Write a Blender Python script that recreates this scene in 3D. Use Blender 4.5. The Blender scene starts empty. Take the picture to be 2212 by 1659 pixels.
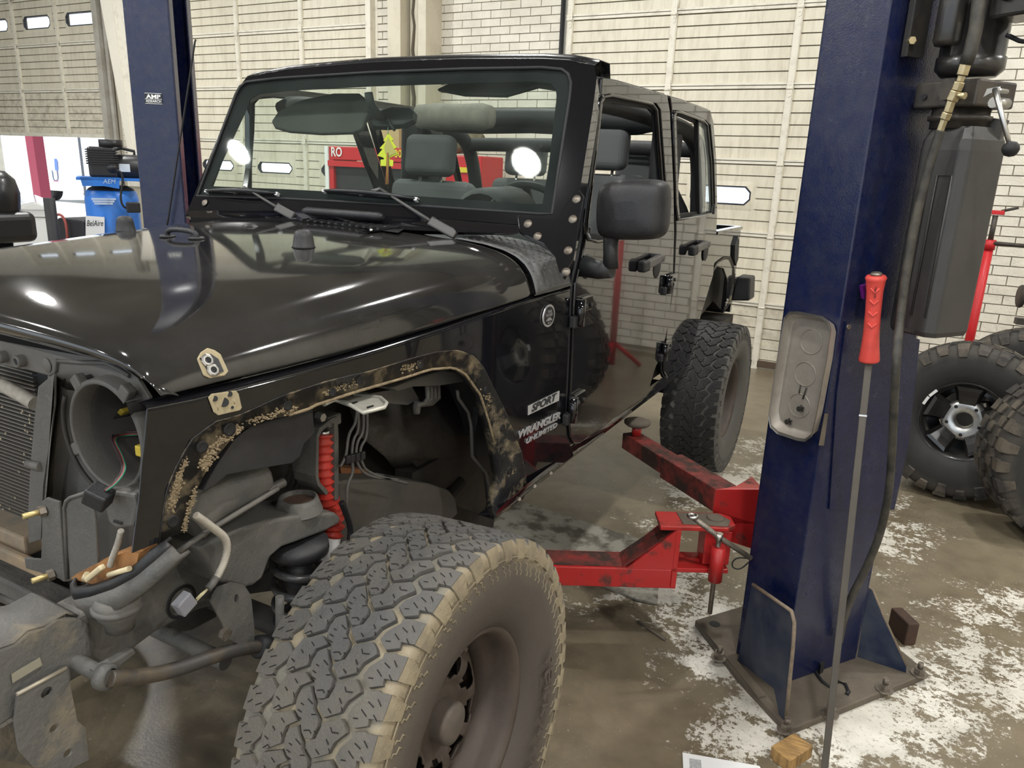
import bpy, bmesh, math, random
from mathutils import Vector, Matrix
S = bpy.context.scene
COL = S.collection
random.seed(7)
# ---------------------------------------------------------------- camera
F_PX, CX, CY, CAM_H = 1635.0, 1106.0, 829.5, 1.785
RR = Matrix(((0.87901542, 0.16294292, -0.44808648), (0.47533229, -0.22596486, 0.85029354), (0.03729752, -0.9604111, -0.27607863)))
CAMP = Vector((0, 0, CAM_H))
cam = bpy.data.cameras.new('camera'); camo = bpy.data.objects.new('camera', cam); COL.objects.link(camo)
cam.sensor_width = 36.0; cam.lens = F_PX / 2212.0 * 36.0; cam.clip_start = 0.05; cam.clip_end = 300
cx_, cy_, cz_ = RR.col[0], -RR.col[1], -RR.col[2]
camo.matrix_world = Matrix(((cx_[0], cy_[0], cz_[0], 0), (cx_[1], cy_[1], cz_[1], 0), (cx_[2], cy_[2], cz_[2], CAM_H), (0, 0, 0, 1)))
S.camera = camo
# ---------------------------------------------------------------- world, exposure
W = bpy.data.worlds.new('World'); S.world = W; W.use_nodes = True
wn = W.node_tree.nodes; wl = W.node_tree.links
bg = wn['Background']; bg.inputs['Color'].default_value = (0.80, 0.90, 1.0, 1); bg.inputs['Strength'].default_value = 1.25
sun = bpy.data.lights.new('sun', 'SUN'); sun.energy = 4.5; sun.angle = .01; sun.color = (1., .97, .92)
suno = bpy.data.objects.new('sun', sun); COL.objects.link(suno); suno.location = (0, -10, 20)
suno.rotation_euler = Vector((.12, .47, -.88)).to_track_quat('-Z', 'Y').to_euler()
S.view_settings.view_transform = 'Standard'; S.view_settings.look = 'None'; S.view_settings.gamma = 1.0
S.view_settings.use_curve_mapping = False; S.view_settings.exposure = 0.38

# ---------------------------------------------------------------- pixel rays
def ray(px, py): return RR @ Vector((px - CX, py - CY, F_PX))
def PXp(px, py, x): d = ray(px, py); return CAMP + d * ((x - CAMP.x) / d.x)
def PYp(px, py, y): d = ray(px, py); return CAMP + d * ((y - CAMP.y) / d.y)
def PZp(px, py, z): d = ray(px, py); return CAMP + d * ((z - CAMP.z) / d.z)
def PN(px, py, p, n):
    d = ray(px, py); n = Vector(n); p = Vector(p); return CAMP + d * ((p - CAMP).dot(n) / d.dot(n))

# ---------------------------------------------------------------- mesh builder
class MB:
    def __init__(s): s.v = []; s.f = []; s.sm = []
    def add(s, vs, fs, smooth=False):
        o = len(s.v); s.v += [tuple(v) for v in vs]; s.f += [tuple(i + o for i in f) for f in fs]; s.sm += [smooth] * len(fs); return s
    def box(s, c, d, m=None):
        x, y, z = d[0] / 2, d[1] / 2, d[2] / 2; c = Vector(c)
        vs = [Vector((i * x, j * y, k * z)) for i in (-1, 1) for j in (-1, 1) for k in (-1, 1)]
        if m is not None: vs = [m @ v for v in vs]
        return s.add([c + v for v in vs], [(0, 1, 3, 2), (4, 6, 7, 5), (0, 4, 5, 1), (2, 3, 7, 6), (0, 2, 6, 4), (1, 5, 7, 3)])
    def bar(s, a, b, w, h, up=(0, 0, 1)):
        a = Vector(a); b = Vector(b); d = (b - a); L = d.length; d.normalize(); up = Vector(up)
        x = d.cross(up); 
        if x.length < 1e-5: x = d.cross(Vector((0, 1, 0)))
        x.normalize(); u = x.cross(d)
        m = Matrix((x, d, u)).transposed(); return s.box((a + b) / 2, (w, L, h), m)
    def tube(s, pts, r, n=8, cap=True, closed=False):
        pts = [Vector(p) for p in pts]; k = len(pts); rs = r if isinstance(r, (list, tuple)) else [r] * k
        t0 = (pts[1] - pts[0]).normalized(); up = Vector((0, 0, 1)) if abs(t0.z) < .9 else Vector((1, 0, 0))
        x = t0.cross(up).normalized(); vs = []
        for i, p in enumerate(pts):
            if closed: t = (pts[(i + 1) % k] - pts[i - 1]).normalized()
            else: t = (pts[min(i + 1, k - 1)] - pts[max(i - 1, 0)]).normalized()
            x = (x - t * x.dot(t)).normalized(); y = t.cross(x)
            for j in range(n):
                a = 2 * math.pi * j / n; vs.append(p + (x * math.cos(a) + y * math.sin(a)) * rs[i])
        fs = []
        for i in range(k if closed else k - 1):
            i2 = (i + 1) % k
            for j in range(n): fs.append((i * n + j, i * n + (j + 1) % n, i2 * n + (j + 1) % n, i2 * n + j))
        s.add(vs, fs, True)
        if cap and not closed:
            o = len(s.v) - len(vs); s.f.append(tuple(o + j for j in reversed(range(n)))); s.f.append(tuple(o + (k - 1) * n + j for j in range(n))); s.sm += [False, False]
        return s
    def lathe(s, prof, c, axis, n=32, a0=0, a1=2 * math.pi, smooth=True, close=False):
        # prof: list of (radius, offset along axis)
        c = Vector(c); ax = Vector(axis).normalized(); up = Vector((0, 0, 1)) if abs(ax.z) < .9 else Vector((1, 0, 0))
        u = ax.cross(up).normalized(); w = u.cross(ax); full = abs(a1 - a0 - 2 * math.pi) < 1e-6; m = n if full else n + 1; k = len(prof)
        vs = []
        for i in range(m):
            a = a0 + (a1 - a0) * i / n; d = u * math.cos(a) + w * math.sin(a)
            for r, h in prof: vs.append(c + ax * h + d * r)
        fs = []
        for i in range(n):
            i2 = (i + 1) % m
            for j in range(k if close else k - 1):
                j2 = (j + 1) % k; fs.append((i * k + j, i2 * k + j, i2 * k + j2, i * k + j2))
        return s.add(vs, fs, smooth)
    def cyl(s, a, b, r, n=16, r2=None, smooth=True):
        a = Vector(a); b = Vector(b); ax = b - a; L = ax.length; r2 = r if r2 is None else r2
        s.lathe([(r, 0), (r2, L)], a, ax, n, smooth=smooth)
        o = len(s.v) - 2 * n; s.f.append(tuple(o + 2 * i for i in range(n))); s.f.append(tuple(o + 2 * i + 1 for i in reversed(range(n)))); s.sm += [False, False]; return s
    def prism(s, poly, vec, smooth=False):
        # poly: 3d points (planar, any order), extruded by vec
        k = len(poly); vec = Vector(vec); vs = [Vector(p) for p in poly] + [Vector(p) + vec for p in poly]
        n = Vector((0, 0, 0))
        for i in range(k): n += Vector(poly[i]).cross(Vector(poly[(i + 1) % k]))
        if n.dot(vec) > 0:
            fs = [tuple(reversed(range(k))), tuple(range(k, 2 * k))] + [(i, (i + 1) % k, k + (i + 1) % k, k + i) for i in range(k)]
        else:
            fs = [tuple(range(k)), tuple(reversed(range(k, 2 * k)))] + [((i + 1) % k, i, k + i, k + (i + 1) % k) for i in range(k)]
        return s.add(vs, fs, smooth)
    def grid(s, rows, smooth=True, closeu=False, closev=False):
        n = len(rows); m = len(rows[0]); vs = [p for r in rows for p in r]; fs = []
        for i in range(n if closeu else n - 1):
            for j in range(m if closev else m - 1):
                i2 = (i + 1) % n; j2 = (j + 1) % m; fs.append((i * m + j, i * m + j2, i2 * m + j2, i2 * m + j))
        return s.add(vs, fs, smooth)
    def strip(s, outer, inner, vec=None):
        # ring of quads between two equal-length loops/polylines; optional thickness
        k = len(outer); vs = list(outer) + list(inner); fs = [(i, i + 1, k + i + 1, k + i) for i in range(k - 1)]
        s.add(vs, fs)
        if vec is not None:
            vec = Vector(vec); a = [Vector(p) + vec for p in outer]; b = [Vector(p) + vec for p in inner]
            s.add(a + b, [tuple(reversed(f)) for f in fs])
            s.add(list(outer) + a, [(i + 1, i, k + i, k + i + 1) for i in range(k - 1)]); s.add(list(inner) + b, [(i, i + 1, k + i + 1, k + i) for i in range(k - 1)])
            for q in (0, k - 1): s.add([outer[q], inner[q], b[q], a[q]], [(0, 1, 2, 3)])
        return s
    def mesh(s, name):
        me = bpy.data.meshes.new(name); me.from_pydata(s.v, [], s.f); me.polygons.foreach_set('use_smooth', s.sm); me.update(); return me

def fixn(me):
    bm = bmesh.new(); bm.from_mesh(me); bmesh.ops.recalc_face_normals(bm, faces=bm.faces); bm.to_mesh(me); bm.free()
def link(o, parent=None):
    COL.objects.link(o)
    if parent is not None: o.parent = parent; o.matrix_parent_inverse = parent_inv(parent)
    return o
def world_loc(o):
    m = Matrix.Identity(4)
    while o is not None:
        m = o.matrix_basis if o.parent is None else o.matrix_parent_inverse @ o.matrix_basis; break
    return m
_WM = {}
def parent_inv(p):
    return wmat(p).inverted()
def wmat(o):
    if o.parent is None: return o.matrix_basis.copy()
    return wmat(o.parent) @ o.matrix_parent_inverse @ o.matrix_basis
def obj(name, mb, mat, parent=None, bevel=0, seg=2, solid=0, sub=0, fix=True, auto=None):
    me = mb.mesh(name) if isinstance(mb, MB) else mb
    if fix and isinstance(mb, MB): fixn(me)
    if mat is not None and not me.materials: me.materials.append(mat)
    o = bpy.data.objects.new(name, me); link(o, parent)
    if solid: m = o.modifiers.new('s', 'SOLIDIFY'); m.thickness = solid; m.offset = 0
    if bevel: m = o.modifiers.new('b', 'BEVEL'); m.width = bevel; m.segments = seg; m.limit_method = 'ANGLE'; m.angle_limit = math.radians(40)
    if sub: m = o.modifiers.new('u', 'SUBSURF'); m.levels = sub; m.render_levels = sub
    return o
def tag(o, label=None, cat=None, group=None, kind=None):
    if label: o['label'] = label
    if cat: o['category'] = cat
    if group: o['group'] = group
    if kind: o['kind'] = kind
    return o
def empty(name, loc, label=None, cat=None, group=None, kind=None, rz=0):
    o = bpy.data.objects.new(name, None); o.empty_display_size = .1; COL.objects.link(o); o.location = loc; o.rotation_euler = (0, 0, rz); return tag(o, label, cat, group, kind)
def dup(o, m=None, parent=None):
    c = o.copy(); COL.objects.link(c)
    c.parent = parent
    if parent is not None: c.matrix_parent_inverse = parent_inv(parent)
    if m is not None: c.matrix_basis = m @ wmat(o)
    return c
def inst(name, me, loc, parent, rot=(0, 0, 0)):
    o = bpy.data.objects.new(name, me); o.location = loc; o.rotation_euler = rot; return link(o, parent)
def text_mesh(txt, size=1.0, ext=0.0, shear=0.0, bold=0.0, space=1.0):
    cu = bpy.data.curves.new('txt', 'FONT'); cu.body = txt; cu.size = size; cu.extrude = ext; cu.shear = shear; cu.offset = bold; cu.space_character = space
    cu.align_x = 'CENTER'; cu.align_y = 'CENTER'; cu.resolution_u = 3
    o = bpy.data.objects.new('txt', cu); COL.objects.link(o)
    dg = bpy.context.evaluated_depsgraph_get(); me = bpy.data.meshes.new_from_object(o.evaluated_get(dg)); bpy.data.objects.remove(o); return me
def place_text(name, txt, mat, parent, o, ex, ey, w, h, ext=0.001, shear=0., bold=0., space=1.0):
    # lettering whose centre sits at o, reading along ex, up along ey, fitted to w x h (metres)
    me = text_mesh(txt, 1.0, 0.5, shear, bold, space)
    xs = [v.co.x for v in me.vertices]; ys = [v.co.y for v in me.vertices]
    sx = w / (max(xs) - min(xs)); sy = h / (max(ys) - min(ys)); mx = (max(xs) + min(xs)) / 2; my = (max(ys) + min(ys)) / 2
    ex = Vector(ex).normalized(); ey = Vector(ey).normalized(); ez = ex.cross(ey).normalized(); o = Vector(o)
    for v in me.vertices: v.co = o + ex * ((v.co.x - mx) * sx) + ey * ((v.co.y - my) * sy) + ez * (v.co.z * ext)
    me.materials.clear(); me.materials.append(mat)
    ob = bpy.data.objects.new(name, me); link(ob, parent); return ob

# ---------------------------------------------------------------- materials
MAT = {}
def mat(name, col, rough=.5, metal=0., dirt=None, amt=.5, scale=6., thr=.5, soft=.15, bump=0., bscale=80., drough=None, coat=0., spec=.5, detail=6., var=0.0, emit=None, estr=0., trans=0., ior=1.45, stretch=None, dirt2=None, amt2=0., scale2=2., alpha=1.):
    if name in MAT: return MAT[name]
    m = bpy.data.materials.new(name); m.use_nodes = True; MAT[name] = m
    n = m.node_tree.nodes; l = m.node_tree.links; b = n['Principled BSDF']
    b.inputs['Base Color'].default_value = (*col, 1); b.inputs['Roughness'].default_value = rough; b.inputs['Metallic'].default_value = metal
    b.inputs['Coat Weight'].default_value = coat; b.inputs['Coat Roughness'].default_value = .08; b.inputs['Specular IOR Level'].default_value = spec
    b.inputs['Transmission Weight'].default_value = trans; b.inputs['IOR'].default_value = ior; b.inputs['Alpha'].default_value = alpha
    if emit: b.inputs['Emission Color'].default_value = (*emit, 1); b.inputs['Emission Strength'].default_value = estr
    tc = n.new('ShaderNodeNewGeometry'); src = tc.outputs['Position']
    if stretch:
        mp = n.new('ShaderNodeMapping'); mp.inputs['Scale'].default_value = stretch; l.new(src, mp.inputs['Vector']); src = mp.outputs['Vector']
    cur = None
    if var:
        t = n.new('ShaderNodeTexNoise'); t.inputs['Scale'].default_value = scale * 2.3; t.inputs['Detail'].default_value = 8; l.new(src, t.inputs['Vector'])
        h = n.new('ShaderNodeHueSaturation'); h.inputs['Color'].default_value = (*col, 1)
        mr = n.new('ShaderNodeMapRange'); mr.inputs['From Min'].default_value = .3; mr.inputs['From Max'].default_value = .7; mr.inputs['To Min'].default_value = 1 - var; mr.inputs['To Max'].default_value = 1 + var
        l.new(t.outputs['Fac'], mr.inputs['Value']); l.new(mr.outputs['Result'], h.inputs['Value']); cur = h.outputs['Color']
    def layer(cur, dc, amt, scale, thr):
        t = n.new('ShaderNodeTexNoise'); t.inputs['Scale'].default_value = scale; t.inputs['Detail'].default_value = detail; t.inputs['Roughness'].default_value = .65; l.new(src, t.inputs['Vector'])
        r = n.new('ShaderNodeMapRange'); r.inputs['From Min'].default_value = thr - soft; r.inputs['From Max'].default_value = thr + soft; r.inputs['To Max'].default_value = amt; l.new(t.outputs['Fac'], r.inputs['Value'])
        mx = n.new('ShaderNodeMix'); mx.data_type = 'RGBA'; l.new(r.outputs['Result'], mx.inputs['Factor'])
        if cur is None: mx.inputs[6].default_value = (*col, 1)
        else: l.new(cur, mx.inputs[6])
        mx.inputs[7].default_value = (*dc, 1); return mx.outputs[2], r.outputs['Result']
    if dirt:
        cur, fac = layer(cur, dirt, amt, scale, thr)
        if drough is not None:
            r2 = n.new('ShaderNodeMapRange'); r2.inputs['To Min'].default_value = rough; r2.inputs['To Max'].default_value = drough; l.new(fac, r2.inputs['Value']); l.new(r2.outputs['Result'], b.inputs['Roughness'])
    if dirt2: cur, _ = layer(cur, dirt2, amt2, scale2, .5)
    if cur is not None: l.new(cur, b.inputs['Base Color'])
    if bump:
        t = n.new('ShaderNodeTexNoise'); t.inputs['Scale'].default_value = bscale; t.inputs['Detail'].default_value = 4; l.new(src, t.inputs['Vector'])
        bp = n.new('ShaderNodeBump'); bp.inputs['Strength'].default_value = bump; bp.inputs['Distance'].default_value = .01; l.new(t.outputs['Fac'], bp.inputs['Height']); l.new(bp.outputs['Normal'], b.inputs['Normal'])
    return m
LAMP_E = 570.0
# ================================================================ SETTING
YW = 7.35
M_door = mat('cream_door_paint', (.74, .69, .56), .45, dirt=(.36, .30, .20), amt=.45, scale=9, thr=.60, soft=.14, stretch=(2.2, 1, .35), var=.04, dirt2=(.5, .44, .32), amt2=.25, scale2=1.2)
M_doorlow = mat('dirty_door_paint', (.66, .61, .49), .55, dirt=(.20, .16, .11), amt=.6, scale=8, thr=.58, soft=.12, var=.08)
M_stile = mat('cream_steel', (.76, .72, .61), .45, dirt=(.25, .20, .14), amt=.45, scale=9, thr=.62, soft=.12)
M_brick = mat('painted_brick', (.74, .70, .60), .55, dirt=(.46, .40, .30), amt=.35, scale=3.5, thr=.58, soft=.2, bump=.5, bscale=60, var=.07)
M_mortar = mat('mortar', (.40, .36, .28), .9)
M_column = mat('column_paint', (.62, .57, .45), .5, dirt=(.3, .25, .17), amt=.4, scale=4, thr=.62)
M_white = mat('outside_white', (.85, .87, .9), .7)
M_black = mat('black_rubber_shade', (.012, .012, .013), .6)
M_gasket = mat('window_gasket', (.02, .022, .03), .5)
M_glasslite = mat('window_pane', (.98, .99, 1.), .0, trans=1., ior=1.01, spec=.0)
M_chrome = mat('bare_steel', (.55, .54, .52), .3, 1.)
M_bolt = mat('bolt_steel', (.28, .25, .21), .45, .7, dirt=(.10, .07, .05), amt=.7, scale=60)

# ---- floor with worn paint
def floor_mat():
    m = bpy.data.materials.new('worn_floor'); m.use_nodes = True; n = m.node_tree.nodes; l = m.node_tree.links; b = n['Principled BSDF']
    tc = n.new('ShaderNodeTexCoord'); P = tc.outputs['Object']
    def noise(sc, det=8, ro=.6, dist=0.):
        t = n.new('ShaderNodeTexNoise'); t.inputs['Scale'].default_value = sc; t.inputs['Detail'].default_value = det; t.inputs['Roughness'].default_value = ro; t.inputs['Distortion'].default_value = dist; l.new(P, t.inputs['Vector']); return t.outputs['Fac']
    def mr(v, a, b_, c=0., d=1.):
        r = n.new('ShaderNodeMapRange'); r.inputs['From Min'].default_value = a; r.inputs['From Max'].default_value = b_; r.inputs['To Min'].default_value = c; r.inputs['To Max'].default_value = d; l.new(v, r.inputs['Value']); return r.outputs['Result']
    def math_(op, a, b_=None):
        x = n.new('ShaderNodeMath'); x.operation = op; x.use_clamp = False
        for i, q in enumerate((a, b_)):
            if q is None: continue
            if isinstance(q, (int, float)): x.inputs[i].default_value = q
            else: l.new(q, x.inputs[i])
        return x.outputs[0]
    def mix(f, a, c):
        x = n.new('ShaderNodeMix'); x.data_type = 'RGBA'; l.new(f, x.inputs['Factor'])
        for i, q in ((6, a), (7, c)):
            if isinstance(q, tuple): x.inputs[i].default_value = (*q, 1)
            else: l.new(q, x.inputs[i])
        return x.outputs[2]
    def blob(x, y, r0, r1, sx=1., sy=1.):
        mp = n.new('ShaderNodeMapping'); mp.inputs['Location'].default_value = (-x * sx, -y * sy, 0); mp.inputs['Scale'].default_value = (sx, sy, 1); l.new(P, mp.inputs['Vector'])
        d = n.new('ShaderNodeVectorMath'); d.operation = 'LENGTH'; l.new(mp.outputs['Vector'], d.inputs[0]); return mr(d.outputs['Value'], r0, r1, 1., 0.)
    base = mix(mr(noise(1.3), .35, .65), (.165, .132, .085), (.225, .188, .128))
    base = mix(mr(noise(9., 10), .45, .75, 0, .6), base, (.10, .078, .052))
    # large worn areas round the lift post, between the posts and out to the side
    area = math_('MAXIMUM', math_('MAXIMUM', blob(-.12, 2.65, .42, .80), blob(.75, 3.3, .1, 1.0, 1., .8)), math_('MAXIMUM', blob(-.9, 3.0, .1, .8), blob(-.5, 4.3, .2, 1.4, 1., .8)))
    area = math_('MAXIMUM', area, math_('MULTIPLY', blob(-.05, 1.75, .0, .6), .6))
    area = math_('MAXIMUM', area, blob(-9, 4, 2, 6))
    area = math_('MULTIPLY', area, mr(noise(1.9, 6, .6), .32, .58, .35, 1.15))
    fl = math_('ADD', math_('MULTIPLY', area, .25), math_('ADD', math_('MULTIPLY', noise(5.5, 12, .78, .2), .56), math_('MULTIPLY', noise(42., 8, .75), .44)))
    white = mr(fl, .675, .69)
    flakes = mr(noise(60., 4, .6), .66, .675)
    white = math_('MAXIMUM', white, math_('MULTIPLY', flakes, mr(noise(2.1), .46, .54)))
    wcol = mix(mr(noise(5., 9), .35, .7), (.72, .69, .62), (.50, .47, .40))
    wcol = mix(mr(noise(60., 4), .55, .7, 0, .7), wcol, (.20, .175, .14))
    colr = mix(white, base, wcol)
    # oil stains below the car
    oil = math_('MULTIPLY', math_('MAXIMUM', blob(-1.9, 1.7, .6, 1.7), blob(-1.0, 2.75, .1, .65)), mr(noise(2.6, 9, .65, .5), .42, .6, 0, .75))
    colr = mix(oil, colr, (.045, .035, .026))
    l.new(colr, b.inputs['Base Color'])
    rg = n.new('ShaderNodeMath'); rg.operation = 'MULTIPLY_ADD'; l.new(white, rg.inputs[0]); rg.inputs[1].default_value = .25; rg.inputs[2].default_value = .30
    l.new(rg.outputs[0], b.inputs['Roughness'])
    bp = n.new('ShaderNodeBump'); bp.inputs['Strength'].default_value = .35; bp.inputs['Distance'].default_value = .004; l.new(math_('ADD', white, math_('MULTIPLY', noise(90., 3), .5)), bp.inputs['Height']); l.new(bp.outputs['Normal'], b.inputs['Normal'])
    return m
fl = MB().add([(-17, -7, 0), (5, -7, 0), (5, YW + .25, 0), (-17, YW + .25, 0)], [(0, 1, 2, 3)])
tag(obj('floor', fl, floor_mat()), 'worn concrete shop floor with peeling white paint', kind='structure')
og = MB().add([(-60, YW + .25, -.05), (30, YW + .25, -.05), (30, 70, -.05), (-60, 70, -.05)], [(0, 1, 2, 3)])
tag(obj('ground_outside', og, mat('outside_ground', (.62, .62, .60), .8)), 'sunlit pavement outside the open bay door', kind='structure')

# ---- wall with bricks. piers between the doors
def pier(name, x0, x1, label, z0, z1, bx0=None, bx1=None, full=None):
    mb = MB().box(((x0 + x1) / 2, YW + .12, 2.5), (x1 - x0, .2, 5.0))
    w = tag(obj(name, mb, M_mortar), label, kind='structure')
    L, H, g = .229, .0785, .008
    bm = MB().box((0, 0, 0), (L - g, .03, H - g)).mesh('brick'); bm.materials.append(M_brick)
    bx0 = x0 if bx0 is None else bx0; bx1 = x1 if bx1 is None else bx1
    cut = {}
    k = 0; z = z0
    while z < z1:
        off = (k % 2) * L / 2 + .07; x = bx0 - ((bx0 - off) % L)
        while x < bx1:
            a = max(x, bx0); c = min(x + L, bx1)
            if c - a > .03:
                if c - a > L - 1e-4: me = bm
                else:
                    key = round(c - a, 3)
                    if key not in cut: cut[key] = MB().box((0, 0, 0), (c - a - g, .03, H - g)).mesh('brick'); cut[key].materials.append(M_brick)
                    me = cut[key]
                inst('brick', me, ((a + c) / 2, YW + .01 + random.uniform(-.0015, .0015), z + H / 2), w)
            x += L
        z += H; k += 1
    if full:
        # courses beyond the ones in view, too many to part one by one
        fb_ = MB(); fx0, fx1, fz1 = full; kk = 0; zq = z0 - H * int(z0 / H); k0 = int(z0 / H)
        while zq < fz1:
            off = ((kk - k0) % 2) * L / 2 + .07; x = fx0 - ((fx0 - off) % L)
            while x < fx1:
                a = max(x, fx0); c = min(x + L, fx1); inside = zq > z0 - .01 and zq < z - .01
                for a_, c_ in (((a, min(c, bx0)), (max(a, bx1), c)) if inside else ((a, c),)):
                    if c_ - a_ > .03: fb_.box(((a_ + c_) / 2, YW + .01, zq + H / 2), (c_ - a_ - g, .03, H - g))
                x += L
            zq += H; kk += 1
        tag(obj('brick_courses', fb_, M_brick, w, fix=False), kind='stuff')
    return w
pier('wall_back_far', -10.62, -8.98, 'painted brick between the raised door and the closed door', 1.3, 3.9, -10.3, -9.6)
pier('wall_back_middle', -5.80, -3.47, 'painted brick beside the steel column', 1.35, 3.75, -4.95, -3.47, (-4.95, -3.47, 4.3))
for bz in range(28): pass
pier('wall_back_near', -.10, 5.0, 'painted brick behind the loose wheels', .45, 3.0, .08, 1.55, (-.06, 4.95, 4.3))
wb = tag(obj('wall_back_edge', MB().box((-5.59, YW + .115, 2.5), (.42, .2, 5)), M_mortar), 'painted brick strip beside the closed door', kind='structure')
bmh = MB().box((0, 0, 0), (.205, .03, .0675)).mesh('brick'); bmh.materials.append(M_brick)
bmq = MB().box((0, 0, 0), (.10, .03, .0675)).mesh('brick'); bmq.materials.append(M_brick)
for k in range(30):
    z = 1.4 + k * .0785
    for q, me in (((-5.66, bmh), (-5.499, bmq), (-5.391, bmq)) if k % 2 else ((-5.712, bmq), (-5.551, bmh), (-5.392, bmq))): inst('brick', me, (q, YW, z), wb)
tag(obj('wall_back_header', MB().box((-6, YW + .12, 4.75), (22, .22, .9)), M_brick), 'painted wall above the bay doors', kind='structure')
tag(obj('wall_back_end', MB().box((-15.4, YW + .12, 2.5), (3.3, .2, 5)), M_brick), 'painted wall beyond the raised door', kind='structure')
tag(obj('wall_right', MB().box((5.05, 0, 2.5), (.2, 15, 5)), M_brick), 'painted side wall of the shop', kind='structure')
tag(obj('wall_left', MB().box((-17, 0, 2.5), (.2, 15, 5)), M_brick), 'painted far side wall of the shop', kind='structure')
tag(obj('ceiling', MB().box((-6, .2, 5.1), (22.2, 14.6, .2)), mat('ceiling_paint', (.16, .145, .12), .8)), 'dark roof deck of the shop', kind='structure')

# ---- bay doors
M_groove = mat('groove_shade_grime', (.16, .13, .09), .9)  # dark backing colour: slat-edge shadow lines together with dirt in the grooves
def chamfer_rect(x0, x1, z0, z1, c, y):
    return [Vector(p) for p in ((x0 + c, y, z0), (x1 - c, y, z0), (x1, y, z0 + c), (x1, y, z1 - c), (x1 - c, y, z1), (x0 + c, y, z1), (x0, y, z1 - c), (x0, y, z0 + c))]
def bay_door(name, label, x0, x1, stiles, ztop, nsec, hs, wins, wsec, dirty):
    root = empty(name, ((x0 + x1) / 2, YW + .05, ztop - nsec * hs), label, kind='structure')
    nsl = 6; hsl = (hs - .045) / nsl
    def slat_mesh(w):
        mb = MB(); h = hsl; prof = [(.004, -h / 2 + .0042), (-.016, -h / 2 + .0042), (-.013, h / 2 - .007), (.004, h / 2 - .001)]
        mb.prism([(-w / 2, a, b) for a, b in prof], (w, 0, 0)); me = mb.mesh('slat'); fixn(me); return me
    sm = slat_mesh(x1 - x0); sm.materials.append(M_door); smd = slat_mesh(x1 - x0); smd.materials.append(M_doorlow)
    rl = MB().box((0, 0, .012), (x1 - x0, .05, .018)).box((0, .004, -.014), (x1 - x0, .04, .024)).mesh('rail'); rl.materials.append(M_stile)
    st = MB().box((0, -.004, 0), (.062, .022, hs - .05)).box((0, -.012, 0), (.05, .02, hs - .05)).mesh('stile'); st.materials.append(M_stile)
    hg = MB(); hg.prism([(-.03, 0, -.03), (.03, 0, -.03), (.022, 0, .05), (.0, 0, .075), (-.022, 0, .05)], (0, -.008, 0)); hg.prism([(-.024, 0, -.035), (.024, 0, -.035), (.02, 0, -.09), (0, 0, -.105), (-.02, 0, -.09)], (0, -.006, 0)); hg.cyl((-.03, -.008, -.03), (.03, -.008, -.03), .009, 8)
    for q in (.03, .0, -.065): hg.cyl((0, 0, q), (0, -.012, q), .007, 6)
    hgm = hg.mesh('hinge'); fixn(hgm); hgm.materials.append(M_stile)
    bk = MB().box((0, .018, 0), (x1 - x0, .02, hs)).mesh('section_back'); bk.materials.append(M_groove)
    for s in range(nsec):
        zt = ztop - s * hs
        if s == wsec:
            xx = x0
            for wv in wins + [(x1, x1, 0, 0)]:
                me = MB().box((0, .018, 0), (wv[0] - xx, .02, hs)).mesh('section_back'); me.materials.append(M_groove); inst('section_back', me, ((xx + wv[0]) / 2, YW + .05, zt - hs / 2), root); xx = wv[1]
            for wv in wins:
                for za, zb2 in ((zt - hs, wv[2]), (wv[3], zt)):
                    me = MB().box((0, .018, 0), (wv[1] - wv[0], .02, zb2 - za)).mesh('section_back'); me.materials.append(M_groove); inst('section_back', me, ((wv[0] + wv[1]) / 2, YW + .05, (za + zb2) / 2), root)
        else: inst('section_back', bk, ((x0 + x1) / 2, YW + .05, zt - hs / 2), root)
        for k in range(nsl):
            z = zt - .03 - hsl * (k + .5)
            if s == wsec and k in (2, 3):
                # slats broken by the windows
                segs = []; a = x0
                for (wx0, wx1, wz0, wz1) in wins: segs.append((a, wx0 - .02)); a = wx1 + .02
                segs.append((a, x1))
                for (a, c) in segs:
                    if c - a > .02:
                        me = slat_mesh(c - a); me.materials.append(M_door); inst('slat', me, ((a + c) / 2, YW + .05, z), root)
            else:
                inst('slat', smd if s in dirty else sm, ((x0 + x1) / 2, YW + .05, z), root)
        for xs in stiles: inst('stile', st, (xs, YW + .03, zt - hs / 2), root)
        if s:
            inst('rail', rl, ((x0 + x1) / 2, YW + .04, zt), root)
            for xs in stiles: inst('hinge', hgm, (xs, YW + .008, zt), root)
    for (wx0, wx1, wz0, wz1) in wins:
        o1 = chamfer_rect(wx0 - .014, wx1 + .014, wz0 - .014, wz1 + .014, .05, YW + .025); i1 = chamfer_rect(wx0, wx1, wz0, wz1, .045, YW + .025)
        mb = MB().strip(o1 + o1[:1], i1 + i1[:1], (0, .03, 0)); fr = obj('window_frame', mb, M_gasket, root)
        # cream infill round the opening
        o2 = chamfer_rect(wx0 - .06, wx1 + .06, wz0 - .075, wz1 + .075, .003, YW + .04); mb = MB().strip(o2 + o2[:1], o1 + o1[:1], (0, .012, 0)); obj('infill', mb, M_door, root)
        obj('pane', MB().prism(chamfer_rect(wx0, wx1, wz0, wz1, .045, YW + .045), (0, .004, 0)), M_glasslite, fr)
    return root
bay_door('door_1', 'cream ribbed bay door pulled partly up over a bright opening', -13.75, -10.60, (-12.64, -11.58, -10.64, -13.7), 4.53, 4, .636, [(-13.41, -12.80, 3.49, 3.645), (-12.37, -11.74, 3.49, 3.645), (-11.34, -10.71, 3.49, 3.645)], 1, (3,))
bay_door('door_2', 'closed cream ribbed bay door behind the windshield', -9.0, -5.82, (-8.96, -7.95, -6.89, -5.86), 4.52, 7, .634, [(-8.72, -8.16, 1.60, 1.71), (-7.70, -7.13, 1.60, 1.71), (-6.63, -6.08, 1.60, 1.71)], 4, ())
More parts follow.
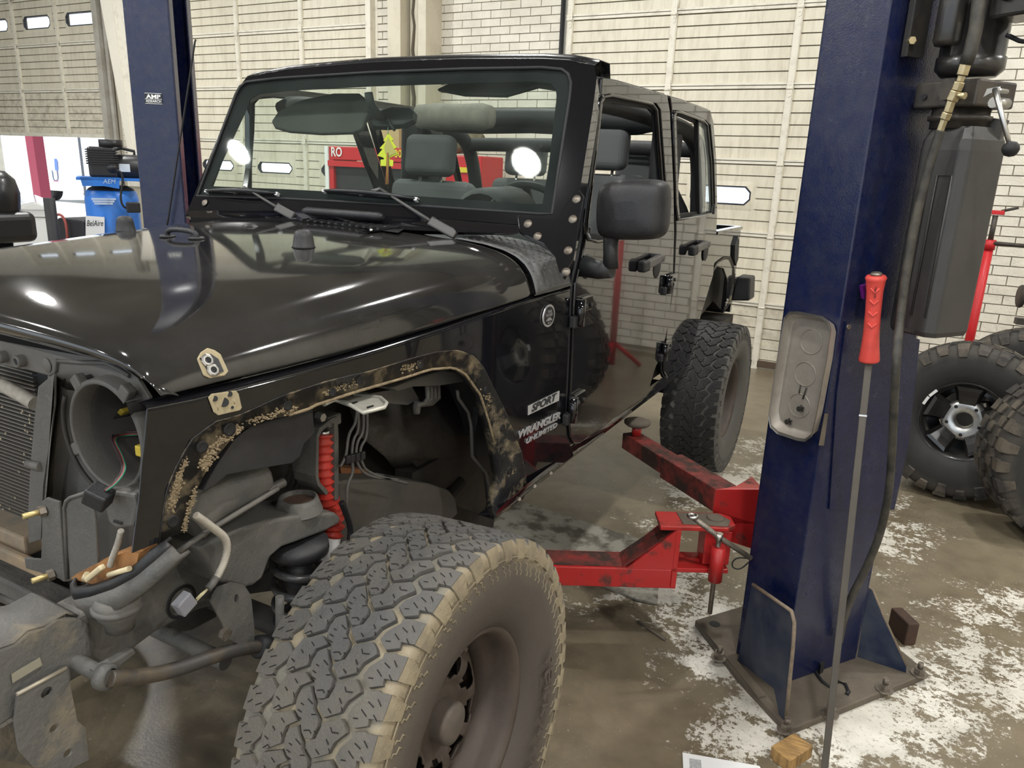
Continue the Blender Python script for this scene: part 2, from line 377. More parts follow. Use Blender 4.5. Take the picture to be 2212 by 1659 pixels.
bay_door('door_3', 'closed cream ribbed bay door beside the lift post', -3.44, -.06, (-3.395, -2.35, -1.25, -.10), 4.50, 7, .6465, [(-3.15, -2.62, 1.53, 1.675), (-2.03, -1.49, 1.53, 1.675), (-1.03, -.48, 1.53, 1.675)], 4, (6,))
tag(obj('trim_1', MB().box((-1.75, YW + .04, .05), (3.4, .06, .06)), mat('bottom_seal', (.09, .06, .04), .8)), 'brown bottom seal below the closed bay door', kind='structure')
tag(obj('trim_2', MB().box((-12.2, YW + .05, 1.985), (3.2, .07, .05)), M_stile), 'bottom bar of the raised bay door', kind='structure')
tag(obj('trim_3', MB().box((-3.47, YW - .0, 2.3), (.022, .06, 4.6)), M_black), 'dark jamb gap at the edge of the bay door', kind='structure')
tag(obj('trim_4', MB().box((-5.795, YW - .05, 2.3), (.07, .10, 4.6)).box((-5.745, YW - .01, 2.3), (.04, .02, 4.6)), M_stile, bevel=.003), 'steel track beside the closed bay door', kind='structure')
tag(obj('trim_5', MB().box((-10.52, YW - .05, 2.3), (.11, .10, 4.6)).box((-10.42, YW - .02, 2.3), (.06, .04, 4.6)), mat('grey_track', (.45, .43, .38), .5, dirt=(.2, .17, .12), amt=.5, scale=5)), 'steel track beside the raised bay door', kind='structure')
# steel columns of the building frame
mb = MB().box((-5.29, YW - .15, 2.3), (.17, .3, 4.6)); mb2 = MB().box((-5.08, YW - .10, 2.3), (.20, .12, 4.6)); mb3 = MB().box((-4.93, YW - .15, 2.3), (.10, .3, 4.6))
c1 = tag(obj('trim_6', mb, M_column, bevel=.006), 'cream steel building column between the brick panels', kind='structure'); obj('web', mb2, M_column, c1); obj('flange', mb3, M_column, c1, bevel=.004)
obj('caulk', MB().tube([(-5.13 + .012 * math.sin(q * 2.1), YW - .17, .9 + q * .12) for q in range(28)], [.012 + .008 * abs(math.sin(q * 3.3)) for q in range(28)], 6), mat('caulk', (.10, .085, .06), .8), c1)
tag(obj('trim_7', MB().cyl((-5.52, YW - .03, .3), (-5.52, YW - .03, 4.6), .012, 8), M_stile), 'thin painted conduit on the brick strip', kind='structure')
p = [PYp(x, y, YW - .35) for x, y in ((215, -60), (288, 345), (330, 345), (330, -60))]
tp = MB().prism([p[0], p[1], p[2], p[3]], (0, .33, 0))
c2 = tag(obj('trim_8', tp, M_stile), 'tapered cream steel frame column behind the blue post', kind='structure')
p = [PYp(x, y, YW - .36) for x, y in ((205, -60), (279, 345), (289, 345), (232, -60))]
obj('flange', MB().prism(p, (0, .02, 0)), mat('column_light', (.74, .70, .60), .5), c2)
# ================================================================ LAMPS
M_tube = mat('lamp_diffuser', (.9, .9, .88), .4, emit=(1., .995, .965), estr=LAMP_E)
M_lampbody = mat('lamp_housing', (.75, .75, .74), .4)
def ceiling_light(x, y, label, r_=.10, z=4.70):
    r = empty('ceiling_light', (x, y, z), label, 'light', 'round high-bay lights of the shop')
    obj('housing', MB().lathe([(r_ + .03, .0), (r_ + .03, .03), (r_ * .6, .10), (r_ * .5, .18), (0, .18)], (x, y, z), (0, 0, 1), 28), M_lampbody, r)
    obj('diffuser', MB().lathe([(0, -.012), (r_, -.012), (r_, .01)], (x, y, z), (0, 0, 1), 28), M_tube, r)
    obj('hanger', MB().cyl((x, y, z + .17), (x, y, 5.0), .01, 6), M_lampbody, r)
# ================================================================ TWO POST LIFT
M_blue = mat('blue_lift_paint', (.004, .0085, .044), .22, dirt=(.014, .019, .05), amt=.6, scale=9, thr=.58, soft=.12, drough=.36, bump=.15, bscale=220, coat=.15, dirt2=(.05, .045, .045), amt2=.2, scale2=30)
M_bluedusty = mat('blue_dusty_paint', (.006, .013, .042), .45, dirt=(.06, .068, .08), amt=.7, scale=9, thr=.5, soft=.16, drough=.75)
M_red = mat('red_lift_paint', (.42, .018, .018), .38, dirt=(.045, .03, .022), amt=.9, scale=10, thr=.62, soft=.05, drough=.8, coat=.2)
M_redgrime = mat('grimy_red_paint', (.22, .03, .025), .5, dirt=(.03, .022, .016), amt=.95, scale=11, thr=.47, soft=.10, drough=.85)
M_plate = mat('dirty_steel_plate', (.085, .068, .052), .75, dirt=(.18, .15, .11), amt=.6, scale=5, thr=.55, soft=.2, bump=.25, bscale=60)
M_edge = mat('worn_edge', (.25, .19, .13), .6, dirt=(.1, .08, .06), amt=.7, scale=30)
A_, B_, C_ = Vector((-.378, 2.643, 0)), Vector((-.19, 2.54, 0)), Vector((.03, 2.85, 0))
nW = Vector((.815, -.58, 0)); tW = Vector((.58, .815, 0)); nF = Vector((-.48, -.877, 0)).normalized()
D_ = C_ + (A_ - B_)
def lift_post(mx, label):
    # mx: maps a point to its place (identity or mirrored)
    r = empty('lift_post', mx(Vector((-.16, 2.78, 0))), label, 'lift post', 'posts of the car lift')
    th = .012; zt = 4.1
    def plate(p, q, nin, mat_, name):
        mb = MB().prism([mx(v) for v in (p, q, q + Vector((0, 0, zt)), p + Vector((0, 0, zt)))], mx(p + nin * th) - mx(p)); return obj(name, mb, mat_, r, bevel=.004)
    plate(A_ + Vector((0, 0, .025)), B_ + Vector((0, 0, .025)), -nF, M_blue, 'front_flange')
    plate(B_ + Vector((0, 0, .025)), C_ + Vector((0, 0, .025)), -nW, M_blue, 'web')
    plate(C_ + Vector((0, 0, .025)), D_ + Vector((0, 0, .025)), nF, M_blue, 'rear_flange')
    # inward lips of the channel
    lipdir = (C_ - B_).normalized()
    plate(A_ + Vector((0, 0, .025)), A_ + lipdir * .07 + Vector((0, 0, .025)), (B_ - A_).normalized(), M_blue, 'lip')
    plate(D_ + Vector((0, 0, .025)), D_ - lipdir * .07 + Vector((0, 0, .025)), (B_ - A_).normalized(), M_blue, 'lip')
    # carriage inside the channel
    cc = (A_ + D_) / 2 + (B_ - A_) * .45
    ca = MB()
    pts = [cc + lipdir * u + (A_ - B_).normalized() * w for u, w in ((-.14, -.06), (.14, -.06), (.14, .09), (-.14, .09))]
    ca.prism([mx(p + Vector((0, 0, .36))) for p in pts], (0, 0, .9)); obj('carriage', ca, M_redgrime, r)
    return r
idm = lambda v: Vector(v)
mir = lambda v: Vector((-3.66 - v[0], v[1], v[2]))
postR = lift_post(idm, 'blue lift post with a hydraulic unit bolted to its side')
postL = lift_post(mir, 'blue lift post standing beyond the hood')
# sticker on the far post
fo = mir(B_); fd = (mir(A_) - mir(B_)).normalized(); fn = Vector((fd.y, -fd.x, 0)); 
if fn.y > 0: fn = -fn
sc = PN(332, 213, fo, fn); s0 = PN(313, 213, fo, fn); s1 = PN(351, 213, fo, fn); sw = (s1 - s0).length; sh = (PN(332, 201, fo, fn) - PN(332, 225, fo, fn)).length
stk = MB().prism([sc + fd * (a * sw / 2) + Vector((0, 0, b * sh / 2)) + fn * .001 for a, b in ((-1, -1), (1, -1), (1, 1), (-1, 1))], fn * .001)
so = obj('sticker', stk, mat('sticker_black', (.012, .012, .014), .4), postL)
M_wht = mat('white_print', (.85, .85, .83), .5)
place_text('lettering', 'AMP', M_wht, so, sc + Vector((0, 0, sh * .18)) + fn * .003, fd, (0, 0, 1), sw * .82, sh * .36, bold=.03)
place_text('lettering', 'RESEARCH', M_wht, so, sc - Vector((0, 0, sh * .24)) + fn * .003, fd, (0, 0, 1), sw * .84, sh * .24, bold=.01)
for q in (.46, -.04, -.46): obj('stripe', MB().box(sc + Vector((0, 0, sh * q)) + fn * .003, (sw * .96, .0015, sh * .035), Matrix((fd, -fn, Vector((0, 0, 1)))).transposed()), M_wht, so)
obj('release_cable', MB().tube([PN(423, 85, fo + fn * .03, fn), PN(421, 90, fo + fn * .03, fn), PN(364, 468, fo + fn * .03, fn), PN(355, 520, fo + fn * .03, fn)], .0045, 5), M_black, postL)
# base plate of the near post
P1, P2, P3 = PZp(1500, 1352, 0), PZp(1700, 1592, 0), PZp(2003, 1467, 0); P4 = P1 + P3 - P2
e12 = (P2 - P1).normalized()
poly = [P1, P1.lerp(P2, .55) + Vector((-.012, -.010, 0)), P2 - e12 * .02, P2 + (P3 - P2).normalized() * .02, P3 - (P3 - P2).normalized() * .015, P3 + (P4 - P3) * .05, P4]
obj('base_plate', MB().prism(poly, (0, 0, .028)), M_plate, postR, bevel=.004)
bp2 = [mir(p) for p in poly]; obj('base_plate', MB().prism(bp2, (0, 0, .028)), M_plate, postL)
q = [PZp(x, y, .0285) for x, y in ((1527, 1352), (1548, 1380), (1672, 1530), (1690, 1560))]
obj('weld_strip', MB().prism([PZp(x, y, .03) for x, y in ((1512, 1352), (1528, 1352), (1655, 1505), (1637, 1508))], (0, 0, .006)), M_plate, postR)
def anchor(px, py):
    c = PZp(px, py, .028); mb = MB(); mb.cyl(c, c + Vector((0, 0, .005)), .030, 16); mb.cyl(c + Vector((0, 0, .005)), c + Vector((0, 0, .026)), .020, 6, smooth=False); mb.cyl(c + Vector((0, 0, .026)), c + Vector((0, 0, .048)), .010, 10)
    obj('anchor_bolt', mb, M_bolt, postR)
for px, py in ((1553, 1421), (1698, 1577), (1910, 1490), (1985, 1456), (1792, 1543)): anchor(px, py)
c = PZp(1544, 1348, .0285); obj('bolt_hole', MB().cyl(c, c + Vector((0, 0, .001)), .022, 16), M_black, postR)
def vplane(a, b, zz=.03):
    a = PZp(*a, zz); b = PZp(*b, zz); n = (b - a).cross(Vector((0, 0, 1))).normalized()
    if n.y > 0: n = -n
    return a, n
pa, pn = vplane((1593, 1427), (1697, 1560))
g = [PN(x, y, pa, pn) for x, y in ((1594, 1427), (1600, 1395), (1624, 1263), (1707, 1321), (1713, 1345), (1710, 1400), (1703, 1470), (1694, 1562), (1683, 1545), (1672, 1488))]
obj('gusset', MB().prism(g, -pn * .012), M_bluedusty, postR)
obj('gusset_edge', MB().tube([p + pn * .001 - pn * .006 for p in g[2:8]], .007, 6), M_edge, postR)
pa, pn = vplane((1852, 1418), (1957, 1453))
g = [PN(x, y, pa, pn) for x, y in ((1852, 1419), (1873, 1268), (1884, 1275), (1906, 1330), (1957, 1440), (1957, 1453))]
obj('gusset', MB().prism(g, -pn * .012), M_bluedusty, postR)
obj('gusset_edge', MB().tube([p - pn * .006 for p in g[1:5]], .006, 6), M_edge, postR)
# slot with its bent strap at the foot of the web
arc = [PZp(x, y, .031) for x, y in ((1764, 1442), (1764, 1455), (1776, 1472), (1792, 1484), (1810, 1472), (1826, 1478), (1833, 1494), (1829, 1500))]
obj('floor_slot', MB().tube(arc, .007, 6), M_black, postR)
obj('slot_shade_box', MB().prism([PZp(x, y, .029) for x, y in ((1762, 1438), (1778, 1432), (1778, 1452), (1770, 1458))], (0, 0, .04)), M_black, postR)  # black block stands in for the shadow inside the slot
# scuff guard panel on the web
gp = [PN(x, y, B_ + nW * .002, nW) for x, y in ((1826, 695), (1870, 700), (1985, 733), (1960, 960), (1930, 1100), (1790, 1100), (1806, 850))]
obj('guard_panel', MB().prism(gp, nW * .004), M_blue, postR)
for px, py in ((1833, 706),): 
    c = PN(px, py, B_ + nW * .008, nW); obj('screw', MB().cyl(c - nW * .004, c + nW * .003, .008, 10), M_bolt, postR)
# taped-over strips on the post
for poly in (((1781, 893), (1788, 893), (1779, 962), (1768, 962)),):
    obj('tape_strip', MB().prism([PN(x, y, B_ + nW * .001, nW) for x, y in poly], nW * .002), M_plate, postR)
# ---- hydraulic power unit
def nt(a, b, z): return B_ + nW * a + tW * b + Vector((0, 0, z))
M_plastic = mat('black_plastic_tank', (.028, .027, .026), .42, dirt=(.07, .065, .06), amt=.5, scale=5, thr=.5, soft=.25, bump=.05, bscale=200)
M_motor = mat('motor_black', (.022, .021, .02), .32, dirt=(.09, .07, .05), amt=.3, scale=14, thr=.6, coat=.3)
M_castiron = mat('cast_block', (.035, .032, .029), .5, .3, dirt=(.10, .08, .06), amt=.5, scale=18)
M_brass = mat('brass_fitting', (.55, .46, .28), .35, .9, dirt=(.25, .2, .12), amt=.6, scale=50)
a0, b0, a1, b1 = .055, .135, .215, .325
ac, bc = (a0 + a1) / 2, (b0 + b1) / 2
pu = empty('hydraulic_power_unit', nt(ac, bc, 1.27), 'black hydraulic power unit with motor and oil tank on the blue post', 'power unit')
zb, zt2 = PN(2002, 731, nt(a1, b0, 0), -tW).z, PN(2103, 299, nt(a1, b0, 0), -tW).z
c = .022
sec = [(a0, b0 + c), (a0 + c, b0), (a1 - c, b0), (a1, b0 + c), (a1, b1 - c), (a1 - c, b1), (a0 + c, b1), (a0, b1 - c)]
tank = MB(); rows = []
for z, s in ((zb + .012, .93), (zb, .90)): pass
for z, s in ((zb, .94), (zb + .015, 1.), (zt2 - .03, 1.), (zt2, .97), (zt2 + .035, .80)):
    rows.append([nt(ac + (a - ac) * s, bc + (b - bc) * s, z) for a, b in sec])
tank.grid(rows, smooth=False, closev=True); tank.add(rows[0], [tuple(range(8))]); tank.add(rows[-1], [tuple(range(8))])
tk = obj('oil_tank', tank, M_plastic, pu, bevel=.006)
for aa in (a0 + .03, a1 - .055): pass
obj('rib', MB().prism([nt(a0 + .045, b0 - .001, zb + .05), nt(a0 + .062, b0 - .001, zb + .05), nt(a0 + .062, b0 - .001, zt2 - .10), nt(a0 + .045, b0 - .001, zt2 - .10)], -tW * .006), M_plastic, tk, bevel=.003)
obj('recess_frame', MB().tube([nt(a, b0 - .001, z) for a, z in ((a1 - .075, zb + .06), (a1 - .075, zt2 - .10), (a1 - .03, zt2 - .10), (a1 - .03, zb + .06))], .004, 6), M_plastic, tk)
obj('seam_clip', MB().box(nt(a0 + .08, b0 - .004, zb + .012), (.05, .006, .010), Matrix((nW, tW, Vector((0, 0, 1)))).transposed()), M_plastic, tk)
obj('filler_cap', MB().cyl(nt(a1 - .03, b1 - .05, zt2 + .005), nt(a1 - .02, b1 - .05, zt2 + .06), .028, 8, smooth=False), M_plastic, pu)
# neck, valve block and motor
mo = nt(ac - .012, bc - .02, 0)
obj('neck', MB().lathe([(.0, 0), (.075, 0), (.075, .02), (.083, .022), (.083, .034), (.075, .036), (.075, .055), (.0, .055)], mo + Vector((0, 0, zt2 + .03)), (0, 0, 1), 28), M_castiron, pu)
zv = zt2 + .085; Mnt = Matrix((nW, tW, Vector((0, 0, 1)))).transposed()
vb = MB().box(mo + Vector((0, 0, zv + .035)), (.19, .17, .07), Mnt); obj('valve_block', vb, M_castiron, pu, bevel=.006)
obj('valve_cap', MB().cyl(mo - tW * .085 + nW * .02 + Vector((0, 0, zv + .045)), mo - tW * .105 + nW * .02 + Vector((0, 0, zv + .045)), .032, 6, smooth=False), M_castiron, pu)
obj('plug', MB().cyl(mo - tW * .085 - nW * .06 + Vector((0, 0, zv + .03)), mo - tW * .092 - nW * .06 + Vector((0, 0, zv + .03)), .008, 10), M_black, pu)
zm = zv + .085
obj('motor', MB().lathe([(0, 0), (.07, 0), (.088, .018), (.088, .05), (.083, .052), (.083, .5), (0, .5)], mo + Vector((0, 0, zm)), (0, 0, 1), 36), M_motor, pu)
cp = mo - tW * .095 - nW * .015
obj('capacitor_cover', MB().lathe([(0, 0), (.030, 0), (.036, .012), (.036, .17), (.030, .185), (0, .185)], cp + Vector((0, 0, zm + .075)), (0, 0, 1), 18), M_motor, pu)
obj('switch_box', MB().box(mo + nW * .15 - tW * .03 + Vector((0, 0, zm + .25)), (.13, .12, .24), Mnt), M_motor, pu, bevel=.008)
bt = mo + nW * .13 - tW * .092 + Vector((0, 0, zm + .19)); obj('switch_button', MB().lathe([(.0, .004), (.018, .004), (.019, .012), (.023, .012), (.023, 0)], bt, -tW, 20), M_black, pu)
br = MB().prism([nt(.02, b, z) for b, z in ((.05, zm + .05), (.12, zm + .05), (.12, zm + .5), (.05, zm + .5))], nW * .02); obj('mount_bracket', br, M_motor, pu)
for z in (zm + .09, zm + .24): obj('mount_bolt', MB().cyl(nt(.03, .06, z), nt(.05, .05, z), .011, 6, smooth=False), M_brass, pu)
# release lever with ball
l0 = PN(2150, 195, mo + nW * .10 - tW * .10, -tW); l1 = PN(2183, 322, mo + nW * .10 - tW * .10, -tW)
lv = obj('release_lever', MB().tube([l0 + tW * .05, l0, l0.lerp(l1, .25), l1], [.006, .008, .007, .006], 10), M_chrome, pu)
obj('lever_knob', MB().lathe([(0, -.02), (.012, -.017), (.019, -.007), (.021, .0), (.019, .009), (.011, .018), (0, .02)], l1, (0, 0, 1), 16), M_black, lv)
obj('lever_plate', MB().prism([PN(x, y, mo + nW * .10 - tW * .095, -tW) for x, y in ((2126, 210), (2134, 192), (2160, 187), (2163, 195), (2140, 202))], -tW * .004), M_chrome, pu)
obj('lever_hub', MB().cyl(l0 + tW * .06 - Vector((0, 0, .03)), l0 - Vector((0, 0, .03)), .014, 10), M_chrome, pu)
# fittings and hose
fp = lambda x, y, k=.12: PN(x, y, mo - tW * k, -tW)
mb = MB()
ft = empty('hydraulic_hose', fp(2092, 60), 'black rubber hydraulic hose with brass fittings running down the blue post', 'hose')
segs = [((2086, 138), (2078, 163), .016), ((2078, 163), (2073, 177), .011), ((2073, 177), (2066, 196), .015), ((2066, 196), (2056, 218), .017), ((2056, 218), (2047, 243), .013), ((2047, 243), (2040, 258), .015), ((2040, 258), (2030, 285), .011)]
for p, q, rr in segs: obj('fitting', MB().cyl(fp(*p), fp(*q), rr, 6, smooth=False), M_brass, ft, bevel=.002)
obj('fitting', MB().cyl(fp(2062, 206), fp(2085, 207), .009, 8), M_brass, ft)
M_hose = mat('hose_rubber', (.022, .021, .019), .55, dirt=(.12, .105, .08), amt=.55, scale=16, thr=.5)
hp = [fp(x, y) for x, y in ((2122, -60), (2115, 0), (2108, 60), (2095, 115), (2086, 140))]
obj('upper_hose', MB().tube(hp, .017, 12), M_hose, ft)
low = [(2032, 282), (2018, 320), (1996, 400), (1972, 500), (1956, 600), (1943, 700)]
pts = [fp(x, y, .13) for x, y in low]
base = [(1936, 780), (1930, 900), (1926, 1000), (1918, 1080), (1900, 1160), (1868, 1235), (1838, 1290), (1822, 1340), (1813, 1385)]
d0 = (pts[-1] - CAMP).length; tail = []
pend = PZp(1813, 1385, .03); 
for (x, y), a_ in zip(base, (.20, .18, .165, .15, .12, .085, .055, .035, .025)): tail.append(PN(x, y, nt(a_, 0, 0), nW))
def smooth_path(P, it=2):
    for _ in range(it):
        Q = [P[0]]
        for i in range(len(P) - 1): Q += [P[i].lerp(P[i + 1], .25), P[i].lerp(P[i + 1], .75)]
        Q.append(P[-1]); P = Q
    return P
obj('lower_hose', MB().tube(smooth_path(pts + tail), .013, 10), M_hose, ft)
cable = smooth_path([mo + nW * .09 + Vector((0, 0, zm + .10)), mo + nW * .15 + Vector((0, 0, zm + .07)), mo + nW * .22 + Vector((0, 0, zm + .10)), mo + nW * .26 + Vector((0, 0, zm + .3))])
obj('power_cable', MB().tube(cable, .006, 8), M_black, pu)
# ---- pry bar leaning on the post
b0_ = PZp(1779, 1680, 0); t0_ = PN(1877, 780, nt(.07, 0, 0), nW); tdir = (t0_ - b0_).normalized()
h1 = PN(1893, 592, nt(.07, 0, 0), nW); h1 = t0_ + (h1 - t0_)
pry = empty('pry_bar', b0_, 'long steel pry bar with a red ribbed handle leaning on the blue post', 'pry bar')
M_pry = mat('pry_steel', (.095, .083, .068), .5, .2, dirt=(.075, .062, .048), amt=.7, scale=9, thr=.45)
view = (CAMP - t0_).normalized(); side = tdir.cross(view).normalized(); frt = side.cross(tdir).normalized()
obj('shaft', MB().bar(b0_, t0_ + tdir * .05, .021, .014, up=frt), M_pry, pry, bevel=.002)
obj('shaft_joint', MB().bar(t0_.lerp(b0_, .13), t0_.lerp(b0_, .134), .023, .017, up=frt), M_chrome, pry)
M_grip = mat('red_grip', (.70, .075, .06), .4, dirt=(.4, .05, .035), amt=.4, scale=20)
hl = (h1 - t0_).length; hd = (h1 - t0_).normalized(); prof = [(0, 0), (.030, 0), (.031, .006), (.026, .05), (.0235, .09), (.0225, .15), (.0235, hl * .8), (.028, hl * .93), (.031, hl - .012), (.026, hl - .004), (0, hl - .004)]
gr = obj('grip', MB().lathe(prof, t0_, hd, 20), M_grip, pry)
s2 = hd.cross(view).normalized(); f2 = s2.cross(hd).normalized()
if f2.dot(view) < 0: f2 = -f2
for k in range(4):
    cpt = t0_ + hd * (hl * .43 + k * .036) + f2 * .0225
    obj('chevron', MB().tube([cpt - s2 * .012 + hd * .010, cpt - hd * .004 + f2 * .002, cpt + s2 * .012 + hd * .010], .0032, 6), M_grip, gr)
place_text('lettering', 'snap-on', mat('grip_print', (.06, .01, .01), .6), gr, t0_ + hd * (hl * .82) + f2 * .0255, -hd, s2 if (-hd).cross(s2).dot(f2) > 0 else -s2, .036, .008)
obj('strike_cap', MB().lathe([(0, 0), (.017, 0), (.017, .006), (.012, .010), (0, .010)], t0_ + hd * (hl - .004), hd, 16), M_bolt, pry)
pt = [PN(x, y, nt(.012, 0, 0), nW) for x, y in ((1856, 616), (1870, 612), (1872, 640), (1860, 645))]
tag(obj('plastic_tab', MB().prism(pt, nW * .012), mat('purple_plastic', (.13, .012, .16), .4)), 'small purple plastic tab behind the red handle', 'tab')
# ---- magnetic parts tray on the front flange
M_tray = mat('tray_steel', (.40, .36, .31), .38, .45, dirt=(.22, .19, .16), amt=.7, scale=9, thr=.5, soft=.2, drough=.6)
tr_o = A_ + nF * .004
rim = [PN(x, y, tr_o + nF * .04, nF) for x, y in ((1690, 712), (1694, 690), (1705, 677), (1722, 676), (1775, 687), (1788, 697), (1793, 715), (1785, 775), (1762, 900), (1752, 940), (1738, 950), (1722, 948), (1680, 934), (1665, 920), (1661, 898), (1672, 820))]
ctr = sum(rim, Vector()) / len(rim)
def shr(k, off): return [ctr + (p - ctr) * k + nF * off for p in rim]
ty = empty('parts_tray', ctr - nF * .04, 'shallow steel magnetic tray stuck on the blue post', 'tray')
wall = MB().grid([shr(1.03, .0), shr(1.03, -.002), shr(.985, -.002)], smooth=False, closev=True); obj('rim', wall, M_chrome, ty)
wl_ = MB().grid([shr(1.0, -.001), shr(.93, -.036), shr(.90, -.037)], smooth=True, closev=True); obj('side_wall', wl_, M_tray, ty)
obj('outer_wall', MB().grid([shr(1.015, -.001), shr(.95, -.04)], smooth=True, closev=True), M_tray, ty)
fb = MB(); fb.add(shr(.905, -.037), [tuple(range(len(rim)))]); obj('tray_floor', fb, M_tray, ty)
e1 = (rim[3] - rim[11]).normalized(); e2 = nF.cross(e1).normalized()
for k in (.58, .0, -.58):
    cc = ctr + e1 * k * .16 - nF * .036; cc = ctr + (rim[3].lerp(rim[4], .5) - ctr) * k * .95 - nF * .036
    ring = [cc + (e1 * math.cos(a) * .040 + e2 * math.sin(a) * .040) for a in [2 * math.pi * i / 28 for i in range(28)]]
    obj('magnet_ring', MB().tube(ring, .0016, 6, closed=True), M_tray, ty)
M_clip = mat('clip_black', (.02, .017, .014), .6)
for i, (px, py) in enumerate(((1732, 882), (1706, 910))):
    cc = PN(px, py, ctr - nF * .036, nF); mb = MB()
    mb.cyl(cc, cc + nF * .018, .004, 8)
    for a in range(5): mb.cyl(cc + nF * .002, cc + nF * .004 + (e1 * math.cos(a * 1.26) + e2 * math.sin(a * 1.26)) * .011, .003, 6)
    mb.cyl(cc + nF * .014, cc + nF * .017, .009, 12)
    tag(obj('trim_clip', mb, M_clip), ('black plastic trim clip in the tray, higher of the two', 'black plastic trim clip in the tray, lower of the two')[i], 'clip', 'trim clips in the tray')
for i, ((x0, y0), (x1, y1)) in enumerate((((1729, 832), (1726, 850)), ((1742, 838), (1734, 862)))):
    tag(obj('cotter_pin', MB().tube([PN(x0, y0, ctr - nF * .034, nF), PN(x1, y1, ctr - nF * .034, nF)], .0018 + .0008 * i, 6), M_clip), ('thin bent pin lying in the tray', 'thicker dark pin lying in the tray')[i], 'pin', 'pins in the tray')
# ---- front lift arm (dropped, red)
ZL = .36
pL, pB, pR = PZp(1150, 1196, ZL), PZp(1358, 1193, ZL), PZp(1450, 1210, ZL)
ax = (pR - pL); ax.z = 0; ax.normalize(); ay = Vector((-ax.y, ax.x, 0))
# near top edge line
nl, nr = PZp(1150, 1224, ZL), PZp(1452, 1231, ZL)
pL = nl - ax * .15
def arm_box(p, q, w, h, name, m, parent, bv=.004):
    u = (q - p).normalized(); s = Vector((-u.y, u.x, 0)).normalized()
    return obj(name, MB().prism([p, q, q - Vector((0, 0, h)), p - Vector((0, 0, h))], s * w), m, parent, bevel=bv)
hA = (nr - PN(1452, 1272, nr, ay)).z
fa = arm_box(pL, nr, .13, hA, 'swing_arm', M_red, postR)
fa['label'] = 'bright red dropped lift arm'
gt = (nr - pL).normalized(); 
obj('grime_top', MB().prism([pL + ay * .012 + Vector((0, 0, .0005)), nr - gt * .14 + ay * .012 + Vector((0, 0, .0005)), nr - gt * .14 + ay * .12 + Vector((0, 0, .0005)), pL + ay * .12 + Vector((0, 0, .0005))], (0, 0, .002)), M_redgrime, fa)
up = PN(1448, 1146, nr, ay).z - nr.z
pz = nr + Vector((0, 0, up))
st0 = nr - gt * .17
obj('step_gusset', MB().prism([st0, nr, nr + Vector((0, 0, up)), ], ay * .012), M_red, fa)
obj('step_gusset', MB().prism([st0 + ay * .115, nr + ay * .115, nr + ay * .115 + Vector((0, 0, up))], ay * .012), M_red, fa)
obj('step_slope', MB().prism([st0 + ay * .012 - gt * .02, nr + Vector((0, 0, up - .004)) + ay * .012, nr + Vector((0, 0, up - .004)) + ay * .115, st0 + ay * .115 - gt * .02], (0, 0, -.01)), M_redgrime, fa)
obj('end_plate', MB().prism([nr - Vector((0, 0, hA)), nr + gt * .02 - Vector((0, 0, hA)), nr + gt * .02 + Vector((0, 0, up)), nr + Vector((0, 0, up))], ay * .13), M_red, fa, bevel=.002)
obj('yoke_top', MB().prism([pz, pz + gt * .19, pz + gt * .225 + ay * .03, pz + gt * .225 + ay * .10, pz + gt * .19 + ay * .13, pz - gt * .06 + ay * .13, pz - gt * .06], (0, 0, .016)), M_red, fa, bevel=.003)
obj('yoke_top_grime', MB().prism([pz + gt * .03 + ay * .02 + Vector((0, 0, .0165)), pz + gt * .19 + ay * .012 + Vector((0, 0, .0165)), pz + gt * .215 + ay * .06 + Vector((0, 0, .0165)), pz + gt * .18 + ay * .12 + Vector((0, 0, .0165)), pz + gt * .02 + ay * .12 + Vector((0, 0, .0165))], (0, 0, .0015)), M_plate, fa)
zl = pz - Vector((0, 0, up * .95)); obj('yoke_bottom', MB().prism([zl, zl + gt * .21, zl + gt * .21 + ay * .13, zl + ay * .13], (0, 0, -.018)), M_red, fa, bevel=.003)
obj('yoke_block', MB().box(pz + gt * .165 + ay * .07 - Vector((0, 0, up * .48)), (.10, .10, up * .86), Matrix((gt, ay, Vector((0, 0, 1)))).transposed()), M_red, fa, bevel=.004)
obj('pivot_pin', MB().cyl(pz + gt * .16 + ay * .075 - Vector((0, 0, up * .9)), pz + gt * .16 + ay * .075 + Vector((0, 0, .026)), .032, 24), M_plate, fa, bevel=.003)
lk = PN(1553, 1180, nr - ay * .02, ay)
obj('lock_boss', MB().cyl(lk, lk - Vector((0, 0, .14)), .026, 20), M_red, fa)
pk0 = PN(1553, 1165, nr - ay * .02, ay); pk1 = PZp(1533, 1330, .03) ; pk1 = Vector((pk0.x, pk0.y, PN(1540, 1325, nr - ay * .02, ay).z))
pk = obj('lock_pin', MB().tube([pk0 + Vector((0, 0, .0)), pk1], .009, 10), M_bolt, fa)
obj('lock_spring', MB().tube([pk0 + Vector((.012 * math.cos(a), .012 * math.sin(a), -.155 - a * .0012)) for a in [i * .5 for i in range(40)]], .002, 5), M_bolt, fa)
r0, r1, r2 = PN(1496, 1117, nr - ay * .045, ay), PN(1553, 1160, nr - ay * .045, ay), PN(1622, 1206, nr - ay * .045, ay)
rod = obj('release_rod', MB().tube([r0, r1, r2], .010, 12), M_bolt, fa)
obj('rod_eye', MB().tube([r0 + Vector((.016 * math.cos(a), .016 * math.sin(a), .004)) for a in [2 * math.pi * i / 16 for i in range(16)]], .006, 8, closed=True), M_chrome, fa)
obj('rod_knob', MB().cyl(r1 - Vector((0, 0, .012)), r1 + Vector((0, 0, .014)), .014, 10), M_chrome, fa)
wr = [PN(x, y, nr - ay * .03, ay) for x, y in ((1616, 1206), (1592, 1204), (1580, 1216), (1584, 1228), (1600, 1230), (1618, 1214))]
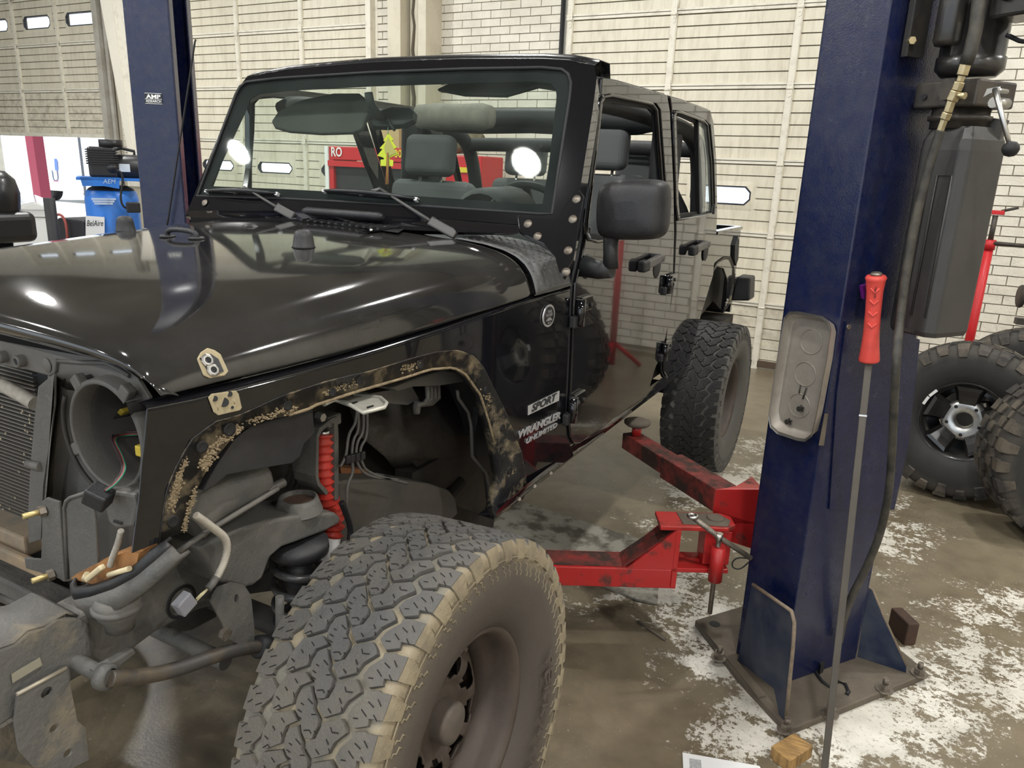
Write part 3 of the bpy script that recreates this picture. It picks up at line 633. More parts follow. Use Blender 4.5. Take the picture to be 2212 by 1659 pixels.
obj('safety_clip', MB().tube(smooth_path(wr), .0028, 6), M_black, fa)
# ---- rear lift arm
ZT = .615
q0, q1, q2 = PZp(1345, 935, ZT), PZp(1432, 990, ZT), PZp(1548, 1060, ZT)
q3 = PZp(1650, 1062, ZT)
u = (q2 - q0); u.z = 0; u.normalize(); s = Vector((-u.y, u.x, 0))
o1 = q1 - s * .008 + Vector((0, 0, .008)); ra = arm_box(o1, q2 - s * .008 + Vector((0, 0, .008)), .105, .095, 'swing_arm', M_redgrime, postR); ra['label'] = 'dark red lift arm with a round pad'
arm_box(q0, q1 + u * .1, .085, .075, 'inner_tube', M_redgrime, ra)
o2 = q2 - s * .008 + Vector((0, 0, .008)); o3 = q3 + Vector((0, 0, .01)); u3 = (o3 - o2); u3.z = 0; u3.normalize(); s3 = Vector((-u3.y, u3.x, 0))
obj('pivot_end', MB().prism([o2, o3, o3 + s3 * .13, o2 + s * .10], (0, 0, -.15)), M_red, ra, bevel=.004)
obj('wedge', MB().prism([o2 - Vector((0, 0, .09)), o3 - Vector((0, 0, .15)), o3 - Vector((0, 0, .26)) , o3 - u3 * .12 - Vector((0, 0, .22))], s3 * .02), M_red, ra)
pd = q0 + u * .05 + s * .042
obj('pad_screw', MB().cyl(pd, pd + Vector((0, 0, .055)), .022, 12), M_red, ra)
obj('pad', MB().lathe([(0, 0), (.05, .0), (.06, .008), (.06, .02), (.045, .026), (0, .026)], pd + Vector((0, 0, .05)), (0, 0, 1), 20), M_plate, ra)
# ---- small things on the floor
w0 = PZp(1712, 1640, 0)
bx = MB(); tp = [PZp(x, y, .045) for x, y in ((1666, 1612), (1715, 1583), (1757, 1612), (1706, 1645))]
bx.prism([Vector((p.x, p.y, .001)) for p in tp], (0, 0, .045))
M_wood = mat('wood_block', (.42, .25, .09), .7, dirt=(.10, .06, .03), amt=.75, scale=14, thr=.52, soft=.12, stretch=(1, 5, 1))
tag(obj('wood_block', bx, M_wood, bevel=.002), 'small pale wood block at the corner of the base plate', 'block')
w1 = PZp(1945, 1392, 0); tag(obj('wooden_wedge', MB().box(w1 + Vector((0.0, .06, .05)), (.05, .12, .10), Matrix.Rotation(.6, 3, 'Z')), mat('dark_wood', (.07, .035, .022), .7, dirt=(.03, .02, .015), amt=.6, scale=15), bevel=.006), 'dark brown wooden chock behind the post gusset', 'chock')
pp = [PZp(x, y, .002) for x, y in ((1474, 1626), (1640, 1655), (1700, 1740), (1480, 1740))]
pap = empty('paper_sheet', pp[0], 'printed white paper sheet lying on the floor', 'paper')
obj('sheet', MB().prism(pp, (0, 0, .0012)), mat('paper_white', (.8, .8, .8), .7), pap)
gg = [PZp(x, y, .0036) for x, y in ((1489, 1638), (1514, 1642), (1516, 1668), (1490, 1664))]; obj('printed_square', MB().prism(gg, (0, 0, .0003)), mat('paper_print', (.30, .30, .31), .7, dirt=(.6, .6, .6), amt=.8, scale=140), pap)

# steel cover plate running between the posts
cv = [PZp(x, y, .012) for x, y in ((1060, 1062), (1432, 1180), (1420, 1302), (1376, 1294), (1060, 1165))]
tag(obj('floor_plate', MB().prism([Vector((p.x, p.y, .001)) for p in cv], (0, 0, .012)), mat('worn_plate', (.30, .285, .24), .6, dirt=(.07, .06, .045), amt=.85, scale=7, thr=.52, soft=.06, drough=.8), bevel=.003), 'worn flat cover plate on the floor between the posts', 'cover plate')
tag(obj('steel_rod', MB().tube([PZp(1378, 1342, .008), PZp(1438, 1382, .008)], .006, 6), M_plate), 'short dark rod lying on the floor below the lift arm', 'rod')
# ================================================================ OFF-ROAD CAR
XC = -1.79
def MX(p): return Vector((2 * XC - p[0], p[1], p[2]))
jeep = empty('car', (XC, 2.9, 0), 'black four-door off-road car with stripped front end on the lift', 'car')
M_paint = mat('black_car_paint', (.005, .005, .007), .02, dirt=(.009, .009, .009), amt=.5, scale=3.0, thr=.5, soft=.3, drough=.045, coat=.5, spec=.6)
M_hoodp = mat('dusty_black_paint', (.010, .0095, .009), .035, dirt=(.062, .059, .055), amt=.55, scale=3.0, thr=.48, soft=.25, drough=.12, coat=.5)
M_flange = mat('muddy_flange', (.016, .016, .017), .4, dirt=(.34, .27, .17), amt=.8, scale=14, thr=.585, soft=.09, drough=.9, bump=.3, bscale=70)
M_mud = mat('dried_mud', (.30, .23, .14), .95, dirt=(.13, .10, .06), amt=.6, scale=40, bump=.9, bscale=90)
M_trim = mat('black_trim_plastic', (.015, .015, .017), .48, dirt=(.05, .048, .046), amt=.4, scale=8, bump=.15, bscale=300)
M_greyp = mat('grey_plastic', (.085, .083, .079), .55, dirt=(.17, .15, .125), amt=.55, scale=6, thr=.52, soft=.2, bump=.1, bscale=200)
M_frame = mat('dusty_black_frame', (.078, .077, .074), .5, dirt=(.17, .155, .13), amt=.6, scale=8, thr=.52, soft=.16, drough=.85, bump=.2, bscale=120)
M_rusty = mat('rusty_frame', (.12, .116, .108), .65, dirt=(.34, .27, .17), amt=.65, scale=8, thr=.60, soft=.10, drough=.95, bump=.3, bscale=90)
M_under = mat('underbody_black', (.02, .019, .018), .7, dirt=(.06, .05, .04), amt=.6, scale=7)
M_liner = mat('liner_felt', (.035, .031, .027), .9, dirt=(.085, .07, .055), amt=.6, scale=8, bump=.5, bscale=150)
M_seat = mat('seat_fabric', (.10, .105, .105), .85, bump=.2, bscale=300)
M_inner = mat('interior_black', (.02, .021, .022), .6)
M_dash = mat('dash_grey', (.06, .065, .066), .6)
FP0 = Vector((-1.0, 2.30, 0)); FN = Vector((1, -.087, 0)).normalized()
def PF(x, y, off=0.): return PN(x, y, FP0 + FN * off, FN)
def PS(x, y, off=0.): return PXp(x, y, -1.0 + off)
def resample(P, n):
    P = [Vector(p) for p in P]; L = [0]
    for i in range(len(P) - 1): L.append(L[-1] + (P[i + 1] - P[i]).length)
    out = []; k = 0
    for i in range(n):
        t = L[-1] * i / (n - 1)
        while k < len(P) - 2 and L[k + 1] < t: k += 1
        d = L[k + 1] - L[k]; out.append(P[k].lerp(P[k + 1], (t - L[k]) / d if d else 0))
    return out
# ---- hood
def FX(y): return -1.0 - .087 * (2.30 - y)
def lerp_tab(tab, x):
    if x <= tab[0][0]: return tab[0][1]
    for (a, b), (c, d) in zip(tab, tab[1:]):
        if x <= c: return b + (d - b) * (x - a) / (c - a)
    return tab[-1][1]
ZS = [(.8, 1.376), (1.35, 1.378), (2.0, 1.405), (2.3, 1.415)]
SEC = [(0, 0), (.003, .10), (.008, .22), (.018, .38), (.036, .54), (.062, .67), (.10, .77), (.16, .85), (.25, .91), (.38, .96), (.52, .985), (.66, 1.)]
def hood_row(y, zt, yb=None, lift=0., dy=None):
    zs = lerp_tab(ZS, max(y, .8)); row = []
    hw = abs(FX(y) - XC)
    for o, h in SEC:
        k = o / .66 * hw
        bow = 0 if dy is None else dy * min(1, h) 
        row.append(Vector((FX(y) - k, y - bow, zs + (zt - zs) * h + lift)))
    return row + [MX(p) for p in reversed(row[:-1])]
HZ = [(.845, 1.430), (.832, 1.440), (.826, 1.452), (.832, 1.466), (.850, 1.478), (.885, 1.489), (.95, 1.501), (1.05, 1.514), (1.2, 1.528), (1.4, 1.543), (1.6, 1.556), (1.8, 1.566), (1.95, 1.572), (2.05, 1.574)]
rows = [hood_row(y, z, dy=0.03 if y < .9 else 0.03 * max(0, (1.1 - y) / .2)) for y, z in HZ]
under = [p + Vector((0, .02, -.012)) for p in rows[0]]
hood = obj('hood', MB().grid([under] + rows), M_hoodp, jeep, fix=True)
hm = hood.modifiers.new('s', 'SOLIDIFY'); hm.thickness = .004; hm.offset = -1
hm = hood.modifiers.new('u', 'SUBSURF'); hm.levels = 1; hm.render_levels = 2
def hood_z(x, y):
    zt = lerp_tab([(a, b) for a, b in HZ[3:]], y); zs = lerp_tab(ZS, y); hw = abs(FX(y) - XC); o = (hw - abs(x - XC)) / hw * .66
    return zs + (zt - zs) * lerp_tab(SEC, o)
def on_hood(px, py, it=12):
    z = 1.55
    for _ in range(it):
        p = PZp(px, py, z); z = .5 * z + .5 * hood_z(p.x, min(max(p.y, .83), 2.05))
    return PZp(px, py, z)
# rubber stops
for px, py in ((656, 533), (272, 498)):
    p = on_hood(px, py); obj('hood_stop', MB().lathe([(0, .048), (.014, .048), (.022, .043), (.026, .03), (.030, .004), (.034, .0), (.0, 0)], p - Vector((0, 0, .002)), (0, 0, 1), 24), M_trim, hood)
# pull loop
a, b = on_hood(362, 512), on_hood(425, 516)
obj('hood_loop', MB().tube(smooth_path([a, a + Vector((0, 0, .016)), a.lerp(b, .2) + Vector((0, 0, .024)), a.lerp(b, .8) + Vector((0, 0, .022)), b + Vector((0, 0, .014)), b]), .0075, 10), M_trim, hood)
for p in (a, b): obj('loop_foot', MB().lathe([(0, .006), (.020, .006), (.024, 0), (0, 0)], p, (0, 0, 1), 20), M_trim, hood)
for px, py in ((543, 489), (0, 0)):
    if px: p = on_hood(px, py); obj('washer_nozzle', MB().lathe([(0, .008), (.008, .007), (.018, .003), (.022, 0)], p, (0, 0, 1), 14), M_trim, hood)
# hood latch pads left by the removed latches
def pad(px_poly, mt, name, off=.003, plane=None, thick=.002, parent=None):
    pts = [plane(x, y) for x, y in px_poly]; ce = sum(pts, Vector()) / len(pts); n = (pts[1] - pts[0]).cross(pts[-1] - pts[0]).normalized()
    if n.dot(CAMP - ce) < 0: n = -n
    return obj(name, MB().prism([p + n * off for p in pts], n * thick), mt, parent or hood), n
def hood_side(x, y):
    # iterate onto the steep shoulder by marching along the ray
    d = ray(x, y).normalized(); t = .5
    while t < 3.5:
        p = CAMP + d * t
        if .83 < p.y < 2.06 and p.x < FX(p.y) + .001 and p.z < hood_z(p.x, p.y): break
        if p.x < FX(p.y) and p.z < lerp_tab(ZS, p.y): break
        t += .002
    return CAMP + d * t
pcx = ((424, 776), (432, 762), (447, 752), (462, 757), (475, 766), (492, 803), (484, 812), (452, 818), (438, 812))
hp_ = [hood_side(x, y) for x, y in pcx]; ce = sum(hp_, Vector()) / len(hp_); nn = Vector((0, 0, 0))
for i in range(len(hp_)): nn += (hp_[i] - ce).cross(hp_[(i + 1) % len(hp_)] - ce)
nn.normalize(); nn = nn if nn.dot(CAMP - ce) > 0 else -nn
flat = lambda x, y, o=0.: PN(x, y, ce + nn * o, nn)
M_resid = mat('adhesive_residue', (.42, .35, .22), .85, dirt=(.28, .235, .15), amt=.4, scale=60, bump=.2)
lp = obj('latch_pad', MB().prism([flat(x, y, .002) for x, y in pcx], nn * .004), M_resid, hood, bevel=.002)
obj('pad_plate', MB().prism([flat(x, y, .006) for x, y in ((431, 774), (453, 765), (470, 776), (482, 803), (455, 812), (449, 802))], nn * .003), mat('zinc_plate', (.022, .022, .024), .4), lp)
for x, y in ((449, 778), (461, 799)):
    obj('nut_plate', MB().lathe([(.0065, .0015), (.010, .002), (.013, .0)], flat(x, y, .009), nn, 8, smooth=False), M_chrome, lp)
    obj('bolt_hole', MB().cyl(flat(x, y, .0085), flat(x, y, .0098), .0065, 12), M_black, lp)
# ---- fender and cowl side
arch_out = [(285, 1196), (344, 1172), (352, 1110), (359, 1056), (381, 1006), (410, 952), (465, 910), (515, 898), (606, 856), (706, 823), (798, 802), (893, 773), (943, 760), (989, 756), (1026, 769), (1047, 798), (1072, 848), (1101, 910), (1126, 973), (1139, 1047)]
crease = arch_out[1:]
inner = [(388, 1160), (413, 1153), (417, 1122), (427, 1085), (440, 1048), (470, 1000), (506, 956), (540, 927), (610, 906), (673, 888), (694, 877), (781, 848), (881, 819), (939, 800), (989, 796), (1014, 810), (1047, 856), (1064, 910), (1080, 973), (1089, 1035), (1072, 1118)]
fpoly = [(318, 882), (420, 862), (520, 836), (650, 803), (800, 762), (960, 712), (1128, 653), (1232, 624), (1230, 700), (1226, 780), (1223, 860), (1221, 905), (1224, 944), (1232, 960), (1240, 985), (1178, 1032), (1139, 1047)]
fpoly_full = fpoly + list(reversed(arch_out[:-1])) + [(300, 1080), (307, 1000), (313, 940)]
P3d = [PF(x, y) for x, y in fpoly_full]
fen = obj('fender', MB().prism(P3d, -FN * .004), M_paint, jeep, bevel=.003)
# soft rolled top edge of the fender below the hood
topl = resample([PF(x, y) for x, y in fpoly[:8]], 30)
obj('fender_roll', MB().grid([[p + Vector((0, 0, -.006)) + FN * .001 for p in topl], [p + Vector((-.004, 0, .004)) for p in topl], [p + Vector((-.02, 0, .008)) for p in topl], [p + Vector((-.06, 0, .0)) for p in topl], [p + Vector((-.10, 0, -.04)) for p in topl]]), M_paint, fen)
co, ci = resample([PF(x, y) for x, y in crease], 60), resample([PF(x, y) for x, y in inner], 60)
fl1 = MB(); mid = [a.lerp(b, .12) - FN * .010 for a, b in zip(co, ci)]; inn = [b - FN * .016 for b in ci]; lip = [b - FN * .045 + Vector((0, 0, .002)) for b in ci]
fl1.grid([co, mid, inn, lip])
fo_ = obj('arch_flange', fl1, M_flange, fen, solid=.003)
edge = [b - FN * .015 for b in ci]; obj('arch_edge', MB().tube(edge[14:50], .0040, 6), M_mud, fen)
for px, py, r in ((908, 787, .009), (777, 822, .007), (1052, 842, .009), (622, 876, .008), (497, 928, .010), (1086, 925, .009), (1092, 935, .005), (1102, 1016, .009), (1122, 1014, .006), (437, 966, .009), (375, 1127, .009), (718, 847, .008)):
    c = PF(px, py, -.009); obj('flange_hole', MB().lathe([(0, 0), (r, 0), (r * 1.35, .0008), (r * 1.35, -.004)], c, FN, 16), M_black, fen)
# mud cakes on the flange
def mud(px_list, r):
    for px, py in px_list:
        c = PF(px + random.uniform(-3, 3), py + random.uniform(-3, 3), -.010); mb = MB(); rr = r * random.uniform(.6, 1.2)
        mb.lathe([(0, .004 * random.random() + .003), (rr * .6, .003), (rr, 0)], c, FN, 8)
        yield mb
mm = MB()
for (x0, y0), (x1, y1), n_, r, sg_ in (((398, 990), (366, 1105), 260, .0035, 5), ((384, 1020), (372, 1090), 160, .0040, 5), ((440, 1012), (462, 968), 150, .0035, 6), ((424, 1052), (396, 1148), 170, .0022, 2.5), ((470, 958), (520, 925), 120, .0030, 5), ((905, 785), (870, 797), 60, .0040, 5), ((780, 820), (700, 850), 90, .0030, 5), ((640, 878), (540, 912), 120, .0026, 5), ((1050, 842), (1060, 870), 50, .003, 4), ((1118, 1010), (1100, 1025), 40, .003, 4)):
    for i in range(n_):
        t = random.random(); c = PF(x0 + (x1 - x0) * t + random.gauss(0, sg_), y0 + (y1 - y0) * t + random.gauss(0, sg_ * .8), -.011); rr = r * random.uniform(.4, 1.2)
        mm.lathe([(0, .0012 + rr * .3), (rr * .6, .001 + rr * .2), (rr, -.002)], c, FN, 5)
tag(obj('mud_cake', mm, M_mud, fen), kind='stuff')
# lower latch plate on the fender
lpp = ((448, 858), (456, 850), (508, 843), (514, 850), (521, 880), (517, 886), (470, 897), (460, 890))
lf = obj('fender_pad', MB().prism([PF(x, y, .001) for x, y in lpp], FN * .003), M_resid, fen, bevel=.002)
for x, y, r in ((464, 861, .0055), (496, 851, .0055), (484, 869, .009), (502, 880, .003)): obj('bolt_hole', MB().cyl(PF(x, y, .003), PF(x, y, .0055), r, 14), M_black, lf)
for x0, y0, x1, y1 in ((466, 872, 471, 886), (503, 862, 506, 872)): obj('slot', MB().tube([PF(x0, y0, .003), PF(x1, y1, .003)], .002, 6), M_resid, lf)
# ---- badges
M_badge = mat('silver_badge', (.62, .62, .63), .3, .6)
M_badged = mat('badge_dark', (.03, .03, .032), .5)
def PF_axes(px, py): return (PF(px + 60, py - 20) - PF(px, py)), PF(px, py)
fx = Vector((.087, 1, 0)).normalized(); fz = Vector((0, 0, 1))
bc_ = PF(1184, 682, .002); rb = (PF(1184, 658) - PF(1184, 706)).length / 2
bd = obj('round_badge', MB().lathe([(0, .003), (rb * .88, .003), (rb * .97, .0045), (rb, .002), (rb, 0)], bc_, FN, 32), M_badge, fen)
obj('badge_field', MB().lathe([(0, .0045), (rb * .80, .0045), (rb * .80, .003)], bc_, FN, 32), M_badged, bd)
place_text('lettering', 'TRAIL', M_badge, bd, bc_ + FN * .0055 + fz * rb * .40, fx, fz, rb * .75, rb * .24, bold=.01)
place_text('lettering', 'RATED', M_badge, bd, bc_ + FN * .0055 + fz * rb * .10, fx, fz, rb * 1.0, rb * .26, bold=.01)
obj('badge_mountain', MB().prism([bc_ + FN * .005 + fx * a * rb + fz * b * rb for a, b in ((-.55, -.42), (.55, -.42), (.3, -.25), (.1, -.08), (-.05, -.18), (-.2, -.12), (-.4, -.3))], FN * .001), M_badge, bd)
place_text('lettering', '4x4', M_badge, bd, bc_ + FN * .0055 - fz * rb * .60, fx, fz, rb * .55, rb * .18, bold=.01)
sp = [PF(x, y, .0015) for x, y in ((1140, 877), (1208, 844), (1207, 865), (1140, 897))]
sb = obj('trim_decal', MB().prism(sp, FN * .0012), mat('decal_silver', (.5, .5, .5), .4, .3), fen)
ce_ = sum(sp, Vector()) / 4; ex = (sp[1] - sp[0]); 
place_text('lettering', 'SPORT', M_badged, sb, ce_ + FN * .003 + fz * .003, ex, fz, ex.length * .80, .026, shear=.25, bold=.03)
w0_, w1_ = PF(1121, 945), PF(1213, 900); wc = w0_.lerp(w1_, .5) - fz * .006; 
place_text('name_badge', 'WRANGLER', M_badge, fen, PF(1167, 917, .003), (w1_ - w0_), fz, (w1_ - w0_).length * .98, (PF(1165, 905) - PF(1165, 921)).length, ext=.003, shear=.2, bold=.035)
u0, u1 = PF(1136, 950), PF(1203, 913)
place_text('trim_badge', 'UNLIMITED', M_badge, fen, PF(1171, 935, .003), (u1 - u0), fz, (u1 - u0).length, (PF(1165, 927) - PF(1165, 937)).length, ext=.003, shear=.2, bold=.02)
# ---- sill below the doors and at the arch foot
sill_lo = [(1068, 1122), (1130, 1076), (1240, 990), (1350, 905), (1440, 836), (1479, 797)]; sill_hi = [(1076, 1100), (1139, 1046), (1225, 975), (1340, 880), (1436, 812), (1484, 772)]
lo, hi = resample([PS(x, y, -.004) for x, y in sill_lo], 24), resample([PS(x, y, -.004) for x, y in sill_hi], 24)
si = obj('sill', MB().grid([hi, [a.lerp(b, .6) + Vector((.002, 0, 0)) for a, b in zip(hi, lo)], [p + Vector((-.006, 0, 0)) for p in lo], [p + Vector((-.06, 0, .0)) for p in lo]]), M_paint, jeep)
obj('arch_foot', MB().strip(resample([PF(x, y, -.012) for x, y in ((1089, 1030), (1080, 1075), (1066, 1122))], 6), resample([PF(x, y, -.004) for x, y in ((1139, 1046), (1137, 1062), (1130, 1078))], 6), (-.003, 0, 0)), M_flange, si)
for x, y in ((1122, 1078), (1155, 1050), (1190, 1022)): obj('sill_hole', MB().cyl(PS(x, y, -.002), PS(x, y, .0), .006, 10), M_bolt, si)
# ---- doors
def door(name, outer, window, cut=None):
    # ring between outline and window opening
    me = bpy.data.meshes.new(name); bm = bmesh.new()
    def loop(P): 
        vs = [bm.verts.new(p) for p in P]; return [bm.edges.new((vs[i], vs[(i + 1) % len(vs)])) for i in range(len(vs))]
    ed = loop(outer)
    for w in window: ed += loop(w)
    bmesh.ops.triangle_fill(bm, edges=ed, use_beauty=True)
    bmesh.ops.recalc_face_normals(bm, faces=bm.faces)
    bmesh.ops.dissolve_limit(bm, angle_limit=.01, verts=bm.verts, edges=bm.edges)
    bm.to_mesh(me); bm.free(); me.materials.append(M_paint)
    o = bpy.data.objects.new(name, me); link(o, jeep)
    m = o.modifiers.new('s', 'SOLIDIFY'); m.thickness = .035; m.offset = 0
    m = o.modifiers.new('b', 'BEVEL'); m.width = .006; m.segments = 3; m.limit_method = 'ANGLE'; m.angle_limit = math.radians(50)
    return o
X1 = -.013
fd_out = [(1290, 168), (1330, 176), (1433, 205), (1439, 240), (1447, 400), (1449, 500), (1446, 612), (1438, 690), (1425, 752), (1405, 803), (1395, 838), (1385, 859), (1354, 879), (1273, 937), (1243, 957), (1230, 957), (1223, 943), (1220, 905), (1223, 850), (1227, 760), (1231, 660), (1234, 610), (1246, 560), (1258, 500), (1270, 400), (1282, 270)]
fd_win = [(1293, 222), (1300, 209), (1320, 205), (1408, 224), (1418, 238), (1429, 385), (1435, 488), (1430, 499), (1290, 522), (1270, 517), (1262, 500), (1262, 478), (1273, 395), (1285, 300)]
rd_out = [(1439, 208), (1470, 217), (1527, 238), (1534, 262), (1541, 350), (1543, 440), (1541, 500), (1538, 545), (1534, 595), (1506, 686), (1484, 772), (1435, 816), (1428, 803), (1427, 775), (1434, 700), (1448, 615), (1453, 500), (1452, 400), (1443, 240)]
rd_win = [(1453, 250), (1458, 241), (1470, 242), (1518, 260), (1527, 270), (1535, 350), (1538, 440), (1536, 461), (1463, 474), (1459, 440), (1457, 376)]
DF = door('front_door', [PS(x, y, X1 + .004) for x, y in fd_out], [[PS(x, y, X1 + .004) for x, y in fd_win]])
DR = door('rear_door', [PS(x, y, X1) for x, y in rd_out], [[PS(x, y, X1) for x, y in rd_win]])
for d_, o_ in ((DF, fd_out), (DR, rd_out)):
    obj('door_gap_shade', MB().tube([PS(x, y, -.004) for x, y in o_], .0055, 6, closed=True), M_black, d_)  # black tube painted in for the shadow in the door seam
def wtrim(d, pts, nm='window_seal', r=.007, off=.008):
    P = [PS(x, y, off) for x, y in pts]; obj(nm, MB().tube(P, r, 6, closed=True), M_paint, d)
wtrim(DF, fd_win); wtrim(DR, rd_win)
def wlip(d, pts):
    P = [PS(x, y, -.02) for x, y in pts]; c = sum(P, Vector()) / len(P); Q = [p + (c - p).normalized() * .03 for p in P]
    obj('window_rubber', MB().strip(P + P[:1], Q + Q[:1], (-.012, 0, 0)), M_black, d)
wlip(DF, fd_win); wlip(DR, rd_win)
obj('window_divider', MB().bar(PS(1504, 258, -.02), PS(1508, 466, -.02), .018, .02, up=(1, 0, 0)), M_black, DR)
obj('quarter_glass', MB().prism([PS(x, y, -.022) for x, y in ((1508, 263), (1527, 272), (1536, 350), (1537, 455), (1509, 462))], (.003, 0, 0)), mat('side_glass', (.7, .75, .73), .03, trans=.85, ior=1.3), DR)
def door_handle(d, px, py, L, s=1.0):
    a = PS(px, py, .035); b = a + Vector((0, L, .012)); 
    h = obj('handle', MB().bar(a, b, .026 * s, .034 * s, up=(0, 0, 1)), M_greyp, d, bevel=.007, seg=3)
    obj('handle_end', MB().bar(a - Vector((.01, .05, .006)), a, .036 * s, .046 * s), M_trim, h, bevel=.009, seg=3)
    obj('lock_button', MB().cyl(b + Vector((-.004, .004, 0)), b + Vector((.016, .004, 0)), .014 * s, 14), M_greyp, h)
    obj('handle_mount', MB().cyl(b + Vector((-.045, .0, .0)), b, .018, 10), M_trim, h)
    c = PS(px + 22, py + 4, .010); obj('handle_recess', MB().lathe([(0, .0), (.045, .0015), (.05, .0)], c, (1, 0, 0), 24), M_black, h)
door_handle(DF, 1398, 572, .17); door_handle(DR, 1503, 539, .20)
def hinge(d, px, py, s=1.):
    c = PS(px, py, .012); h = obj('hinge', MB().cyl(c - Vector((-.012, 0, .055 * s)), c + Vector((.012, 0, .035 * s)), .017 * s, 12), M_paint, d)
    obj('hinge_leaf', MB().box(c + Vector((.004, .06 * s, .012)), (.016, .10 * s, .052 * s)), M_paint, h, bevel=.005)
    obj('hinge_base', MB().box(c + Vector((.0, -.016, -.04 * s)), (.022, .045 * s, .04 * s)), M_trim, h, bevel=.005)
    for q in (.045, .09): obj('hinge_bolt', MB().cyl(c + Vector((.010, q * s, .005)), c + Vector((.017, q * s, .005)), .008, 8), M_trim, h)
hinge(DF, 1247, 668); hinge(DF, 1231, 878); hinge(DR, 1440, 610, .9); hinge(DR, 1432, 755, .9)
# ---- quarter panel
qp = [(1540, 502), (1592, 491), (1598, 497), (1597, 508), (1592, 572), (1588, 600), (1578, 656), (1563, 674), (1569, 653), (1571, 602), (1563, 580), (1549, 576), (1534, 594), (1538, 545)]
Q = obj('quarter_panel', MB().prism([PS(x, y, -.008) for x, y in qp], (-.012, 0, 0)), M_paint, jeep, bevel=.004)
fo2 = resample([PS(x, y, .0) for x, y in ((1536, 594), (1549, 568), (1566, 555), (1578, 553), (1587, 577), (1586, 618), (1578, 656), (1563, 675))], 24); fi2 = resample([PS(x, y, -.03) for x, y in ((1534, 600), (1549, 577), (1560, 579), (1567, 590), (1571, 604), (1570, 630), (1568, 655), (1562, 674))], 24)
obj('arch_flange', MB().strip(fo2, fi2, (-.004, 0, 0)), M_flange, Q)
obj('bed_rail', MB().bar(PS(1541, 503, -.02), PS(1596, 492, -.02), .05, .02), M_paint, Q, bevel=.006)
obj('tail_lamp', MB().prism([PS(x, y, .006) for x, y in ((1588, 530), (1594, 510), (1597, 520), (1595, 560), (1590, 574), (1587, 560))], (-.02, 0, 0)), M_inner, Q)
obj('inner_arch', MB().prism([PS(x, y, -.10) for x, y in ((1515, 680), (1534, 585), (1550, 565), (1568, 565), (1580, 590), (1580, 660), (1563, 676), (1540, 650))], (-.3, 0, 0)), M_under, Q)
bmp = [PYp(x, y, 4.98) for x, y in ((1579, 650), (1592, 597), (1621, 600), (1619, 650))]
rb_ = obj('rear_bumper', MB().prism(bmp, (0, .16, 0)), M_trim, jeep, bevel=.012, seg=3)
obj('bumper_beam', MB().box((XC, 5.06, bmp[0].z + .07), (1.5, .14, .14)), M_trim, rb_)
# far side panels of the body
M_ = lambda P: [MX(p) for p in P]
obj('far_body_side', MB().prism(M_([PS(x, y, -.01) for x, y in ((1232, 624), (1541, 470), (1538, 545), (1506, 686), (1480, 790), (1240, 985), (1221, 905))]), (.02, 0, 0)), M_paint, jeep)
def far_frame(pts, win):
    o = door('far_door_frame', M_([PS(x, y, -.01) for x, y in pts]), [M_([PS(x, y, -.01) for x, y in win])]); return o
far_frame([(1290, 168), (1433, 205), (1450, 480), (1246, 540), (1270, 400)], fd_win[:7] + [(1430, 490), (1290, 516), (1272, 510), (1266, 470), (1273, 395), (1285, 300)])
far_frame([(1439, 208), (1527, 238), (1541, 350), (1541, 470), (1455, 490), (1443, 240)], rd_win)
obj('far_fender', MB().prism(M_([PF(x, y) for x, y in fpoly] + [PF(x, y) for x, y in reversed(arch_out)]), (.004, 0, 0)), M_paint, jeep)
# floor pan, firewall
obj('floor_pan', MB().box((XC, 3.75, .86), (1.5, 2.7, .06)), M_under, jeep)
obj('firewall', MB().box((XC, 2.22, 1.15), (1.42, .04, .6)), M_under, jeep)
obj('tub_rear', MB().box((XC, 5.0, 1.2), (1.5, .04, .55)), M_paint, jeep)
# ---- cowl between hood and windshield
crow = [hood_row(y, 1.566) for y in (2.062, 2.10, 2.16, 2.22)]
cw = obj('cowl', MB().grid(crow), M_paint, jeep)
obj('cowl_side', MB().grid([hood_row(y, 1.57)[:9] for y in (2.2, 2.26, 2.31)]), M_paint, jeep)
# corner guard of tread plate
M_guard = mat('grey_tread_plate', (.125, .128, .13), .5, dirt=(.12, .11, .10), amt=.4, scale=7)
gr_ = []
for k in range(13):
    y = 2.064 + .215 * k / 12; r = hood_row(y, 1.570)[:9]; nn_ = []
    gr_.append([p + Vector((.004, 0, .004)) for p in resample(r, 26)])
ylim = []
for i, row in enumerate(gr_): ylim.append(row)
gd = obj('corner_guard', MB().grid(ylim), M_guard, jeep, solid=.003)
dm = MB()
for i in range(1, 12):
    for j in range(1, 25):
        if (i + j) % 2: continue
        p = ylim[i][j]; u_ = (ylim[i + 1][j] - ylim[i - 1][j]).normalized(); v_ = (ylim[i][j + 1] - ylim[i][j - 1]).normalized(); n_ = u_.cross(v_).normalized()
        if n_.dot(Vector((1, 0, 1))) < 0: n_ = -n_
        a_ = u_ if (i // 1) % 2 else v_; b_ = n_.cross(a_); p = p + n_ * .0012
        dm.add([p - a_ * .010, p + b_ * .003, p + a_ * .010, p - b_ * .003, p + n_ * .003], [(0, 1, 4), (1, 2, 4), (2, 3, 4), (3, 0, 4)])
tag(obj('tread_diamonds', dm, M_guard, gd), kind='stuff')
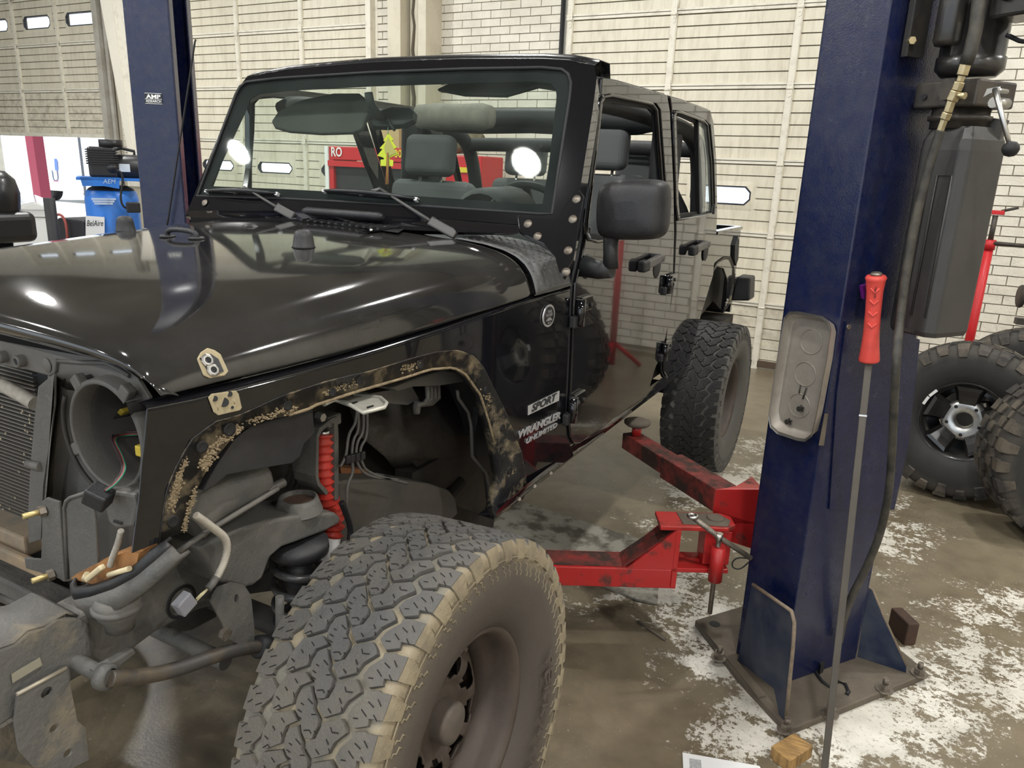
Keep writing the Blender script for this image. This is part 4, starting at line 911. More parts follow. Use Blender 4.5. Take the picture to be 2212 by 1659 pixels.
# ---- windshield
WP = Vector((-1.8, 2.13, 1.615)); WN = Vector((0, -.455, .27)).normalized(); WU = Vector((0, .27, .455)).normalized()
def PW(x, y, off=0.): return PN(x, y, WP + WN * off, WN)
glass = [(428, 424), (510, 206), (520, 188), (534, 178), (600, 170), (807, 157), (1000, 150), (1173, 147), (1215, 151), (1229, 161), (1235, 180), (1232, 210), (1208, 365), (1193, 463), (1169, 464), (908, 446), (603, 430)]
outer_f = [(400, 468), (489, 250), (508, 200), (533, 166), (620, 150), (790, 135), (980, 128), (1170, 127), (1262, 132), (1284, 142), (1289, 170), (1280, 240), (1256, 390), (1240, 486), (1170, 488), (908, 470), (603, 455)]
Gp = [PW(x, y) for x, y in glass]; Op = [PW(x, y, .005) for x, y in outer_f]
wf = obj('windshield_frame', MB().strip(Op + Op[:1], [p + WN * .005 for p in Gp] + [Gp[0] + WN * .005], -WN * .055), M_paint, jeep, bevel=.008, seg=3)
def glass_mat(name, tint, dust):
    m = bpy.data.materials.new(name); m.use_nodes = True; n = m.node_tree.nodes; l = m.node_tree.links; n.remove(n['Principled BSDF']); out = n['Material Output']
    tr = n.new('ShaderNodeBsdfTransparent'); tr.inputs['Color'].default_value = (*tint, 1); go = n.new('ShaderNodeBsdfGlossy'); go.inputs['Roughness'].default_value = .02
    lw = n.new('ShaderNodeLayerWeight'); lw.inputs['Blend'].default_value = .5; pw = n.new('ShaderNodeMath'); pw.operation = 'POWER'; l.new(lw.outputs['Facing'], pw.inputs[0]); pw.inputs[1].default_value = 4.5; fr = n.new('ShaderNodeMapRange'); fr.inputs['To Min'].default_value = .035; fr.inputs['To Max'].default_value = .9; l.new(pw.outputs[0], fr.inputs['Value']); m1 = n.new('ShaderNodeMixShader'); l.new(fr.outputs[0], m1.inputs[0]); l.new(tr.outputs[0], m1.inputs[1]); l.new(go.outputs[0], m1.inputs[2])
    df = n.new('ShaderNodeBsdfDiffuse'); df.inputs['Color'].default_value = (.55, .60, .57, 1); m2 = n.new('ShaderNodeMixShader')
    g = n.new('ShaderNodeNewGeometry'); t = n.new('ShaderNodeTexNoise'); t.inputs['Scale'].default_value = 6; t.inputs['Detail'].default_value = 9; l.new(g.outputs['Position'], t.inputs['Vector'])
    r = n.new('ShaderNodeMapRange'); r.inputs['From Min'].default_value = .3; r.inputs['From Max'].default_value = .75; r.inputs['To Min'].default_value = dust * .4; r.inputs['To Max'].default_value = dust * 1.7; l.new(t.outputs['Fac'], r.inputs['Value'])
    l.new(r.outputs['Result'], m2.inputs[0]); l.new(m1.outputs[0], m2.inputs[1]); l.new(df.outputs[0], m2.inputs[2]); l.new(m2.outputs[0], out.inputs[0]); return m
M_glass = glass_mat('windshield_glass', (.88, .93, .90), .011)
gl = obj('windshield', MB().prism(Gp, -WN * .006), M_glass, jeep)
obj('glass_seal', MB().tube([p + WN * .003 for p in Gp], .006, 6, closed=True), M_black, wf)
# header top
hA_, hB_ = PW(533, 166), PW(1284, 142)
obj('header', MB().grid([[p + Vector((0, 0, 0)) for p in resample([PW(x, y, .006) for x, y in outer_f[3:10]], 16)], [p + Vector((0, .05, .022)) for p in resample([PW(x, y) for x, y in outer_f[3:10]], 16)], [p + Vector((0, .13, .022)) for p in resample([PW(x, y) for x, y in outer_f[3:10]], 16)], [p + Vector((0, .15, -.04)) for p in resample([PW(x, y) for x, y in outer_f[3:10]], 16)]]), mat('scuffed_header', (.014, .014, .015), .25, dirt=(.38, .36, .33), amt=.7, scale=9, thr=.63, soft=.07, drough=.9), wf, solid=.003)
# black ceramic edge inside the glass
BAND = (.02, .05)
gi = []
cg = sum(Gp, Vector()) / len(Gp)
inn_px = [(455, 402), (531, 240), (540, 215), (560, 203), (620, 196), (807, 186), (1000, 180), (1150, 176), (1190, 180), (1200, 192), (1203, 210), (1200, 230), (1185, 360), (1172, 440), (1150, 441), (908, 424), (603, 408)]
obj('glass_border', MB().strip([p - WN * .008 for p in Gp] + [Gp[0] - WN * .008], [PW(x, y, -.008) for x, y in inn_px + inn_px[:1]], -WN * .002), mat('glass_frit', (.012, .014, .016), .9, spec=.05), wf)
# hinge brackets and bolts at the frame foot
br_ = obj('frame_bracket', MB().prism([PW(x, y, .012) for x, y in ((1118, 470), (1200, 475), (1247, 405), (1262, 425), (1238, 560), (1216, 600), (1208, 590), (1199, 556), (1175, 528), (1121, 503))], -WN * .02), M_paint, wf, bevel=.003)
for x, y in ((1140, 483), (1161, 510), (1245, 430), (1237, 473), (1227, 541), (1222, 587)): c = PW(x, y, .013); obj('frame_bolt', MB().lathe([(0, .005), (.006, .005), (.008, .002), (.013, .001), (.014, -.002)], c, WN, 14), M_bolt, wf)
c = PW(441, 437, .012); obj('frame_bolt', MB().lathe([(0, .005), (.008, .004), (.014, -.002)], c, WN, 14), M_bolt, wf)
obj('lower_panel', MB().grid([[PW(x, y, .006) for x, y in ((400, 455), (603, 455), (908, 470), (1120, 487))], [PW(x, y, .03) for x, y in ((412, 470), (603, 472), (908, 490), (1120, 505))], [PW(x, y, .028) for x, y in ((412, 480), (603, 480), (908, 498), (1115, 504))], [PW(x, y, .0) for x, y in ((412, 492), (603, 490), (908, 506), (1110, 508))]], smooth=False), M_paint, wf)
# ---- wipers
M_wip = mat('wiper_black', (.02, .02, .021), .4)
M_arm = mat('wiper_arm_grey', (.075, .073, .070), .45)
def wiper(pts_arm, blade0, blade1, knee):
    r = obj('wiper', MB().bar(PW(*pts_arm[0], .02), PW(*pts_arm[1], .035), .030, .018, up=WN), M_arm, jeep, bevel=.005)
    a, b = PW(*pts_arm[1], .035), PW(*knee, .03)
    obj('wiper_arm', MB().grid([[a + Vector((-.013, 0, 0)), a + WN * .008, a + Vector((.013, 0, 0))], [b + Vector((-.006, 0, 0)), b + WN * .006, b + Vector((.006, 0, 0))]]), M_arm, r, solid=.004)
    obj('arm_joint', MB().bar(PW(*pts_arm[1], .032), PW(*[(pts_arm[1][i] * .82 + pts_arm[0][i] * .18) for i in (0, 1)], .03), .034, .022, up=WN), M_wip, r, bevel=.004)
    c = PW(*[blade0[i] * .62 + blade1[i] * .38 for i in (0, 1)], .028)
    obj('arm_hook', MB().bar(b, c, .010, .008, up=WN), M_arm, r)
    p, q = PW(*blade0, .014), PW(*blade1, .014)
    obj('blade', MB().bar(p, q, .007, .016, up=WN), M_black, r)
    m1 = p.lerp(q, .5); pr_ = [p.lerp(q, t) + WN * (.010 + .016 * math.sin(math.pi * t)) for t in (0.02, .15, .3, .5, .7, .85, .98)]
    obj('blade_bridge', MB().tube(pr_, [.003, .006, .007, .009, .007, .006, .003], 8), M_wip, r)
    for e in (p, q): obj('blade_tip', MB().bar(e + WN * .004, e + (q - p).normalized() * (.012 if e is p else -.012) + WN * .004, .012, .014, up=WN), mat('tip_grey', (.5, .5, .5), .4), r)
wiper([(635, 468), (598, 448)], (446, 415), (603, 421), (530, 405))
wiper([(985, 508), (930, 478)], (700, 414), (904, 433), (822, 408))
# wiper rest bar, cowl vent, hood hinges
p0, p1 = PW(655, 455, .05), PW(828, 468, .05)
obj('frame_bumper', MB().tube([p0, p0.lerp(p1, .05), p0.lerp(p1, .95), p1], [.008, .014, .014, .008], 12), M_trim, wf)
vent = empty('cowl_vent', (XC, 2.11, 1.565)); vent.parent = jeep; vent.matrix_parent_inverse = parent_inv(jeep)
vz = 1.572
vb_ = obj('vent_recess', MB().prism([PZp(x, y, vz) for x, y in ((640, 474), (760, 470), (885, 488), (860, 503), (780, 492))], (0, 0, .001)), M_black, cw)
for i in range(12):
    t = i / 11; a = PZp(650 + 165 * t, 475 + 18 * t, vz + .006); b = PZp(712 + 178 * t, 467 + 20 * t, vz + .008); obj('vent_slat', MB().bar(a, b, .010, .006), M_inner, cw)
for i, (a, b) in enumerate((((775, 508), (872, 487)), ((390, 470), (470, 458)))):
    A0, B0 = on_hood(*a), on_hood(*b); 
    hh = obj('hood_hinge', MB().cyl(B0 + Vector((-.05, 0, .015)), B0 + Vector((.02, 0, .015)), .014, 12), M_paint, hood, bevel=.003)
    obj('hinge_leaf', MB().prism([B0 + Vector((-.05, 0, .004)), B0 + Vector((.01, 0, .004)), A0.lerp(B0, .4) + Vector((.04, 0, .004)), A0 + Vector((0, 0, .004))], (0, 0, .005)), M_paint, hh)
    for t in (.2, .5): obj('hinge_screw', MB().cyl(A0.lerp(B0, t) + Vector((.01, 0, .006)), A0.lerp(B0, t) + Vector((.01, 0, .013)), .005, 8), M_chrome, hh)
# ---- door mirror
mz = PS(1367, 455, .17)
def mir_pt(x, y, dx): return PN(x, y, mz + Vector((0, dx, 0)), Vector((0, -1, 0)))
mo_ = [(1290, 425), (1296, 402), (1312, 390), (1360, 386), (1418, 386), (1436, 393), (1444, 410), (1441, 470), (1437, 500), (1426, 515), (1400, 520), (1330, 520), (1300, 515), (1290, 503), (1288, 470)]
fr_ = [mir_pt(x, y, -.0) for x, y in mo_]; cc_ = sum(fr_, Vector()) / len(fr_)
mrows = [[cc_ + (p - cc_) * .3 + Vector((0, -.055, 0)) for p in fr_], [cc_ + (p - cc_) * .72 + Vector((.0, -.050, 0)) for p in fr_], [cc_ + (p - cc_) * .90 + Vector((0, -.035, 0)) for p in fr_], [cc_ + (p - cc_) * .99 + Vector((0, -.005, 0)) for p in fr_], [cc_ + (p - cc_) * 1.0 + Vector((0, .05, 0)) for p in fr_], [cc_ + (p - cc_) * .93 + Vector((0, .055, 0)) for p in fr_]]
mb = MB().grid(mrows, closev=True); mb.add(mrows[0], [tuple(range(len(fr_)))]); mb.add([p + Vector((0, -.01, 0)) for p in mrows[5]], [tuple(range(len(fr_)))])
MR = obj('door_mirror', mb, M_trim, jeep, sub=2)
a, b = mir_pt(1319, 515, .0), mir_pt(1319, 580, .0)
obj('mirror_neck', MB().tube([a + Vector((0, 0, .02)), a.lerp(b, .5), b], [.026, .024, .026], 16), M_trim, MR)
c0 = PS(1262, 575, .01); obj('mirror_arm', MB().tube([c0, c0.lerp(b, .6) + Vector((0, 0, -.008)), b + Vector((.006, 0, -.004))], [.036, .031, .027], 18), M_trim, MR)
obj('mirror_foot', MB().lathe([(0, .02), (.035, .018), (.046, .004), (.05, -.004)], PS(1262, 575, .0), (1, 0, 0), 28), M_trim, MR)
# ---- cabin
M_cage = M_inner
def tubep(name, pts, r, m=None, parent=None, it=2): return obj(name, MB().tube(smooth_path([Vector(p) for p in pts], it), r, 12), m or M_cage, parent or jeep)
xi0, xi1 = -1.10, 2 * XC + 1.10
for x_, o_ in ((xi0, -1), (xi1, 1)):
    tubep('roll_bar', [(x_, 2.52, 1.98), (x_, 2.60, 2.02), (x_, 3.35, 2.0), (x_, 3.5, 1.98)], .032)
    tubep('roll_bar', [(x_, 3.42, 1.2), (x_, 3.45, 1.6), (x_, 3.46, 2.0)], .055)
    tubep('roll_bar', [(x_, 3.46, 2.0), (x_, 3.85, 1.98), (x_, 4.05, 1.90), (x_, 4.15, 1.60), (x_, 4.2, 1.3)], .04)
    obj('pillar_pad', MB().box((x_ + .02 * o_, 3.60, 1.66), (.10, .14, .62)), M_inner, jeep, bevel=.03, seg=3)
tubep('cross_bar', [(xi0, 3.46, 2.0), (XC, 3.46, 2.02), (xi1, 3.46, 2.0)], .045)
tubep('cross_bar', [(xi0, 4.02, 1.90), (XC, 4.05, 1.91), (xi1, 4.02, 1.90)], .038)
obj('sound_bar', MB().lathe([(0, -.62), (.04, -.62), (.055, -.55), (.062, -.3), (.055, 0), (.062, .3), (.055, .55), (.04, .62), (0, .62)], (XC, 3.50, 2.0), (1, 0, 0), 20), M_inner, jeep)
tubep('diagonal_bar', [(-1.35, 4.05, 1.88), (-1.14, 4.12, 1.55), (-1.12, 4.2, 1.35)], .03)
obj('bar_wrap', MB().lathe([(0, -.2), (.055, -.2), (.062, -.1), (.058, .05), (.062, .15), (.05, .2), (0, .2)], (-2.05, 3.2, 2.0), (1, 0, 0), 16), mat('khaki_wrap', (.16, .155, .13), .8, dirt=(.3, .28, .22), amt=.5, scale=15), jeep)
# seats
def rbox(c, d, r, n=3):
    return c, d
def seat(x, y, zh, name):
    s = obj(name, MB().box((x, y + .01, zh - .42), (.46, .13, .62), Matrix.Rotation(-.2, 3, 'X')), M_seat, jeep, bevel=.05, seg=4)
    h = obj('headrest', MB().box((x, y + .03, zh), (.26, .10, .19), Matrix.Rotation(-.12, 3, 'X')), M_seat, s, bevel=.04, seg=5)
    for d in (-.06, .06): obj('headrest_post', MB().cyl((x + d, y + .02, zh - .24), (x + d, y + .03, zh - .06), .007, 8), M_chrome, s)
    obj('cushion', MB().box((x, y - .28, zh - .88), (.48, .5, .16)), M_seat, s, bevel=.05, seg=3)
seat(-2.135, 3.10, 1.82, 'front_seat'); seat(-1.40, 3.44, 1.88, 'front_seat'); seat(-2.14, 4.1, 1.83, 'rear_seat'); seat(-1.44, 4.1, 1.80, 'rear_seat')
obj('seat_belt', MB().prism([(-1.13, 3.42, 1.75), (-1.13, 3.47, 1.75), (-1.14, 3.44, 1.2), (-1.14, 3.39, 1.2)], (.004, 0, 0)), M_black, jeep)
# dash and steering wheel
ds = MB().grid([[Vector((x, 2.26, 1.52)) for x in (-2.5, XC, -1.08)], [Vector((x, 2.34, 1.60)) for x in (-2.5, XC, -1.08)], [Vector((x, 2.50, 1.615)) for x in (-2.5, XC, -1.08)], [Vector((x, 2.62, 1.58)) for x in (-2.5, XC, -1.08)], [Vector((x, 2.66, 1.3)) for x in (-2.5, XC, -1.08)]])
dsh = obj('dashboard', ds, M_dash, jeep, solid=.01)
obj('cluster_hood', MB().lathe([(.11, -.12), (.13, -.10), (.135, .10), (.12, .12)], (-1.40, 2.48, 1.58), (0, 1, 0), 20, 0, 2 * math.pi), M_inner, dsh)
swc = Vector((-1.40, 2.80, 1.56)); swn = Vector((0, .85, .5)).normalized(); su = Vector((1, 0, 0)); sv = swn.cross(su)
sw_ = obj('steering_wheel', MB().tube([swc + (su * math.cos(a) + sv * math.sin(a)) * .185 for a in [2 * math.pi * i / 36 for i in range(36)]], .015, 10, closed=True), M_inner, jeep)
obj('wheel_hub', MB().lathe([(0, .03), (.05, .02), (.065, -.02), (.04, -.16), (0, -.16)], swc, swn, 20), M_inner, sw_)
for a in (0, math.pi, -math.pi / 2): obj('wheel_spoke', MB().bar(swc, swc + (su * math.cos(a) + sv * math.sin(a)) * .18, .03, .012, up=swn), M_inner, sw_)
# sun visors and inside mirror
def PWb(x, y, off): return PW(x, y, off)
vis1 = [(585, 262), (600, 240), (650, 215), (720, 200), (775, 200), (792, 215), (795, 245), (780, 278), (760, 286), (690, 288), (620, 283), (592, 275)]
obj('sun_visor', MB().prism([PW(x, y, -.10) for x, y in vis1], -WN * .02), mat('visor_dark', (.05, .05, .045), .8), jeep, bevel=.008)
vis2 = [(942, 192), (985, 172), (1070, 158), (1130, 160), (1190, 172), (1225, 195), (1160, 185), (1090, 205), (1000, 203)]
obj('sun_visor', MB().prism([PW(x, y, -.10) for x, y in vis2], -WN * .02), MAT['visor_dark'], jeep, bevel=.006)
ms = obj('mirror_stalk', MB().tube([PW(796, 200, -.02), PW(800, 225, -.05), PW(815, 250, -.10), PW(830, 258, -.12)], [.016, .018, .02, .012], 10), M_inner, jeep)
rm = [(800, 262), (812, 240), (845, 230), (885, 231), (895, 240), (892, 258), (870, 268), (830, 273), (805, 272)]
obj('rear_view_mirror', MB().prism([PW(x, y, -.13) for x, y in rm], -WN * .03), M_inner, ms, bevel=.006)
# air freshener hanging from the mirror: a thing of its own
tree = [(839, 287), (828, 304), (834, 305), (820, 320), (826, 322), (815, 336), (828, 340), (830, 344), (822, 345), (822, 358), (848, 359), (849, 346), (840, 344), (842, 340), (860, 332), (850, 322), (857, 318), (846, 304), (850, 301)]
af = empty('air_freshener', PW(838, 320, -.14), 'yellow tree-shaped air freshener hanging below the inside mirror', 'air freshener')
obj('tree_card', MB().prism([PW(x, y, -.14) for x, y in tree], -WN * .003), mat('yellow_card', (.75, .72, .03), .6), af)
obj('card_front', MB().prism([PW(x, y, -.138) for x, y in ((838, 296), (849, 318), (856, 330), (840, 338), (832, 330), (830, 318))], WN * .001), mat('tan_card', (.55, .42, .12), .6), af)
obj('string', MB().tube([PW(833, 250, -.135), PW(838, 270, -.137), PW(838, 290, -.138)], .0015, 5), mat('teal_string', (.25, .45, .40), .7), af)
for i, c in enumerate(((.45, .12, .05), (.6, .35, .05), (.35, .08, .06))): obj('tassel', MB().tube([PW(836 + i, 330, -.135), PW(835 + i * 2, 365, -.135), PW(833 + i * 3, 398, -.135)], .0016, 5), mat('tassel%d' % i, c, .8), af)
obj('black_clip', MB().tube([PW(838, 258, -.12), PW(844, 270, -.12), PW(852, 281, -.12)], .006, 6), M_inner, af)
# ================================================================ FRONT END OF THE CAR
def fill_ring(name, outer, holes, m, parent, thick=.004, bevel=0):
    me = bpy.data.meshes.new(name); bm = bmesh.new(); ed = []
    for P in [outer] + holes:
        vs = [bm.verts.new(p) for p in P]; ed += [bm.edges.new((vs[i], vs[(i + 1) % len(vs)])) for i in range(len(vs))]
    bmesh.ops.triangle_fill(bm, edges=ed, use_beauty=True); bmesh.ops.recalc_face_normals(bm, faces=bm.faces); bm.to_mesh(me); bm.free(); me.materials.append(m)
    o = bpy.data.objects.new(name, me); link(o, parent); s = o.modifiers.new('s', 'SOLIDIFY'); s.thickness = thick; s.offset = 0
    if bevel: b = o.modifiers.new('b', 'BEVEL'); b.width = bevel; b.segments = 2; b.limit_method = 'ANGLE'
    return o
YG = .87
RC = Vector((-1.312, .85, 1.262)); RADH = .112
circ = lambda c, r, n=36, ax=(0, -1, 0): [c + (Vector((1, 0, 0)) * math.cos(2 * math.pi * i / n) + Vector((0, 0, 1)) * math.sin(2 * math.pi * i / n)) * r for i in range(n)]
g_out = [PYp(x, y, YG) for x, y in ((106, 813), (120, 770), (170, 772), (255, 782), (300, 815), (340, 880), (345, 1000), (330, 1120), (300, 1200), (215, 1245), (140, 1255), (118, 1240), (95, 1190), (92, 1165), (105, 1000), (118, 880))]
hc = Vector((RC.x, YG, RC.z))
gp_ = fill_ring('grille_panel', g_out, [circ(hc, .104)], M_greyp, jeep, .006)
# soft vertical swell beside the radiator opening
sw0 = resample([PYp(x, y, YG - .012) for x, y in ((128, 815), (122, 900), (112, 1000), (100, 1070), (88, 1150))], 14); sw1 = resample([PYp(x, y, YG - .012) for x, y in ((165, 850), (150, 930), (128, 1010), (118, 1080), (112, 1160))], 14)
obj('panel_swell', MB().grid([[p + Vector((0, .02, 0)) for p in sw0], [a.lerp(b, .3) - Vector((0, .012, 0)) for a, b in zip(sw0, sw1)], [a.lerp(b, .7) - Vector((0, .010, 0)) for a, b in zip(sw0, sw1)], [p + Vector((.02, .022, 0)) for p in sw1]]), M_greyp, gp_)
# headlamp bucket
hb = obj('headlamp_ring', MB().lathe([(.100, -.022), (.101, .012), (.104, .016), (.112, .012), (.114, -.02)], RC, (0, -1, 0), 48), M_greyp, jeep)
obj('lamp_bucket', MB().lathe([(.100, -.022), (.092, -.03), (.090, -.09), (.075, -.13), (.072, -.20), (.0, -.22)], RC, (0, -1, 0), 40), M_under, hb)
obj('bucket_lip', MB().lathe([(.080, -.095), (.074, -.09), (.070, -.10), (.070, -.14)], RC + Vector((.012, 0, 0)), (0, -1, 0), 40), M_greyp, hb)
obj('retainer_arc', MB().tube([RC + Vector((math.cos(a) * .125, -.016, math.sin(a) * .125)) for a in [math.radians(150 + 7 * i) for i in range(17)]], .005, 6), M_under, hb)
for a in (128, 205, 55): 
    c = RC + Vector((math.cos(math.radians(a)) * .118, -.006, math.sin(math.radians(a)) * .118)); obj('ring_tab', MB().box(c, (.030, .02, .026), Matrix.Rotation(-math.radians(a), 3, 'Y')), M_greyp, hb, bevel=.004)
# top crossbar of the radiator support
tb = [PYp(x, y, YG - .01) for x, y in ((-60, 725), (0, 736), (77, 751), (122, 772), (118, 806), (106, 813), (58, 800), (0, 790), (-60, 780))]
cb = obj('support_bar', MB().prism(tb, (0, .05, 0)), M_greyp, jeep, bevel=.004)
obj('support_shelf', MB().prism([p + Vector((0, 0, .0)) for p in (PYp(-60, 725, YG - .01), PYp(0, 736, YG - .01), PYp(77, 751, YG - .01), PYp(122, 772, YG - .01), PYp(255, 782, YG), PYp(255, 782, YG) + Vector((0, .14, .01)), PYp(0, 736, YG) + Vector((-.1, .16, .02)))], (0, 0, -.003)), M_greyp, cb)
for px, py in ((10, 770), (49, 779)):
    c = PYp(px, py, YG - .012); obj('bar_boss', MB().lathe([(.006, -.006), (.007, .014), (.010, .016), (.013, .012), (.013, -.006)], c, (0, -1, 0), 18), M_greyp, cb)
    obj('boss_hole', MB().cyl(c - Vector((0, .012, 0)), c - Vector((0, .0125, 0)), .007, 12), M_black, cb)
c = PYp(100, 789, YG - .012); obj('bar_rivet', MB().lathe([(0, .003), (.006, .003), (.012, .0015), (.015, 0)], c, (0, -1, 0), 18), M_greyp, cb)
obj('top_cover', MB().prism([PYp(x, y, YG + .02) for x, y in ((-60, 705), (0, 715), (60, 722), (112, 742), (77, 751), (0, 736), (-60, 727))], (0, .08, .02)), M_under, cb)
obj('panel_slot', MB().prism([PYp(x, y, YG - .005) for x, y in ((165, 815), (196, 808), (203, 818), (172, 824))], (0, -.001, 0)), M_black, gp_)
obj('panel_ridge', MB().tube([PYp(x, y, YG - .004) for x, y in ((120, 778), (170, 782), (230, 784), (262, 800), (281, 812))], .005, 8), M_greyp, gp_)
# deflector plate
dp = [PYp(x, y, YG - .05) for x, y in ((83, 835), (118, 806), (117, 872), (106, 960), (93, 1050), (88, 1165), (62, 1173), (60, 1120), (66, 1000), (75, 900))]
obj('deflector', MB().prism(dp, (0, .004, 0)), M_frame, jeep)
obj('deflector_side', MB().prism([PYp(117, 808, YG - .05), PYp(114, 880, YG - .05), PYp(90, 1165, YG - .05), PYp(90, 1165, YG + .03), PYp(112, 880, YG + .03), PYp(118, 812, YG + .03)], (.003, 0, 0)), M_frame, jeep)
c = PYp(62, 1002, YG - .05); obj('deflector_pin', MB().cyl(c, c + Vector((.045, 0, .004)), .010, 12), M_greyp, jeep)
# condenser with fins
cdr = obj('radiator', MB().prism([PYp(x, y, .95) for x, y in ((-80, 790), (120, 790), (110, 1190), (-80, 1120))], (0, .05, 0)), M_black, jeep)
fm = MB()
z0_, z1_ = PYp(0, 1150, .94).z, PYp(0, 800, .94).z; xr = PYp(95, 1000, .94).x; k = 0
zz = z0_
while zz < z1_ + .03:
    fm.box(((xr - 2.3) / 2, .945, zz), (2.3 + xr, .006, .0028)); zz += .0098
tag(obj('radiator_fins', fm, mat('fin_grey', (.19, .175, .15), .5, .4), cdr), kind='stuff')
spk = MB()
for _ in range(26): p = PYp(random.uniform(0, 75), random.uniform(860, 1120), .938); spk.box(p, (.004, .002, .005))
tag(obj('bug_marks', spk, mat('bug_tan', (.35, .30, .22), .9), cdr), kind='stuff')
def conduit(name, pts, r, m, parent, ribs=40):
    P = resample(smooth_path([Vector(p) for p in pts], 3), ribs * 2); rs = [r * (1.0 if i % 2 else .74) for i in range(len(P))]
    return obj(name, MB().tube(P, rs, 10), m, parent)
M_cond = mat('pale_conduit', (.42, .39, .34), .7, dirt=(.2, .17, .13), amt=.5, scale=40)
conduit('harness_conduit', [PYp(x, y, YG + .03) for x, y in ((-40, 815), (5, 832), (40, 850), (76, 872))], .016, M_cond, jeep, 24)
# lower crossmember, bars
M_tan = mat('dusty_bar', (.17, .15, .12), .6, dirt=(.52, .36, .21), amt=.75, scale=4, thr=.5, soft=.15, drough=.9)
def lat_bar(name, pa, pb, y, h, d, m, x0=None): 
    a, b = PYp(*pa, y), PYp(*pb, y); b = Vector((b.x, y, a.z)) if abs(a.z - b.z) < .05 else b
    return obj(name, MB().prism([Vector((a.x - .8, y, a.z)), b, b - Vector((0, 0, h)), Vector((a.x - .8, y, a.z - h))], (0, d, 0)), m, jeep, bevel=.006)
lat_bar('crossmember', (0, 1142), (50, 1165), .885, .05, .07, M_tan)
lat_bar('crossmember_lip', (0, 1185), (90, 1228), .86, .035, .02, M_tan)
lat_bar('bumper_beam', (0, 1250), (140, 1312), .84, .045, .06, M_frame)
lat_bar('lower_beam', (0, 1225), (150, 1282), .90, .03, .06, M_under)
obj('tie_rod', MB().tube([(-2.5, 1.08, .62), (-1.35, 1.10, .58)], .021, 12), M_frame, jeep); obj('track_bar', MB().tube([(-2.4, 1.22, .60), (-1.5, 1.15, .72)], .02, 12), M_frame, jeep)
obj('drag_link', MB().tube([PYp(-40, 1310, .98), PYp(95, 1370, .98)], .022, 12), M_frame, jeep); obj('stabilizer', MB().tube([PYp(-40, 1268, .98), PYp(120, 1335, .98)], .017, 12), mat('dull_alloy', (.16, .15, .14), .45, .6), jeep)
# mounting flanges by the radiator foot
YB = .80
fl_a = [PYp(x, y, YB + .01) for x, y in ((90, 1083), (100, 1075), (128, 1084), (132, 1150), (140, 1255), (95, 1240), (55, 1228), (52, 1205), (88, 1208), (90, 1160))]
fa_ = obj('foot_bracket', MB().prism(fl_a, (0, .006, 0)), M_frame, jeep, bevel=.002)
for px, py in ((98, 1103), (116, 1240)):
    c = PYp(px, py, YB + .01); obj('stud', MB().cyl(c, c - Vector((.01, .04, 0)), .006, 10), mat('yellow_zinc', (.55, .44, .2), .4, .7), fa_); obj('stud_nut', MB().cyl(c, c - Vector((.003, .012, 0)), .012, 6, smooth=False), M_bolt, fa_)
fl_b = [PYp(x, y, YB - .02) for x, y in ((139, 1098), (143, 1083), (152, 1075), (187, 1064), (198, 1085), (206, 1130), (212, 1240), (152, 1252), (146, 1200), (141, 1140))]
obj('side_flange', MB().prism(fl_b, (0, .006, 0)), M_frame, jeep, bevel=.002)
obj('flange_edge', MB().tube([PYp(x, y, YB - .021) for x, y in ((187, 1064), (152, 1075), (143, 1083), (139, 1098), (141, 1140), (146, 1250))], .004, 6), M_greyp, jeep)
# corner cup below the fender
YC = .765
cu_t = [(148, 1250), (158, 1262), (178, 1268), (215, 1263), (255, 1250), (285, 1232), (300, 1205), (318, 1190)]; cu_m = [(152, 1276), (162, 1283), (185, 1284), (220, 1277), (262, 1264), (294, 1246), (315, 1222), (330, 1200)]; cu_b = [(160, 1308), (170, 1324), (197, 1328), (234, 1318), (277, 1302), (309, 1278), (333, 1247), (348, 1220)]
depth = [.02, -.005, -.02, -.02, -.012, .0, .02, .04]
row = lambda L, d: [p + Vector((0, dd + d, 0)) for p, dd in zip([PYp(x, y, YC) for x, y in L], depth)]
rt, rm_, rb2 = [resample(row(L, 0), 26) for L in (cu_t, cu_m, cu_b)]
cup = obj('corner_cup', MB().grid([[p + Vector((0, .01, .004)) for p in rt], rt, rm_]), M_trim, jeep, solid=.006)
obj('cup_skirt', MB().grid([rm_, rb2, [p + Vector((0, .02, 0)) for p in rb2]]), M_frame, cup, solid=.006)
M_rust = mat('rusty_cup', (.42, .20, .07), .9, dirt=(.15, .07, .03), amt=.6, scale=25)
obj('cup_inside', MB().prism([PYp(x, y, YC + .01) for x, y in ((152, 1250), (200, 1262), (255, 1246), (296, 1215), (300, 1195), (270, 1192), (215, 1215), (165, 1240))], (0, .04, .005)), M_rust, cup)
M_cream = mat('cream_plug', (.62, .52, .33), .6)
c = [PYp(x, y, YC - .01) for x, y in ((188, 1252), (222, 1224))]; obj('bulb_plug', MB().bar(c[0], c[1], .013, .011), M_cream, cup, bevel=.004)
c = [PYp(x, y, YC - .005) for x, y in ((235, 1242), (280, 1228))]; obj('bulb_plug', MB().tube([c[0], c[1]], .005, 10), M_cream, cup)
c = [PYp(x, y, YC - .01) for x, y in ((183, 1250), (188, 1240))]; obj('plug_pin', MB().tube(c, .006, 10), M_cream, cup)
conduit('lamp_conduit', [PYp(x, y, YC) for x, y in ((262, 1145), (255, 1175), (243, 1205), (238, 1222))], .0062, M_cond, jeep, 16)
ls = obj('lamp_socket', MB().prism([PYp(x, y, YC + .02) for x, y in ((222, 1085), (245, 1062), (290, 1068), (296, 1100), (288, 1140), (250, 1142), (234, 1130))], (0, .07, 0)), M_greyp, jeep, bevel=.006)
